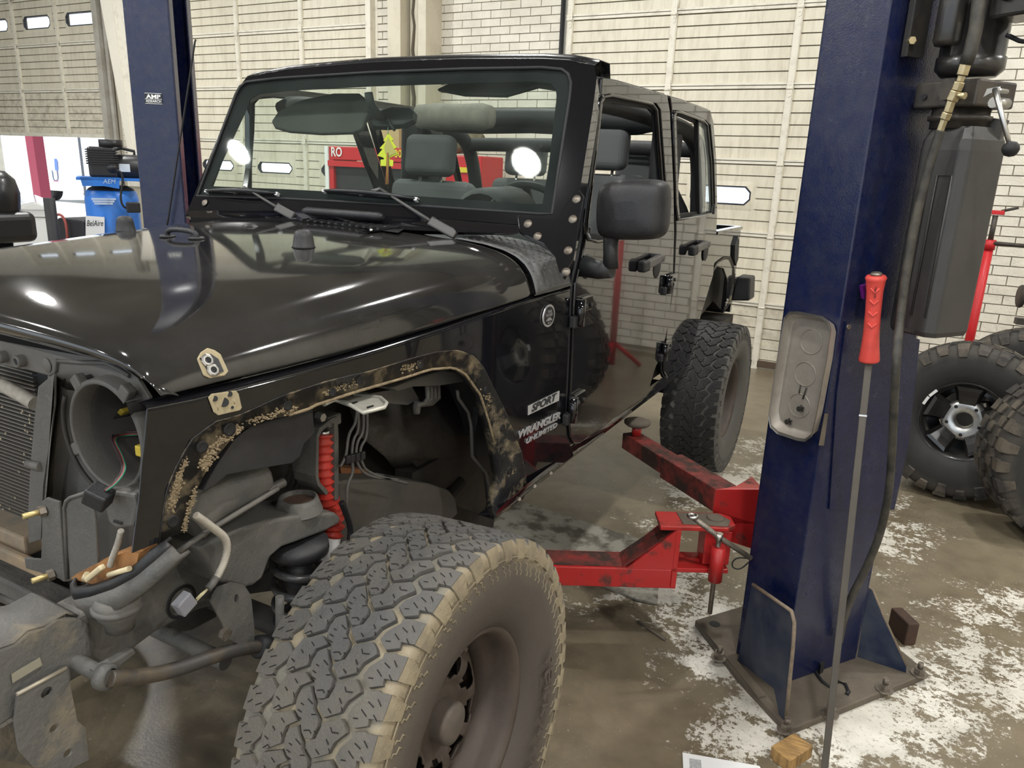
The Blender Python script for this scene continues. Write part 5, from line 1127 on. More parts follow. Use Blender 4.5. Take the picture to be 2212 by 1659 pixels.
obj('socket_slot', MB().prism([PYp(x, y, YC + .018) for x, y in ((246, 1122), (264, 1128), (263, 1134), (245, 1128))], (0, -.001, 0)), M_black, ls)
cn = obj('connector', MB().box(PYp(213, 1073, .755), (.042, .035, .034), Matrix.Rotation(.5, 3, 'Y') @ Matrix.Rotation(.4, 3, 'Z')), M_trim, jeep, bevel=.004)
for i, (c, q) in enumerate((((.02, .02, .02), 0), ((.03, .17, .11), 4), ((.045, .02, .025), -3), ((.3, .02, .02), 2))):
    obj('lamp_wire', MB().tube(smooth_path([PYp(x, y, yy) for x, y, yy in ((226 + q, 1060, .76), (248 + q, 1045, .77), (270 + q, 1015, .80), (262 + q, 985, .83), (242 + q, 950, .88), (252 + q * 2, 938 + q, .92), (300, 935 + q, .95))]), .0019, 6), mat('wire%d' % i, c, .5), cn)
obj('bulb_plug', MB().box(PYp(307, 972, .88), (.018, .02, .022)), mat('yellow_plug', (.6, .45, .05), .5), hb, bevel=.003)
# ---- frame rails
XR = -1.29
rail_t = [(0, 1400), (31, 1390), (60, 1363), (96, 1353), (120, 1335), (144, 1325), (168, 1332), (210, 1310), (290, 1240), (330, 1214), (390, 1194), (410, 1180), (440, 1168), (486, 1140), (600, 1105)]
rail_b = [(620, 1190), (560, 1255), (477, 1306), (427, 1320), (394, 1337), (337, 1368), (293, 1402), (272, 1414), (207, 1448), (144, 1476), (60, 1530), (36, 1549), (0, 1572)]
rail = obj('frame_rail', MB().prism([PXp(x, y, XR) for x, y in rail_t + rail_b], (-.085, 0, 0)), M_frame, jeep, bevel=.012, seg=3)
hp2 = [PXp(x, y, XR + .006) for x, y in ((-60, 1425), (0, 1402), (31, 1391), (60, 1364), (96, 1354), (120, 1336), (168, 1334), (195, 1350), (205, 1445), (150, 1475), (60, 1530), (0, 1570), (-60, 1600))]
obj('rail_horn', MB().prism(hp2, (-.012, 0, 0)), M_rusty, rail, bevel=.006)
obj('rail_horn_top', MB().prism([PXp(x, y, XR) for x, y in ((-60, 1425), (0, 1400), (31, 1389), (60, 1362), (96, 1352), (144, 1324), (168, 1331))] , (-.10, 0, .004)) if False else MB().grid([[PXp(x, y, XR + .004) for x, y in ((-60, 1425), (0, 1400), (31, 1389), (60, 1362), (96, 1352), (144, 1324), (168, 1331))], [PXp(x, y, XR + .004) + Vector((-.11, 0, .005)) for x, y in ((-60, 1425), (0, 1400), (31, 1389), (60, 1362), (96, 1352), (144, 1324), (168, 1331))]]), M_rusty, rail, solid=.004)
pl = [(36, 1500), (90, 1472), (143, 1443), (150, 1480), (158, 1520), (165, 1556), (182, 1570), (190, 1640), (150, 1660), (72, 1656), (40, 1620), (30, 1560)]
hpz = fill_ring('bumper_bracket', [PXp(x, y, XR + .025) for x, y in pl], [[PXp(99, 1495, XR + .025) + Vector((0, math.cos(a) * .011, math.sin(a) * .011)) for a in [2 * math.pi * i / 14 for i in range(14)]], [PXp(115, 1573, XR + .025) + Vector((0, math.cos(a) * .009, math.sin(a) * .009)) for a in [2 * math.pi * i / 14 for i in range(14)]], [PXp(145, 1626, XR + .025) + Vector((0, math.cos(a) * .009, math.sin(a) * .009)) for a in [2 * math.pi * i / 14 for i in range(14)]]], M_rusty, rail, .006)
obj('bracket_lip', MB().tube([PXp(x, y, XR + .027) for x, y in ((36, 1500), (143, 1443))], .004, 6), mat('bare_edge', (.45, .40, .32), .5, .5), rail)
obj('rail_plate', MB().prism([PXp(x, y, XR + .009) for x, y in ((24, 1456), (85, 1420), (90, 1436), (26, 1475))], (.002, 0, 0)), mat('id_plate', (.28, .26, .2), .6), rail)
obj('bracket_box', MB().prism([PXp(x, y, XR - .05) for x, y in ((0, 1575), (40, 1550), (70, 1656), (0, 1640))], (-.05, 0, 0)), M_rusty, rail)
c = PXp(86, 1371, XR - .03); obj('horn_hole', MB().cyl(c + Vector((0, 0, .004)), c + Vector((0, 0, .008)), .011, 14), M_black, rail)
# body mount under the cup
bmc = PXp(255, 1318, XR + .05)
obj('body_mount', MB().lathe([(0, .03), (.036, .03), (.042, .02), (.043, .005), (.036, -.01), (.028, -.02), (.026, -.04), (0, -.04)], bmc, (0, 0, 1), 28), M_frame, rail)
obj('mount_ring', MB().lathe([(.040, .0), (.046, .006), (.047, .012), (.042, .016)], bmc + Vector((0, 0, .0)), (0, 0, 1), 28), M_greyp, rail)
# spring tower
XT = -1.20
tw = [(430, 1185), (470, 1160), (520, 1141), (580, 1124), (640, 1114), (700, 1108), (726, 1108), (737, 1117), (735, 1130), (705, 1147), (655, 1166), (610, 1182), (584, 1205), (568, 1250), (548, 1265), (530, 1270), (500, 1262), (470, 1258)]
T3 = [PXp(x, y, XT) for x, y in tw]
tower = obj('spring_tower', MB().prism(T3, (-.15, 0, 0)), M_frame, jeep, bevel=.016, seg=3)
sc_ = Vector((XT - .03, 1.225, 1.005))
tc0 = PZp(645, 1086, PXp(640, 1114, XT).z + .002)
obj('tower_collar', MB().lathe([(.058, -.02), (.050, .004), (.046, .016), (.040, .016), (.040, -.03)], tc0, (0, 0, 1), 28), M_frame, tower)
obj('collar_hole', MB().cyl(tc0 + Vector((0, 0, .0)), tc0 + Vector((0, 0, .004)), .040, 24), mat('rust_dark', (.09, .05, .035), .9), tower)
# coil spring, isolator, bump stop
scx = PXp(648, 1245, XT - .03); zc = scx.z
obj('isolator', MB().lathe([(0, .0), (.072, .0), (.074, -.02), (.066, -.035), (0, -.035)], Vector((scx.x, scx.y, PXp(655, 1178, XT - .03).z + .02)), (0, 0, 1), 28), M_trim, tower)
hx = [Vector((scx.x + .062 * math.cos(a), scx.y + .062 * math.sin(a), zc + .075 - a / (2 * math.pi) * .055)) for a in [i * math.pi / 12 for i in range(0, 24 * 6)]]
obj('coil_spring', MB().tube(hx, .0105, 10), mat('spring_black', (.03, .031, .033), .3, dirt=(.08, .07, .06), amt=.4, scale=20), jeep)
obj('bump_stop', MB().lathe([(0, .05), (.036, .05), (.038, -.02), (.03, -.06), (.034, -.08), (0, -.09)], Vector((scx.x, scx.y, zc + .01)), (0, 0, 1), 20), M_trim, jeep)
# shock absorber with red boot
XS = -1.26
sp_ = resample(smooth_path([PXp(x, y, XS) for x, y in ((700, 935), (700, 985), (701, 1030), (708, 1075), (719, 1115), (722, 1140), (716, 1165))]), 45)
obj('shock_boot', MB().tube(sp_, [(.030, .024, .018)[i % 3] for i in range(45)], 16), mat('red_boot', (.62, .04, .03), .45, dirt=(.28, .10, .06), amt=.6, scale=9, thr=.55), jeep)
e0, e1_ = PXp(718, 1160, XS), PXp(700, 1255, XS); obj('shock_body', MB().cyl(e0, e1_, .023, 18), mat('white_shock', (.75, .74, .72), .4), jeep)
obj('boot_clamp', MB().cyl(PXp(700, 928, XS), PXp(700, 938, XS), .019, 14), M_chrome, jeep)
hoopL = [PXp(x, y, XS + .03) for x, y in ((705, 1070), (686, 1048), (682, 1030), (684, 940), (690, 925), (718, 903), (728, 900), (731, 930), (732, 1080))]
P_o = hoopL; P_i = [PXp(x, y, XS + .03) for x, y in ((710, 1062), (691, 1042), (688, 1028), (689, 945), (695, 932), (715, 915), (722, 914), (722, 935), (723, 1080))]
obj('shock_bracket', MB().strip(P_o, P_i, (-.075, 0, 0)), M_frame, jeep)
obj('shock_mount', MB().box(PXp(708, 905, XS), (.05, .05, .03)), M_frame, jeep, bevel=.005)
c = PXp(685, 899, XS + .03); obj('mount_nut', MB().cyl(c, c + Vector((.02, 0, 0)), .011, 6, smooth=False), M_chrome, jeep)
# sway bar with bushing
XQ = -1.19
sb_ = smooth_path([PXp(x, y, XQ) for x, y in ((235, 1466), (290, 1462), (345, 1456), (400, 1440), (450, 1422), (500, 1405), (575, 1395))])
obj('sway_bar', MB().tube(sb_, .0155, 14), mat('sway_steel', (.085, .080, .075), .5, .4, dirt=(.30, .20, .09), amt=.5, scale=10, thr=.6), jeep)
obj('sway_bar', MB().tube([sb_[0], sb_[0] + Vector((-1.1, .0, 0.0))], .0155, 12), M_frame, jeep)
bh = sb_[0] + Vector((-.01, .0, 0)); obj('sway_bushing', MB().lathe([(.017, -.012), (.023, -.012), (.025, 0), (.023, .012), (.017, .012)], bh, (1, .3, 0), 20), M_frame, jeep)
obj('sway_clamp', MB().prism([PXp(x, y, XQ - .02) for x, y in ((205, 1450), (260, 1420), (290, 1400), (296, 1412), (262, 1440), (258, 1480), (235, 1492), (215, 1480))], (-.02, 0, 0)), M_greyp, jeep, bevel=.004)
e = sb_[-1]; obj('sway_joint', MB().lathe([(.015, -.03), (.026, -.028), (.026, .03), (.015, .032)], e + (sb_[-1] - sb_[-3]).normalized() * .0, (sb_[-1] - sb_[-3]), 16), M_black, jeep)
obj('sway_link', MB().tube([e + Vector((.02, .02, -.05)), e + Vector((.02, .03, .12))], .010, 10), M_frame, jeep)
lb = [(455, 1300), (470, 1268), (500, 1258), (525, 1262), (540, 1285), (547, 1350), (548, 1388), (520, 1395), (490, 1378), (478, 1345)]
fill_ring('link_bracket', [PXp(x, y, XT + .01) for x, y in lb], [[PXp(509, 1292, XT + .01) + Vector((0, math.cos(a) * .006, math.sin(a) * .011)) for a in [2 * math.pi * i / 14 for i in range(14)]]], M_frame, tower, .006)
c = PXp(482, 1368, XT + .014); obj('bracket_bolt', MB().cyl(c, c + Vector((.012, 0, 0)), .014, 6, smooth=False), M_bolt, tower)
for px, py in ((462, 1226), (470, 1285)): c = PXp(px, py, XR + .004); obj('rail_bolt', MB().lathe([(0, .012), (.010, .012), (.012, .004), (.018, .002), (.018, 0)], c, (1, 0, 0), 12), M_frame, rail)
c = PXp(392, 1300, XR + .002); obj('rail_hole', MB().lathe([(0, -.01), (.028, -.01), (.032, .003), (.038, .0)], c, (1, 0, 0), 24), M_black, rail)
# loose lamp harness with grey connector
M_pale = mat('grey_sheath', (.46, .42, .36), .7, dirt=(.28, .24, .19), amt=.4, scale=30)
conduit('lamp_harness', [PXp(x, y, XT + .05) for x, y in ((422, 1113), (438, 1124), (462, 1142), (484, 1158), (491, 1176), (489, 1200), (480, 1225), (468, 1248))], .0085, M_pale, jeep, 44)
obj('harness_sleeve', MB().tube([PXp(x, y, XT + .05) for x, y in ((468, 1246), (458, 1262), (449, 1272))], .008, 10), M_greyp, jeep)
for q in (-2, 2): obj('harness_wire', MB().tube([PXp(x, y, XT + .05) for x, y in ((449, 1272), (436 + q, 1284), (424, 1296 + q))], .0022, 6), mat('wire_cream', (.5, .45, .28), .6), jeep)
obj('harness_connector', MB().box(PXp(398, 1304, XT + .055), (.022, .036, .034), Matrix.Rotation(.45, 3, 'X')), mat('connector_grey', (.20, .20, .22), .5), jeep, bevel=.003)
# liners, trays, lines
obj('front_liner', MB().prism([PXp(x, y, -1.14) for x, y in ((440, 1060), (465, 1010), (506, 950), (540, 922), (675, 885), (679, 935), (657, 958), (648, 985), (630, 1000), (540, 1015), (490, 1025), (462, 1048))], (-.03, 0, 0)), M_trim, jeep)
obj('washer_bottle', MB().tube(smooth_path([PXp(x, y, -1.22) for x, y in ((400, 1130), (440, 1085), (500, 1055), (555, 1030))]), [.05] * 13 if False else .05, 14), M_frame, jeep)
obj('cross_strut', MB().tube([PXp(x, y, -1.17) for x, y in ((380, 1195), (445, 1150), (560, 1080), (600, 1055))], .006, 8), M_greyp, jeep)
conduit('cable_spring', [PXp(x, y, -1.18) for x, y in ((578, 1062), (595, 1050), (612, 1042))], .011, M_greyp, jeep, 12)
obj('engine_wall', MB().prism([PXp(x, y, -1.5) for x, y in ((330, 1180), (420, 1000), (560, 870), (760, 800), (1040, 780), (1095, 1000), (1070, 1112), (1055, 1200), (700, 1260), (420, 1300))], (-.05, 0, 0)), M_under, jeep)
obj('inner_liner', MB().grid([[PXp(x, y, -1.42) for x, y in ((755, 880), (820, 860), (900, 840), (1010, 835))], [PXp(x, y, -1.36) for x, y in ((775, 940), (840, 930), (930, 920), (1022, 900))], [PXp(x, y, -1.34) for x, y in ((830, 985), (890, 975), (960, 985), (1022, 960))], [PXp(x, y, -1.42) for x, y in ((850, 1010), (900, 1010), (990, 1010), (1030, 1010))]]), M_liner, jeep, solid=.004)
obj('rear_splash', MB().prism([PXp(x, y, -1.17) for x, y in ((1012, 812), (1018, 845), (1035, 880), (1025, 950), (1030, 990), (1055, 1020), (1060, 1080), (1072, 1120), (1095, 1100), (1085, 1000), (1060, 880), (1030, 815))], (-.02, 0, 0)), M_trim, jeep)
obj('splash_bead', MB().tube([PXp(x, y, -1.165) for x, y in ((988, 842), (990, 860), (1012, 890), (1018, 920), (1020, 985), (1050, 1020), (1055, 1045), (1062, 1118)) ], .006, 8), M_greyp, jeep)
obj('lower_shield', MB().prism([PXp(x, y, -1.38) for x, y in ((870, 975), (930, 985), (1000, 990), (1040, 1030), (1060, 1120), (980, 1090), (930, 1040))], (-.03, 0, 0)), M_liner, jeep)
tray_ = obj('battery_tray', MB().prism([PXp(x, y, -1.16) for x, y in ((845, 838), (905, 815), (960, 798), (1010, 805), (1012, 824), (950, 834), (895, 836), (860, 846))], (-.18, 0, 0)), M_greyp, jeep, bevel=.006)
for i in range(4): obj('tray_rib', MB().tube([PXp(x, y, -1.18 - i * .012) for x, y in ((922 + i * 8, 826), (924 + i * 8, 860), (915 + i * 6, 872), (898, 876))], .007, 8), M_greyp, tray_)
obj('tray_block', MB().prism([PXp(x, y, -1.24) for x, y in ((800, 850), (890, 835), (905, 862), (880, 875), (830, 870))], (-.1, 0, 0)), M_greyp, tray_)
c = PXp(900, 880, -1.2); obj('tray_bolt', MB().lathe([(0, -.02), (.01, -.018), (.012, 0), (.008, .02)], c, (0, 0, 1), 12), M_greyp, tray_)
fbk = [PZp(x, y, 1.235) for x, y in ((716, 866), (748, 858), (822, 860), (834, 872), (828, 880), (786, 891))]
fb_ = obj('flare_bracket', MB().prism(fbk, (0, 0, .004)), mat('galvanised', (.50, .48, .42), .5, .5, dirt=(.7, .68, .6), amt=.6, scale=14), jeep, bevel=.002)
obj('bracket_rim', MB().tube([PZp(x, y, 1.240) for x, y in ((700, 874), (722, 864), (745, 868), (786, 892), (830, 880), (835, 871), (822, 859), (765, 852))], .005, 8), MAT['galvanised'], fb_)
for x, y in ((765, 870), (800, 878)): obj('bracket_slot', MB().prism([PZp(x + a, y + b, 1.2405) for a, b in ((-8, 1), (6, -3), (8, -1), (-6, 4))], (0, 0, .0005)), M_black, fb_)
lines = [((771, 886), (768, 915), (752, 938), (748, 985), (735, 1008)), ((773, 885), (775, 930), (762, 950), (759, 990), (764, 1020), (750, 1045), (749, 1095)), ((785, 888), (785, 935), (770, 955), (768, 998), (792, 1030), (860, 1036)), ((793, 890), (793, 945), (778, 965), (778, 992), (795, 1024), (880, 1044))]
for L in lines: obj('brake_line', MB().tube(smooth_path([PXp(x, y, -1.21) for x, y in L]), .004, 6), M_greyp, jeep)
for x, y in ((751, 992), (760, 990), (771, 987), (782, 984)): obj('line_clip', MB().box(PXp(x, y, -1.205), (.012, .016, .022)), M_trim, jeep, bevel=.002)
obj('brake_hose', MB().tube(smooth_path([PXp(x, y, -1.2) for x, y in ((738, 1085), (748, 1110), (758, 1140), (755, 1165))]), .008, 8), M_black, jeep)
mr_ = [(732, 1040), (760, 1036), (860, 1034), (930, 1045), (970, 1058), (984, 1075), (990, 1110), (960, 1140), (740, 1190)]
obj('frame_side', MB().prism([PXp(x, y, -1.30) for x, y in mr_], (-.09, 0, 0)), mat('frame_grey', (.09, .087, .08), .6, dirt=(.15, .13, .10), amt=.5, scale=6, bump=.15), jeep, bevel=.008, seg=3)
obj('engine_mount', MB().prism([PXp(x, y, -1.38) for x, y in ((735, 1010), (790, 1014), (830, 1030), (820, 1042), (740, 1040))], (-.06, 0, 0)), mat('rust_orange', (.30, .12, .05), .9, dirt=(.12, .06, .03), amt=.5, scale=14), jeep)
for s_ in (-1, 1): obj('main_rail', MB().prism([(XC + s_ * .43, 1.9, .80), (XC + s_ * .43, 5.0, .80), (XC + s_ * .43, 5.0, .67), (XC + s_ * .43, 1.9, .67)], (s_ * -.07, 0, 0)), M_under, jeep)
obj('far_rail', MB().prism([MX(PXp(x, y, XR)) for x, y in rail_t + rail_b], (.085, 0, 0)), M_frame, jeep)
# axles
for y, z in ((1.425, .45), (4.354, .53)):
    ax_ = obj('axle', MB().tube([(XC - .7, y, z), (XC + .7, y, z)], .038, 16), M_under, jeep)
    obj('differential', MB().lathe([(0, -.15), (.07, -.14), (.12, -.06), (.125, .03), (.09, .10), (0, .12)], (XC - .1, y, z), (0, 1, 0), 20), M_under, ax_)
obj('control_arm', MB().tube([(-1.33, 1.5, .45), (-1.36, 2.2, .66)], .028, 10), M_under, jeep); obj('control_arm', MB().tube([(-1.36, 4.3, .46), (-1.4, 3.6, .66)], .028, 10), M_under, jeep)
obj('skid_tank', MB().box((XC - .1, 3.6, .66), (.7, 1.0, .22)), M_under, jeep, bevel=.03)
# ================================================================ WHEELS
def ring_mat(name, stops, rough, bump, bsc, noise=.5):
    m = bpy.data.materials.new(name); m.use_nodes = True; n = m.node_tree.nodes; l = m.node_tree.links; b = n['Principled BSDF']; b.inputs['Roughness'].default_value = rough
    tc = n.new('ShaderNodeTexCoord'); mp = n.new('ShaderNodeMapping'); mp.inputs['Scale'].default_value = (0, 1, 1); l.new(tc.outputs['Object'], mp.inputs['Vector'])
    le = n.new('ShaderNodeVectorMath'); le.operation = 'LENGTH'; l.new(mp.outputs['Vector'], le.inputs[0])
    t = n.new('ShaderNodeTexNoise'); t.inputs['Scale'].default_value = 12; t.inputs['Detail'].default_value = 8; l.new(tc.outputs['Object'], t.inputs['Vector'])
    ma = n.new('ShaderNodeMath'); ma.operation = 'MULTIPLY_ADD'; l.new(t.outputs['Fac'], ma.inputs[0]); ma.inputs[1].default_value = noise * .1; l.new(le.outputs['Value'], ma.inputs[2])
    cr = n.new('ShaderNodeValToRGB'); r0, r1 = .2, .5; mr = n.new('ShaderNodeMapRange'); mr.inputs['From Min'].default_value = r0 + noise * .05; mr.inputs['From Max'].default_value = r1 + noise * .05; l.new(ma.outputs[0], mr.inputs['Value']); l.new(mr.outputs['Result'], cr.inputs['Fac'])
    el = cr.color_ramp.elements
    while len(el) > 1: el.remove(el[0])
    for i, (r, c) in enumerate(stops):
        e = el[0] if i == 0 else el.new((r - r0) / (r1 - r0)); e.position = (r - r0) / (r1 - r0); e.color = (*c, 1)
    l.new(cr.outputs['Color'], b.inputs['Base Color'])
    tn = n.new('ShaderNodeTexNoise'); tn.inputs['Scale'].default_value = bsc; l.new(tc.outputs['Object'], tn.inputs['Vector']); bp = n.new('ShaderNodeBump'); bp.inputs['Strength'].default_value = bump; bp.inputs['Distance'].default_value = .004; l.new(tn.outputs['Fac'], bp.inputs['Height']); l.new(bp.outputs['Normal'], b.inputs['Normal'])
    return m
M_tire = ring_mat('dusty_tire', [(.21, (.07, .057, .047)), (.33, (.085, .07, .058)), (.375, (.12, .10, .078)), (.40, (.27, .22, .145)), (.424, (.30, .25, .17)), (.43, (.20, .185, .15)), (.44, (.18, .17, .14))], .8, .25, 200)
M_block = mat('tread_rubber', (.098, .095, .092), .78, dirt=(.17, .145, .11), amt=.6, scale=4, thr=.53, soft=.14, drough=.9, bump=.3, bscale=160)
M_lug = mat('muddy_lug', (.30, .25, .165), .9, dirt=(.12, .10, .08), amt=.6, scale=14, thr=.52, bump=.3, bscale=120)
M_sipe = mat('sipe_dark', (.012, .011, .010), .9)
M_steelw = mat('brown_dusty_wheel', (.060, .044, .036), .6, dirt=(.12, .095, .075), amt=.5, scale=9, thr=.5, soft=.2, bump=.1, bscale=150)
TR, THW = .44, .152
def tire_meshes():
    half = [(.224, .112), (.234, .128), (.255, .142), (.295, .154), (.335, .158), (.375, .157), (.400, .156), (.415, .154), (.424, .150), (.428, .144), (.4285, .10), (.429, 0)]
    prof = half + [(r, -o) for r, o in reversed(half[:-1])]
    carc = MB().lathe(prof, (0, 0, 0), (1, 0, 0), 120).mesh('tire')
    N = 40
    def pt(s, y, h):
        a = 2 * math.pi * s / N; rb = .4285 + h - .007 * (abs(y) / THW) ** 5
        return (y, rb * math.sin(a), rb * math.cos(a))
    # one pitch of the tread, (degrees round the tire, metres across)
    L1 = [(-28.9, -.078), (-30.1, -.064), (-27.3, -.028), (-25.5, -.030), (-23.2, -.026), (-21.3, -.004), (-19.8, -.026), (-21.8, -.066), (-26.4, -.079)]
    M1 = [(-27.4, -.019), (-26.0, -.021), (-23.6, -.018), (-22.3, -.001), (-25.2, .020), (-26.6, .024), (-28.2, .043), (-29.9, .046), (-31.7, .042), (-32.7, .041), (-33.3, .026), (-32.2, .014), (-30.0, .004), (-28.8, -.010)]
    R1 = [(-25.4, .030), (-27.6, .053), (-25.3, .086), (-22.6, .093), (-19.7, .114), (-18.6, .107), (-17.4, .093), (-19.5, .056), (-21.6, .053), (-23.2, .051), (-24.4, .034)]
    S1 = [(-25.3, .104), (-23.0, .110), (-20.2, .129), (-18.9, .128), (-18.0, .150), (-18.2, .155), (-17.9, .178), (-23.7, .178), (-24.3, .150), (-25.8, .153), (-27.2, .127)]
    cv = lambda P: [(a / 9.0, (y - .014) * .922) for a, y in P]
    L1, M1, R1, S1 = cv(L1), cv(M1), cv(R1), cv(S1); I1 = [(-s + .35, -y) for s, y in S1]
    bl = MB(); sip = MB(); rnd = random.Random(3)
    def block(poly, h=.0115):
        k = len(poly); cs = sum(p[0] for p in poly) / k; cy = sum(p[1] for p in poly) / k
        top = [pt(cs + (s - cs) * .985, cy + (y - cy) * .985, h) for s, y in poly]; mid = [pt(s, y, h - .0015) for s, y in poly]; base = [pt(cs + (s - cs) * 1.03, cy + (y - cy) * 1.03, -.003) for s, y in poly]
        f = lambda o, p: [(o + (i + 1) % k, o + i, p + i, p + (i + 1) % k) for i in range(k)]
        bl.add(top + mid + base, [tuple(range(k))] + f(0, k) + f(k, 2 * k))
    def sipe(s0, y0, s1, y1, w=.0010):
        a = Vector(pt(s0, y0, .0120)); b = Vector(pt(s1, y1, .0120)); d = (b - a); n_ = Vector((0, a.y, a.z)).normalized(); x = d.cross(n_).normalized() * w
        sip.add([a - x, b - x, b + x, a + x], [(0, 1, 2, 3)])
    def sipes_for(poly, i, pat):
        k = len(poly); cs = sum(p[0] for p in poly) / k + i; cy = sum(p[1] for p in poly) / k
        for (a, b, c, d) in pat: sipe(cs + a, cy + b, cs + c, cy + d)
    for i in range(N):
        for P in (L1, M1, R1, S1, I1): block([(s + i, y) for s, y in P])
        sipes_for(L1, i, ((-.55, -.022, -.42, -.012), (-.42, -.012, -.47, -.006), (.05, -.012, -.02, -.004), (.32, .002, .24, .012), (.0, .010, -.10, .016), (-.25, -.024, -.3, -.014)))
        sipes_for(M1, i, ((.38, -.008, .30, .006), (.05, -.022, .02, -.012), (-.10, -.018, -.13, -.008), (-.36, .004, -.30, .016), (-.30, .016, -.36, .022), (.10, .020, .06, .010), (.22, -.02, .2, -.012)))
        sipes_for(R1, i, ((-.34, -.012, -.42, -.002), (.28, .006, .18, .012), (.18, .012, .22, .026), (-.02, .004, -.12, .012), (.05, -.026, .0, -.018), (-.2, .014, -.28, .02)))
        for P, g in ((S1, 1), (I1, -1)): sipes_for(P, i, ((-.10, -.012 * g, -.22, .002 * g), (.12, -.004 * g, .04, .010 * g), (.25, .012 * g, .12, .022 * g), (-.12, .014 * g, -.24, .024 * g), (-.36, -.022 * g, -.33, -.012 * g)))
    lg = MB()
    def sp(s, r, o): an = 2 * math.pi * s / N; return (o, r * math.sin(an), r * math.cos(an))
    for i in range(N):
        for sg in (-1, 1):
            s0 = i + (.36 if sg > 0 else -1.65 + .0)
            if sg < 0: s0 = i + .99 - .65 + .0 - (.36 - .36)
            for (a, b, big) in ((s0 + .0, s0 + .65, True), (s0 + .69, s0 + .96, False)):
                if big: rows_ = [[(a, .4325, .1515), (b, .4325, .1515)], [(a + .03, .419, .1575), (b - .02, .419, .1575)], [(a + .07, .404, .1605), (b - .06, .404, .1605)], [(a + .10, .390, .1615), (b - .08, .390, .1615)], [(a + .12, .382, .157), (b - .10, .382, .157)]]
                else: rows_ = [[(a, .422, .150), (b, .422, .150)], [(a, .412, .1555), (b, .412, .1555)], [(a, .402, .1575), (b, .402, .1575)], [(a, .395, .156), (b, .395, .156)]]
                q = [[sp(s, r, sg * o) for s, r, o in rr] for rr in rows_]; lg.grid(q, smooth=False)
                for e in (0, 1):
                    z_ = [x[e] for x in q]; lg.grid([z_, [(x[0] * .95, x[1] * .98, x[2] * .98) for x in z_]], smooth=False)
            for (a, b) in ((.02, .34), (.40, .72)):
                pts = [(s0 + a, .380), (s0 + a + .14, .377), (s0 + a + .12, .366), (s0 + b, .362), (s0 + b - .04, .352)]
                lg.tube([Vector(sp(s, r, sg * .1575)) for s, r in pts], .0018, 4)
    lg.tube([Vector(sp(N * i / 90, .394, .1590)) for i in range(90)], .0020, 5, closed=True)
    return carc, bl.mesh('tread'), sip.mesh('sipes'), lg.mesh('shoulder_lugs')
T_car, T_bl, T_sp, T_lg = tire_meshes()
for me_, m_ in ((T_car, M_tire), (T_bl, M_block), (T_sp, M_sipe), (T_lg, M_lug)): me_.materials.append(m_); 
fixn(T_lg); fixn(T_bl); fixn(T_car)
def steel_wheel_meshes():
    b = MB().lathe([(.150, -.11), (.20, -.115), (.226, -.12), (.216, -.10), (.20, -.05), (.184, .0), (.182, .03), (.188, .045), (.198, .056), (.203, .070), (.205, .095), (.210, .110), (.218, .120), (.226, .122), (.231, .117), (.230, .108)], (0, 0, 0), (1, 0, 0), 72).mesh('rim'); fixn(b)
    d = MB(); n = 96; prof = [(.040, .040), (.055, .038), (.070, .032), (.080, .034), (.088, .040), (.098, .047), (.112, .050), (.126, .049), (.140, .043), (.154, .032), (.168, .016), (.186, .010)]
    vs = []; 
    for i in range(n):
        a = 2 * math.pi * i / n
        for r, o in prof: vs.append((o, r * math.sin(a), r * math.cos(a)))
    fs = []; k = len(prof); W_ = 8
    for i in range(n):
        ph_ = (i % (n // W_)) / (n // W_)
        for j in range(k - 1):
            hole = 4 <= j <= 8 and .15 < ph_ < .76 and not (j == 4 and (ph_ < .30 or ph_ > .62)) and not (j == 8 and (ph_ < .24 or ph_ > .66))
            if not hole: fs.append((i * k + j, ((i + 1) % n) * k + j, ((i + 1) % n) * k + j + 1, i * k + j + 1))
    d.add(vs, fs, True); dm_ = d.mesh('disc'); fixn(dm_)
    W_gap = None
    h = MB().lathe([(.050, .010), (.049, .066), (.046, .074), (.036, .078), (0, .079)], (0, 0, 0), (1, 0, 0), 32).mesh('hub_cap'); fixn(h)
    dr = MB().lathe([(0, -.03), (.175, -.03), (.18, -.06)], (0, 0, 0), (1, 0, 0), 40).mesh('brake_drum'); fixn(dr)
    return b, dm_, h, dr
W_rim, W_disc, W_hub, W_drum = steel_wheel_meshes()
W_bead = MB().tube([Vector((.1165, .2315 * math.sin(a), .2315 * math.cos(a))) for a in [2 * math.pi * i / 72 for i in range(72)]], .0028, 6, closed=True).mesh('bead_gap'); W_bead.materials.append(M_black)
for me_, m_ in ((W_rim, M_steelw), (W_disc, M_steelw), (W_hub, mat('hub_grey', (.10, .088, .078), .5, dirt=(.2, .14, .1), amt=.4, scale=30)), (W_drum, M_black)): me_.materials.append(m_)
def wheel_matrix(c, ax_dir, spin=0., k=1.):
    x = Vector(ax_dir).normalized(); z = Vector((0, 0, 1)); z = (z - x * z.dot(x)).normalized(); y = z.cross(x); m = Matrix((x, y, z)).transposed().to_4x4() @ Matrix.Rotation(spin, 4, 'X') @ Matrix.Scale(k, 4); m.translation = c; return m
def put(name, me, m, parent, kind=None, disp=0):
    o = bpy.data.objects.new(name, me); COL.objects.link(o); o.parent = parent; o.matrix_parent_inverse = parent_inv(parent) if parent else Matrix.Identity(4); o.matrix_basis = m
    if kind: o['kind'] = kind
    return o
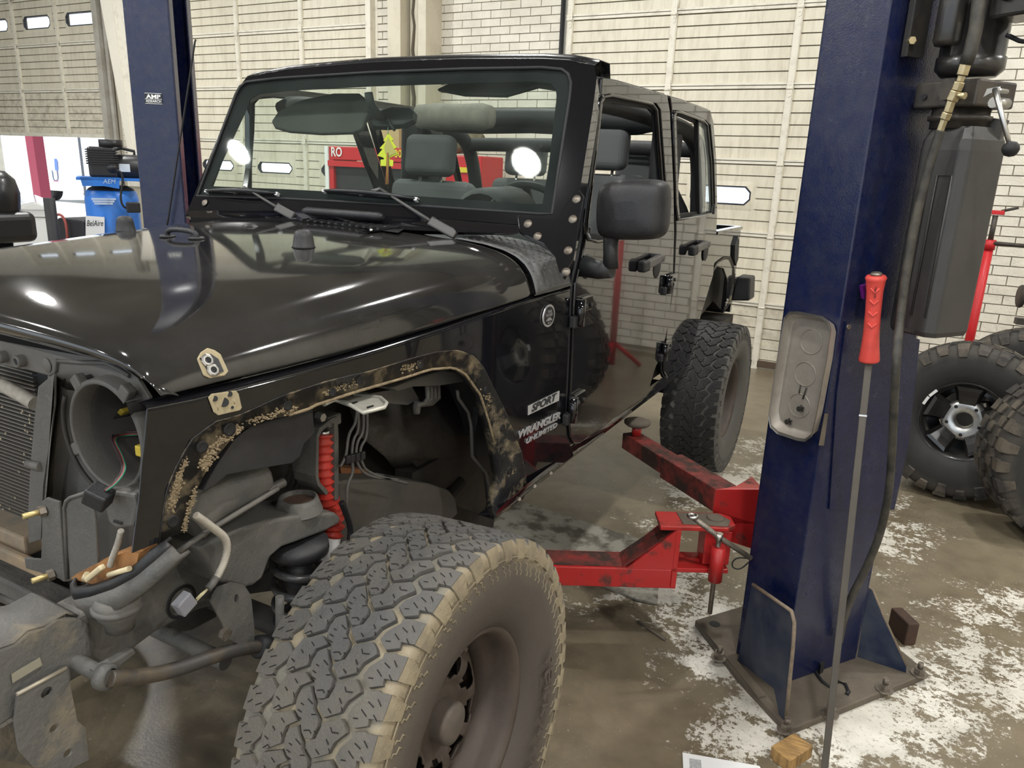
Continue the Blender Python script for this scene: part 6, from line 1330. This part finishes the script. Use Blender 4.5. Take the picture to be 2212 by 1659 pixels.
def steel_wheel(c, axd, spin=0., tread=True, letters=False, k=1.):
    T_car, T_bl, T_sp, T_lg = FRONT_SET if letters else REAR_SET
    m = wheel_matrix(c, axd, spin, k); t = put('tire', T_car, m, jeep)
    if tread:
        put('tread', T_bl, m, t, 'stuff'); put('sipes', T_sp, m, t, 'stuff'); put('shoulder_lugs', T_lg, m, t, 'stuff')
    w = put('wheel', W_rim, m, jeep); d = put('wheel_disc', W_disc, m, w); s = d.modifiers.new('s', 'SOLIDIFY'); s.thickness = .004
    put('hub_cap', W_hub, m, w); put('brake_drum', W_drum, m, w); put('bead_gap', W_bead, m, w)
    if letters:
        x = m.to_3x3() @ Vector((1, 0, 0))
        rm3 = m.to_3x3()
        for i, ch in enumerate('TERRAIN'):
            an = math.radians(86 + i * 9.0); up_ = rm3 @ Vector((0, math.sin(an), math.cos(an))); u_ = rm3 @ Vector((0, math.cos(an), -math.sin(an)))
            place_text('sidewall_letter', ch, M_tire2, t, Vector(c) + up_ * .290 + x * .1690, u_, up_, .036 if ch != 'I' else .010, .040, ext=.003)
        st_ = m.to_3x3() @ Vector((0, .02, .196)); obj('valve_stem', MB().tube([Vector(c) + st_ + x * .055, Vector(c) + st_ * .95 + x * .10], .006, 8), M_steelw, w)
    return t
FRONT_SET = (T_car, T_bl, T_sp, T_lg)
_rm = (ring_mat('worn_black_tire', [(.21, (.085, .08, .072)), (.33, (.10, .095, .085)), (.40, (.11, .105, .093)), (.427, (.10, .096, .087)), (.43, (.15, .145, .13)), (.44, (.13, .125, .11))], .8, .25, 200), mat('black_tread_rubber', (.026, .026, .027), .7, dirt=(.05, .048, .045), amt=.5, scale=5, bump=.2, bscale=160), M_sipe, mat('grey_lug', (.115, .11, .10), .85, dirt=(.05, .048, .045), amt=.6, scale=14))
REAR_SET = tuple(x.copy() for x in FRONT_SET)
for me_, m_ in zip(REAR_SET, _rm): me_.materials.clear(); me_.materials.append(m_)
M_tire2 = mat('raised_letter', (.095, .077, .064), .75)
FWA = Vector((1, 0, .052)).normalized(); FWC = Vector((-.906, 1.309, .474)) + FWA * .014
steel_wheel(FWC, FWA, 0., True, True, k=1.084)
RWC = Vector((-.98, 4.354, .524)); steel_wheel(RWC, (1, .006, 0), .3)
steel_wheel(MX(FWC), (-1, .03, .0), 0, True); steel_wheel(MX(RWC), (-1, 0, 0), 0, False)
# ================================================================ LOOSE WHEELS
M_mt = ring_mat('mud_tire', [(.21, (.022, .021, .02)), (.36, (.025, .024, .022)), (.40, (.06, .053, .044)), (.44, (.045, .04, .034))], .75, .2, 160)
M_mtl = mat('mud_lug_rubber', (.030, .029, .028), .75, dirt=(.16, .13, .095), amt=.7, scale=7, thr=.52, soft=.12, bump=.2)
M_alloy = mat('black_alloy', (.012, .012, .013), .28, dirt=(.05, .045, .04), amt=.5, scale=8, coat=.4)
M_mach = mat('machined_alloy', (.62, .62, .60), .3, .9, dirt=(.2, .18, .15), amt=.4, scale=18)
def mt_meshes(R=.455, hw=.16, N=26):
    half = [(.225, .13), (.24, .15), (.28, .17), (.34, .178), (.39, .174), (.42, .165), (R - .014, .15), (R - .014, 0)]
    c = MB().lathe(half + [(r, -o) for r, o in reversed(half[:-1])], (0, 0, 0), (1, 0, 0), 72).mesh('tire'); fixn(c)
    b = MB()
    def P(a, y, r): an = 2 * math.pi * a / N; return (y, r * math.sin(an), r * math.cos(an))
    def blk(poly, r0, r1):
        k = len(poly); b.add([P(a, y, r1) for a, y in poly] + [P(a, y, r0) for a, y in poly], [tuple(range(k))] + [((i + 1) % k, i, k + i, k + (i + 1) % k) for i in range(k)])
    for i in range(N):
        for s in (-1, 1):
            o = i + (.5 if s < 0 else 0)
            blk([(o + .08, s * .02), (o + .5, s * .012), (o + .62, s * .05), (o + .42, s * .075), (o + .05, s * .07)], R - .02, R)
            blk([(o + .55, s * .065), (o + .95, s * .06), (o + 1.0, s * .088), (o + .6, s * .092)], R - .02, R)
            L = .165 if i % 2 else .158
            blk([(o + .06, s * .098), (o + .62, s * .10), (o + .66, s * L), (o + .04, s * L)], R - .02, R - .002)
            # side biters
            r1 = R - .075 if i % 2 else R - .055
            for a0, a1 in ((.06, .60),):
                q = [P(o + a0, s * L, R - .003), P(o + a1, s * L, R - .003), P(o + a1, s * .179, R - .03), P(o + a0, s * .179, R - .03), P(o + a0 + .05, s * .186, r1), P(o + a1 - .05, s * .186, r1), P(o + a0 + .05, s * .17, r1 - .008), P(o + a1 - .05, s * .17, r1 - .008), P(o + a0, s * .15, R - .03), P(o + a1, s * .15, R - .03)]
                b.add(q, [(0, 1, 2, 3), (3, 2, 5, 4), (4, 5, 7, 6), (0, 3, 8), (1, 9, 2), (3, 4, 6, 8), (2, 9, 7, 5)])
    bm_ = b.mesh('tread'); fixn(bm_)
    return c, bm_
MT_c, MT_b = mt_meshes(); MT_c.materials.append(M_mt); MT_b.materials.append(M_mtl)
def alloy_meshes():
    rim = MB().lathe([(.15, -.14), (.21, -.15), (.225, -.145), (.205, -.12), (.195, .05), (.205, .09), (.214, .115), (.224, .135), (.230, .135), (.230, .12)], (0, 0, 0), (1, 0, 0), 56).mesh('rim'); fixn(rim)
    sp = MB()
    for i in range(5):
        a = 2 * math.pi * i / 5
        def Q(r, w, o): d = Vector((0, math.sin(a), math.cos(a))); t = Vector((0, math.cos(a), -math.sin(a))); return Vector((o, 0, 0)) + d * r + t * w
        for s in (-1, 1): pass
        rows_ = [[Q(r, w * q, o + (0 if abs(q) < .9 else -.03)) for q in (-1, -.75, .75, 1)] for r, w, o in ((.06, .036, .035), (.10, .040, .05), (.15, .050, .075), (.185, .062, .095), (.205, .074, .10))]
        sp.grid(rows_, smooth=False)
    spm = sp.mesh('spokes'); fixn(spm)
    hub = MB().lathe([(.046, -.02), (.046, .060), (.052, .066), (.092, .066), (.118, .062), (.121, .05), (.121, -.02)], (0, 0, 0), (1, 0, 0), 40).mesh('hub_face'); fixn(hub)
    back = MB().lathe([(0, -.06), (.19, -.06)], (0, 0, 0), (1, 0, 0), 32).mesh('dark_back')
    return rim, spm, hub, back
A_rim, A_sp, A_hub, A_back = alloy_meshes(); A_rim.materials.append(M_alloy); A_sp.materials.append(M_alloy); A_hub.materials.append(M_mach); A_back.materials.append(M_black)
def loose_wheel(c, axd, label, spin=0., tape=False, letters=None):
    r = empty('loose_wheel', (c[0], c[1], 0), label, 'wheel', 'loose mud tires beside the wall'); m = wheel_matrix(Vector(c), axd, spin)
    t = put('tire', MT_c, m, r); put('tread', MT_b, m, t, 'stuff'); w = put('rim', A_rim, m, r)
    sp_o = put('spokes', A_sp, m, w); s = sp_o.modifiers.new('s', 'SOLIDIFY'); s.thickness = .02; put('hub_face', A_hub, m, w)
    x = m.to_3x3() @ Vector((1, 0, 0))
    for i in range(5):
        a = 2 * math.pi * (i + .5) / 5; d = m.to_3x3() @ Vector((0, math.sin(a), math.cos(a))); obj('lug_hole', MB().cyl(Vector(c) + d * .088 + x * .064, Vector(c) + d * .088 + x * .0675, .010, 12), M_black, w)
        obj('hub_notch', MB().box(Vector(c) + (m.to_3x3() @ Vector((0, math.sin(2 * math.pi * i / 5), math.cos(2 * math.pi * i / 5)))) * .119 + x * .058, (.03, .036, .03), m.to_3x3() @ Matrix.Rotation(-2 * math.pi * i / 5, 3, 'X')), M_alloy, w)
    if tape:
        for an in (-52, -67):
            a = math.radians(an); d = m.to_3x3() @ Vector((0, math.sin(a), math.cos(a))); u_ = m.to_3x3() @ Vector((0, math.cos(a), -math.sin(a))); obj('wheel_weight', MB().bar(Vector(c) + d * .222 + x * .136 - u_ * .026, Vector(c) + d * .222 + x * .136 + u_ * .026, .016, .004, up=x), M_wht, w)
    if letters:
        for i, ch in enumerate(letters):
            an = math.radians(115 - i * 6.5); up_ = m.to_3x3() @ Vector((0, math.sin(an), math.cos(an))); u_ = m.to_3x3() @ Vector((0, -math.cos(an), math.sin(an)))
            if ch != ' ': place_text('sidewall_letter', ch, M_mtl, t, Vector(c) + up_ * .335 + x * .1785, u_.normalized(), -up_ if False else up_, .022, .03, ext=.003)
    return r
wc1 = PYp(2089, 880, 5.02)
wc1 = Vector((wc1.x, 5.02, .455))
loose_wheel(wc1, (-.13, -1, .10), 'loose mud tire on black five-spoke wheel with pale hub face, behind the post', 0.0, True)
loose_wheel((.90, 4.62, .45), (.26, -.96, .05), 'loose mud tire at the picture edge in front of the pale-hubbed wheel', .3)
loose_wheel((.72, 5.72, .46), (-.2, -1, .05), 'loose mud tire farthest back against the brick wall', .2)
# ================================================================ STANDS AND PARTS
ys = 6.55
b0s, b1s = PYp(2113, 682, ys), PYp(2137, 530, ys)
stx, top_z = b1s.x, b1s.z
sd = empty('hoist_stand', (stx, ys, 0), 'tall red hoist stand with black screw head by the brick wall', 'stand')
M_redst = mat('stand_red', (.50, .015, .02), .4)
obj('tube', MB().cyl((stx, ys, .03), (stx, ys, top_z), .032, 16), M_redst, sd)
obj('collar', MB().cyl((stx, ys, top_z - .03), (stx, ys, top_z + .04), .040, 16), M_redst, sd)
tz = PYp(2150, 465, ys).z
obj('screw', MB().cyl((stx, ys, top_z), (stx, ys, tz), .018, 12), M_castiron, sd)
obj('saddle', MB().box((stx, ys, tz + .02), (.10, .05, .03)), M_redst, sd, bevel=.004); obj('saddle_horn', MB().tube([(stx + .03, ys, tz + .03), (stx + .13, ys, tz + .06)], .010, 8), M_castiron, sd)
obj('turn_handle', MB().tube([(stx, ys - .02, top_z + .02), (stx + .22, ys - .03, top_z + .015)], .014, 8), M_castiron, sd)
for k in range(3): a = k * 2.1 + .4; obj('foot', MB().tube([(stx, ys, .25), (stx + .28 * math.cos(a), ys + .28 * math.sin(a), .02)], .02, 8), M_redst, sd)
hx0 = PYp(2203, 650, 5.85) + Vector((0, 0, .03))
hp_o = empty('axle_hub', (hx0.x, 5.85, .90), 'dark rusty axle hub resting on the loose tires', 'hub')
obj('flange', MB().lathe([(0, -.01), (.07, -.01), (.075, 0), (.07, .01), (0, .01)], hx0, (1, .2, 0), 24), M_castiron, hp_o)
obj('barrel', MB().cyl(hx0, hx0 + Vector((.25, .05, 0)), .045, 16), M_castiron, hp_o); obj('outer_flange', MB().lathe([(0, -.01), (.06, -.01), (.06, .01), (0, .01)], hx0 + Vector((.07, .014, 0)), (1, .2, 0), 24), M_castiron, hp_o)
obj('arm', MB().bar(hx0 + Vector((.0, 0, -.16)), hx0 + Vector((.3, .05, -.17)), .06, .04), M_castiron, hp_o)
# ================================================================ COMPRESSOR
YK = 4.0
kc = PYp(243, 440, YK); M_bluec = mat('compressor_blue', (.03, .18, .62), .35, dirt=(.05, .06, .09), amt=.5, scale=5, thr=.62, soft=.1)
ko = empty('air_compressor', (kc.x, YK, 0), 'blue upright air compressor with black pump beside the post', 'compressor')
z_of = lambda y: PYp(240, y, YK).z
toC = (CAMP - Vector((kc.x, YK, CAM_H))).normalized(); rad = (PN(302, 440, (kc.x, YK, 0), toC) - PN(184, 440, (kc.x, YK, 0), toC)).length / 2
zt_ = z_of(402); tkc = obj('tank', MB().lathe([(rad, .25), (rad, zt_ - .10), (rad * .93, zt_ - .04), (rad * .6, zt_), (0, zt_ + .02)], (kc.x, YK, 0), (0, 0, 1), 40), M_bluec, ko)
obj('tank_cap', MB().lathe([(rad * .60, zt_ + .004), (rad * .80, zt_ - .015), (rad * .88, zt_ - .03)], (kc.x, YK, 0), (0, 0, 1), 40), M_castiron, ko)
for k in range(3): a = k * 2.09 + .5; obj('leg', MB().bar((kc.x + rad * .9 * math.cos(a), YK + rad * .9 * math.sin(a), .3), (kc.x + rad * 1.0 * math.cos(a), YK + rad * 1.0 * math.sin(a), 0), .08, .012), M_bluec, ko)
toC = (CAMP - Vector((kc.x, YK, CAM_H))).normalized(); lat_ = Vector((-toC.y, toC.x, 0)) 
zp0, zp1 = z_of(404), z_of(383)
Mk = Matrix((lat_, -toC, Vector((0, 0, 1)))).transposed()
pc = Vector((kc.x, YK, 0))
obj('platform', MB().box(pc + Vector((0, 0, zp1 - .01)), (rad * 2.35, rad * 2 + .06, .02), Mk), M_bluec, ko)
obj('platform_skirt', MB().prism([PN(x, y, pc + toC * (rad + .03), toC) for x, y in ((172, 382), (258, 384), (258, 408), (225, 402), (178, 402))], -toC * .012), M_bluec, ko)
place_text('lettering', 'AEM', mat('faded_print', (.45, .55, .7), .6), ko, PN(236, 392, pc + toC * (rad + .033), toC), lat_, (0, 0, 1), .09, .032, shear=.2)
if True:
    pm = PN(222, 355, pc + toC * .08, toC); M_pump = mat('pump_black', (.018, .018, .02), .4)
    zb_ = zp1
    pump = obj('pump_cylinder', MB().box(Vector((pm.x, pm.y, (zb_ + z_of(318)) / 2)), (.20, .18, z_of(318) - zb_), Mk), M_pump, ko, bevel=.02)
    for k in range(7): obj('cooling_fin', MB().box(Vector((pm.x, pm.y, zb_ + (z_of(318) - zb_) * (.45 + k * .075))), (.225, .20, .010), Mk), M_pump, pump)
    obj('air_filter', MB().cyl(Vector((pm.x, pm.y, z_of(318))) + lat_ * .07, Vector((pm.x, pm.y, z_of(302))) + lat_ * .07, .085, 18), M_pump, pump)
    mc_ = PN(262, 362, pc + toC * .05, toC); mot = obj('motor', MB().lathe([(0, -.17), (.05, -.17), (.09, -.13), (.10, -.05), (.10, .15), (.07, .19), (0, .19)], mc_, lat_, 24), M_pump, ko)
    obj('motor_plate', MB().box(mc_ + toC * .10 + lat_ * .01, (.10, .006, .06), Mk), mat('plate_pale', (.6, .65, .7), .5), mot)
    obj('motor_knob', MB().lathe([(0, .05), (.04, .045), (.055, .0), (.055, -.02)], PN(243, 362, pc + toC * .13, toC), toC, 18), M_pump, mot)
    obj('belt_guard', MB().tube([PN(x, y, pc - toC * .08, toC) for x, y in ((240, 325), (262, 320), (290, 327), (290, 340))], .012, 8), M_pump, mot)
    obj('air_hose', MB().tube(smooth_path([PN(x, y, pc + toC * .30, toC) for x, y in ((252, 368), (262, 372), (266, 390), (262, 410), (260, 430), (266, 447), (280, 452))]), .008, 8), M_black, ko)
    obj('pressure_switch', MB().box(PN(288, 448, pc + toC * .30, toC), (.10, .06, .08), Mk), M_pump, ko, bevel=.01)
    lbp = PN(207, 477, pc + toC * (rad + .002), toC); obj('name_plate', MB().prism([PN(x, y, pc + toC * (rad + .002), toC) for x, y in ((185, 466), (226, 469), (226, 520), (185, 520))], toC * .004), mat('plate_white', (.75, .76, .78), .5), ko)
    place_text('lettering', 'BelAire', M_black, ko, PN(205, 482, pc + toC * (rad + .008), toC), lat_, (0, 0, 1), .115, .045, shear=.35)
    for q in range(3): obj('printed_line', MB().box(PN(224, 430 + q * 5, pc + toC * (rad + .004), toC), (.17 - .02 * q, .003, .014), Mk), MAT['faded_print'], ko)
# black pipe, bin and seat beside the compressor
pt_ = lambda x, y, Y_: PYp(x, y, Y_)
q0_ = pt_(115, 500, 3.6); q1_ = pt_(108, 428, 3.6); tag(obj('black_pipe', MB().cyl((q0_.x, 3.6, .0), (q0_.x - .0, 3.6, q1_.z), .042, 16), M_black), 'upright black pipe beside the compressor', 'pipe')
bn = [pt_(x, y, 4.3) for x, y in ((122, 470), (178, 470), (176, 520), (124, 520))]; b_ = MB().prism([Vector((p.x, 4.3, z)) for p, z in ((bn[0], 0.), (bn[1], 0.), (bn[1], bn[0].z), (bn[0], bn[0].z))], (0, .5, 0)); tag(obj('black_bin', b_, mat('bin_black', (.01, .011, .016), .5), bevel=.02), 'black bin between the pipe and the compressor', 'bin')
tag(obj('orange_cord', MB().tube(smooth_path([pt_(x, y, 4.27) for x, y in ((120, 466), (128, 462), (138, 470), (144, 490), (146, 520), (147, 560))]), .012, 8), mat('cord_red', (.25, .05, .04), .6)), 'dark red cord hanging over the black bin', 'cord')
M_vinyl = mat('black_vinyl', (.015, .015, .016), .35, coat=.2)
stc = pt_(6, 450, 2.9)
stt = empty('utility_seat', (stc.x, 2.9, 0), 'black high-backed vinyl seat at the picture edge', 'seat')
obj('seat_back', MB().lathe([(0, -.16), (.09, -.15), (.13, -.08), (.14, .02), (.12, .11), (.07, .16), (0, .17)], Vector((stc.x - .06, 2.9, pt_(6, 425, 2.9).z)), (0, 0, 1), 24), M_vinyl, stt)
obj('seat_base', MB().box(Vector((stc.x - .08, 2.9, pt_(6, 490, 2.9).z)), (.34, .34, .20)), M_vinyl, stt, bevel=.05, seg=4)
obj('pedestal', MB().cyl((stc.x - .08, 2.9, 0), (stc.x - .08, 2.9, pt_(6, 500, 2.9).z), .07, 14), M_vinyl, stt)
# ================================================================ SILVER CAR, OUTSIDE THINGS
YQ = 5.6
M_silver = mat('silver_car_paint', (.74, .74, .72), .22, coat=.6)
def pq(x, y, dy=0.): return PYp(x, y, YQ + dy)
sc2 = empty('parked_car', (pq(60, 480).x, YQ + .8, 0), 'pale silver car nosed in beside the compressor', 'car')
aw_ = (pq(60, 480) - CAMP); aw_.z = 0; aw_.normalize()
side_ = [pq(x, y) for x, y in ((20, 560), (20, 452), (38, 445), (70, 438), (104, 452), (118, 470), (120, 500), (116, 560))]
obj('body_side', MB().prism([Vector((p.x, p.y, max(p.z, .25))) for p in side_], aw_ * 1.7), M_silver, sc2, bevel=.05, seg=4)
obj('hood_panel', MB().prism([pq(x, y, -.02) for x, y in ((22, 452), (40, 444), (75, 436), (106, 448), (112, 456), (60, 456))], aw_ * 1.6 + Vector((0, 0, .02))), M_silver, sc2, bevel=.03, seg=3)
ws_ = [pq(x, y, .1) for x, y in ((20, 412), (36, 425), (46, 444), (20, 450))]; obj('windshield_pillar', MB().prism(ws_, aw_ * 1.4), M_silver, sc2, bevel=.01)
obj('headlamp', MB().prism([pq(x, y, -.03) for x, y in ((95, 452), (106, 450), (108, 458), (100, 460))], (0, .05, 0)), mat('lamp_glass_dark', (.05, .06, .12), .1), sc2)
obj('grille_strip', MB().prism([pq(x, y, -.03) for x, y in ((28, 450), (40, 450), (41, 462), (30, 462))], (0, .02, 0)), mat('grille_dark', (.15, .15, .15), .4), sc2)
obj('door_line', MB().tube([pq(36, 468, -.003), pq(110, 470, -.003)], .006, 6), M_greyp, sc2)
YO = 11.
def po(x, y): return PYp(x, y, YO)
tag(obj('maroon_post', MB().prism([Vector((po(x, 400).x, YO, z)) for x, z in ((70, 0.), (86, 0.), (82, 3.6), (66, 3.6))], (0, .25, 0)), mat('maroon_paint', (.22, .02, .045), .5)), 'maroon post standing outside the open bay door', 'post')
tag(obj('thin_pole', MB().cyl((po(176, 340).x, YO, 0), (po(174, 340).x, YO, 4.5), .03, 8), mat('pole_dark', (.12, .13, .16), .5)), 'thin dark pole outside the open bay door', 'pole')
YV = 17.
def pv(x, y): return PYp(x, y, YV)
tv_ = empty('delivery_truck', (pv(140, 400).x, YV + 2, 0), 'white truck parked outside with a red mark on its side', 'truck')
zz1 = pv(140, 250).z
obj('cargo_box', MB().box(((pv(92, 400).x + pv(200, 400).x) / 2, YV + 1.5, 1.9), (abs(pv(200, 400).x - pv(92, 400).x), 3., 3.0)), M_white, tv_, bevel=.05)
obj('bumper', MB().box((pv(140, 400).x, YV - .1, .5), (3.6, .2, .3)), M_white, tv_)
for q in (-1.3, 1.3): obj('wheel', MB().cyl((pv(140, 400).x + q, YV + .1, .40), (pv(140, 400).x + q, YV + .45, .40), .45, 20), M_black, tv_)
obj('red_mark', MB().prism([pv(x, y) + Vector((0, -.03, 0)) for x, y in ((114, 391), (128, 391), (128, 403), (114, 403))], (0, -.01, 0)), mat('mark_red', (.7, .05, .12), .5), tv_)
place_text('lettering', 'U', mat('mark_dark', (.05, .06, .1), .5), tv_, pv(121, 380) + Vector((0, -.03, 0)), (1, 0, 0), (0, 0, 1), .35, .40)
obj('blue_mark', MB().prism([pv(x, y) + Vector((0, -.03, 0)) for x, y in ((119, 343), (125, 343), (127, 368), (121, 368))], (0, -.01, 0)), mat('mark_blue', (.08, .15, .4), .5), tv_)
tag(obj('outside_bench', MB().box(pv(62, 420) + Vector((-.3, -1.2, 0)), (1.2, .5, .35)).box(Vector((pv(62, 420).x - .3, YV - 1.2, (pv(62, 420).z - .17) / 2 - .02)), (1.0, .4, pv(62, 420).z - .17)), mat('bench_blue', (.35, .45, .75), .6)), 'pale blue crate stack outside behind the maroon post', 'crates')
tag(obj('neighbor_building', MB().box((-34, 40, 4), (50, 4, 8)), M_white), 'white building across the lot outside', 'building')
# ================================================================ TOOL CABINET SEEN THROUGH THE WINDSHIELD
YT = 6.7
def pt2(x, y, dy=0.): return PYp(x, y, YT + dy)
M_cab = mat('cabinet_red', (.55, .02, .025), .35); M_cabd = mat('cabinet_dark', (.03, .03, .032), .5); M_yel = mat('yellow_print', (.75, .6, .05), .5)
tc_ = empty('battery_rack', (pt2(850, 400).x, YT + .2, 0), 'red and black battery display rack behind the car', 'rack')
xa, xb_ = pt2(711, 350).x, pt2(905, 350).x; zt3 = pt2(720, 316).z; zm3 = pt2(720, 345).z
obj('header_panel', MB().box(((xa + xb_) / 2, YT + .2, (zt3 + zm3) / 2), (xb_ - xa, .4, zt3 - zm3)), M_cab, tc_, bevel=.01)
obj('cabinet_body', MB().box(((xa + xb_) / 2, YT + .22, zm3 / 2 - .03), (xb_ - xa - .06, .36, zm3 - .06)), M_cabd, tc_)
for x in (xa + .03, xb_ - .03): obj('upright', MB().box((x, YT + .2, zm3 / 2), (.06, .4, zm3)), M_cab, tc_)
obj('side_panel', MB().box((xa - .03, YT + .2, zt3 / 2), (.05, .42, zt3)), M_wht, tc_)
obj('shelf_lip', MB().box(((xa + xb_) / 2, YT - .01, pt2(800, 356).z), (xb_ - xa, .03, .06)), M_cab, tc_)
place_text('lettering', 'RO', M_wht, tc_, pt2(727, 328, -.012), (1, 0, 0), (0, 0, 1), .15, .10, bold=.02)
place_text('lettering', '3000', M_yel, tc_, pt2(868, 332, -.012), (1, 0, 0), (0, 0, 1), .18, .08, bold=.02)
zt_box = zt3 + .001
tc2 = empty('tool_chest', (pt2(1005, 380).x, YT, 0), 'low red tool chest beside the battery rack', 'tool chest')
xa, xb_ = pt2(965, 380).x, pt2(1042, 380).x; z1 = pt2(1000, 336).z
obj('chest_body', MB().box(((xa + xb_) / 2, YT + .2, z1 / 2), (xb_ - xa, .45, z1)), M_cab, tc2, bevel=.015)
obj('drawer_pull', MB().box(((xa + xb_) / 2, YT - .03, pt2(1000, 367).z), (xb_ - xa - .1, .02, .05)), M_yel, tc2)
tag(obj('canvas_bag', MB().lathe([(0, -.22), (.07, -.21), (.10, -.1), (.09, .1), (.07, .21), (0, .22)], pt2(1003, 322, .1) + Vector((0, 0, .06)), (1, 0, .1), 14), mat('camo_canvas', (.22, .17, .10), .9, dirt=(.07, .06, .04), amt=.8, scale=14)), 'brown canvas bag lying on the red tool chest', 'bag')
tag(obj('cardboard_box', MB().box(Vector((pt2(845, 296, .1).x, YT + .2, zt_box + .14)), (.28, .3, .28)), mat('cardboard', (.50, .36, .18), .8)), 'brown cardboard box on top of the battery rack', 'box')
k = 0
for y, row in ((-3.2, 'in the unseen row added for fill behind the camera'), (.68, 'in the row over the car nose'), (4.6, 'in the row near the bay doors')):  # the row behind the camera is unseen, added as fill light
    for x, w in ((-9.2, 'above the compressor side'), (-6.04, 'beyond the far lift post'), (-2.87, 'above the car'), (.35, 'above the near lift post'), (3.4, 'by the side wall')):
        ceiling_light(x, y, 'round ceiling light ' + w + ', ' + row)
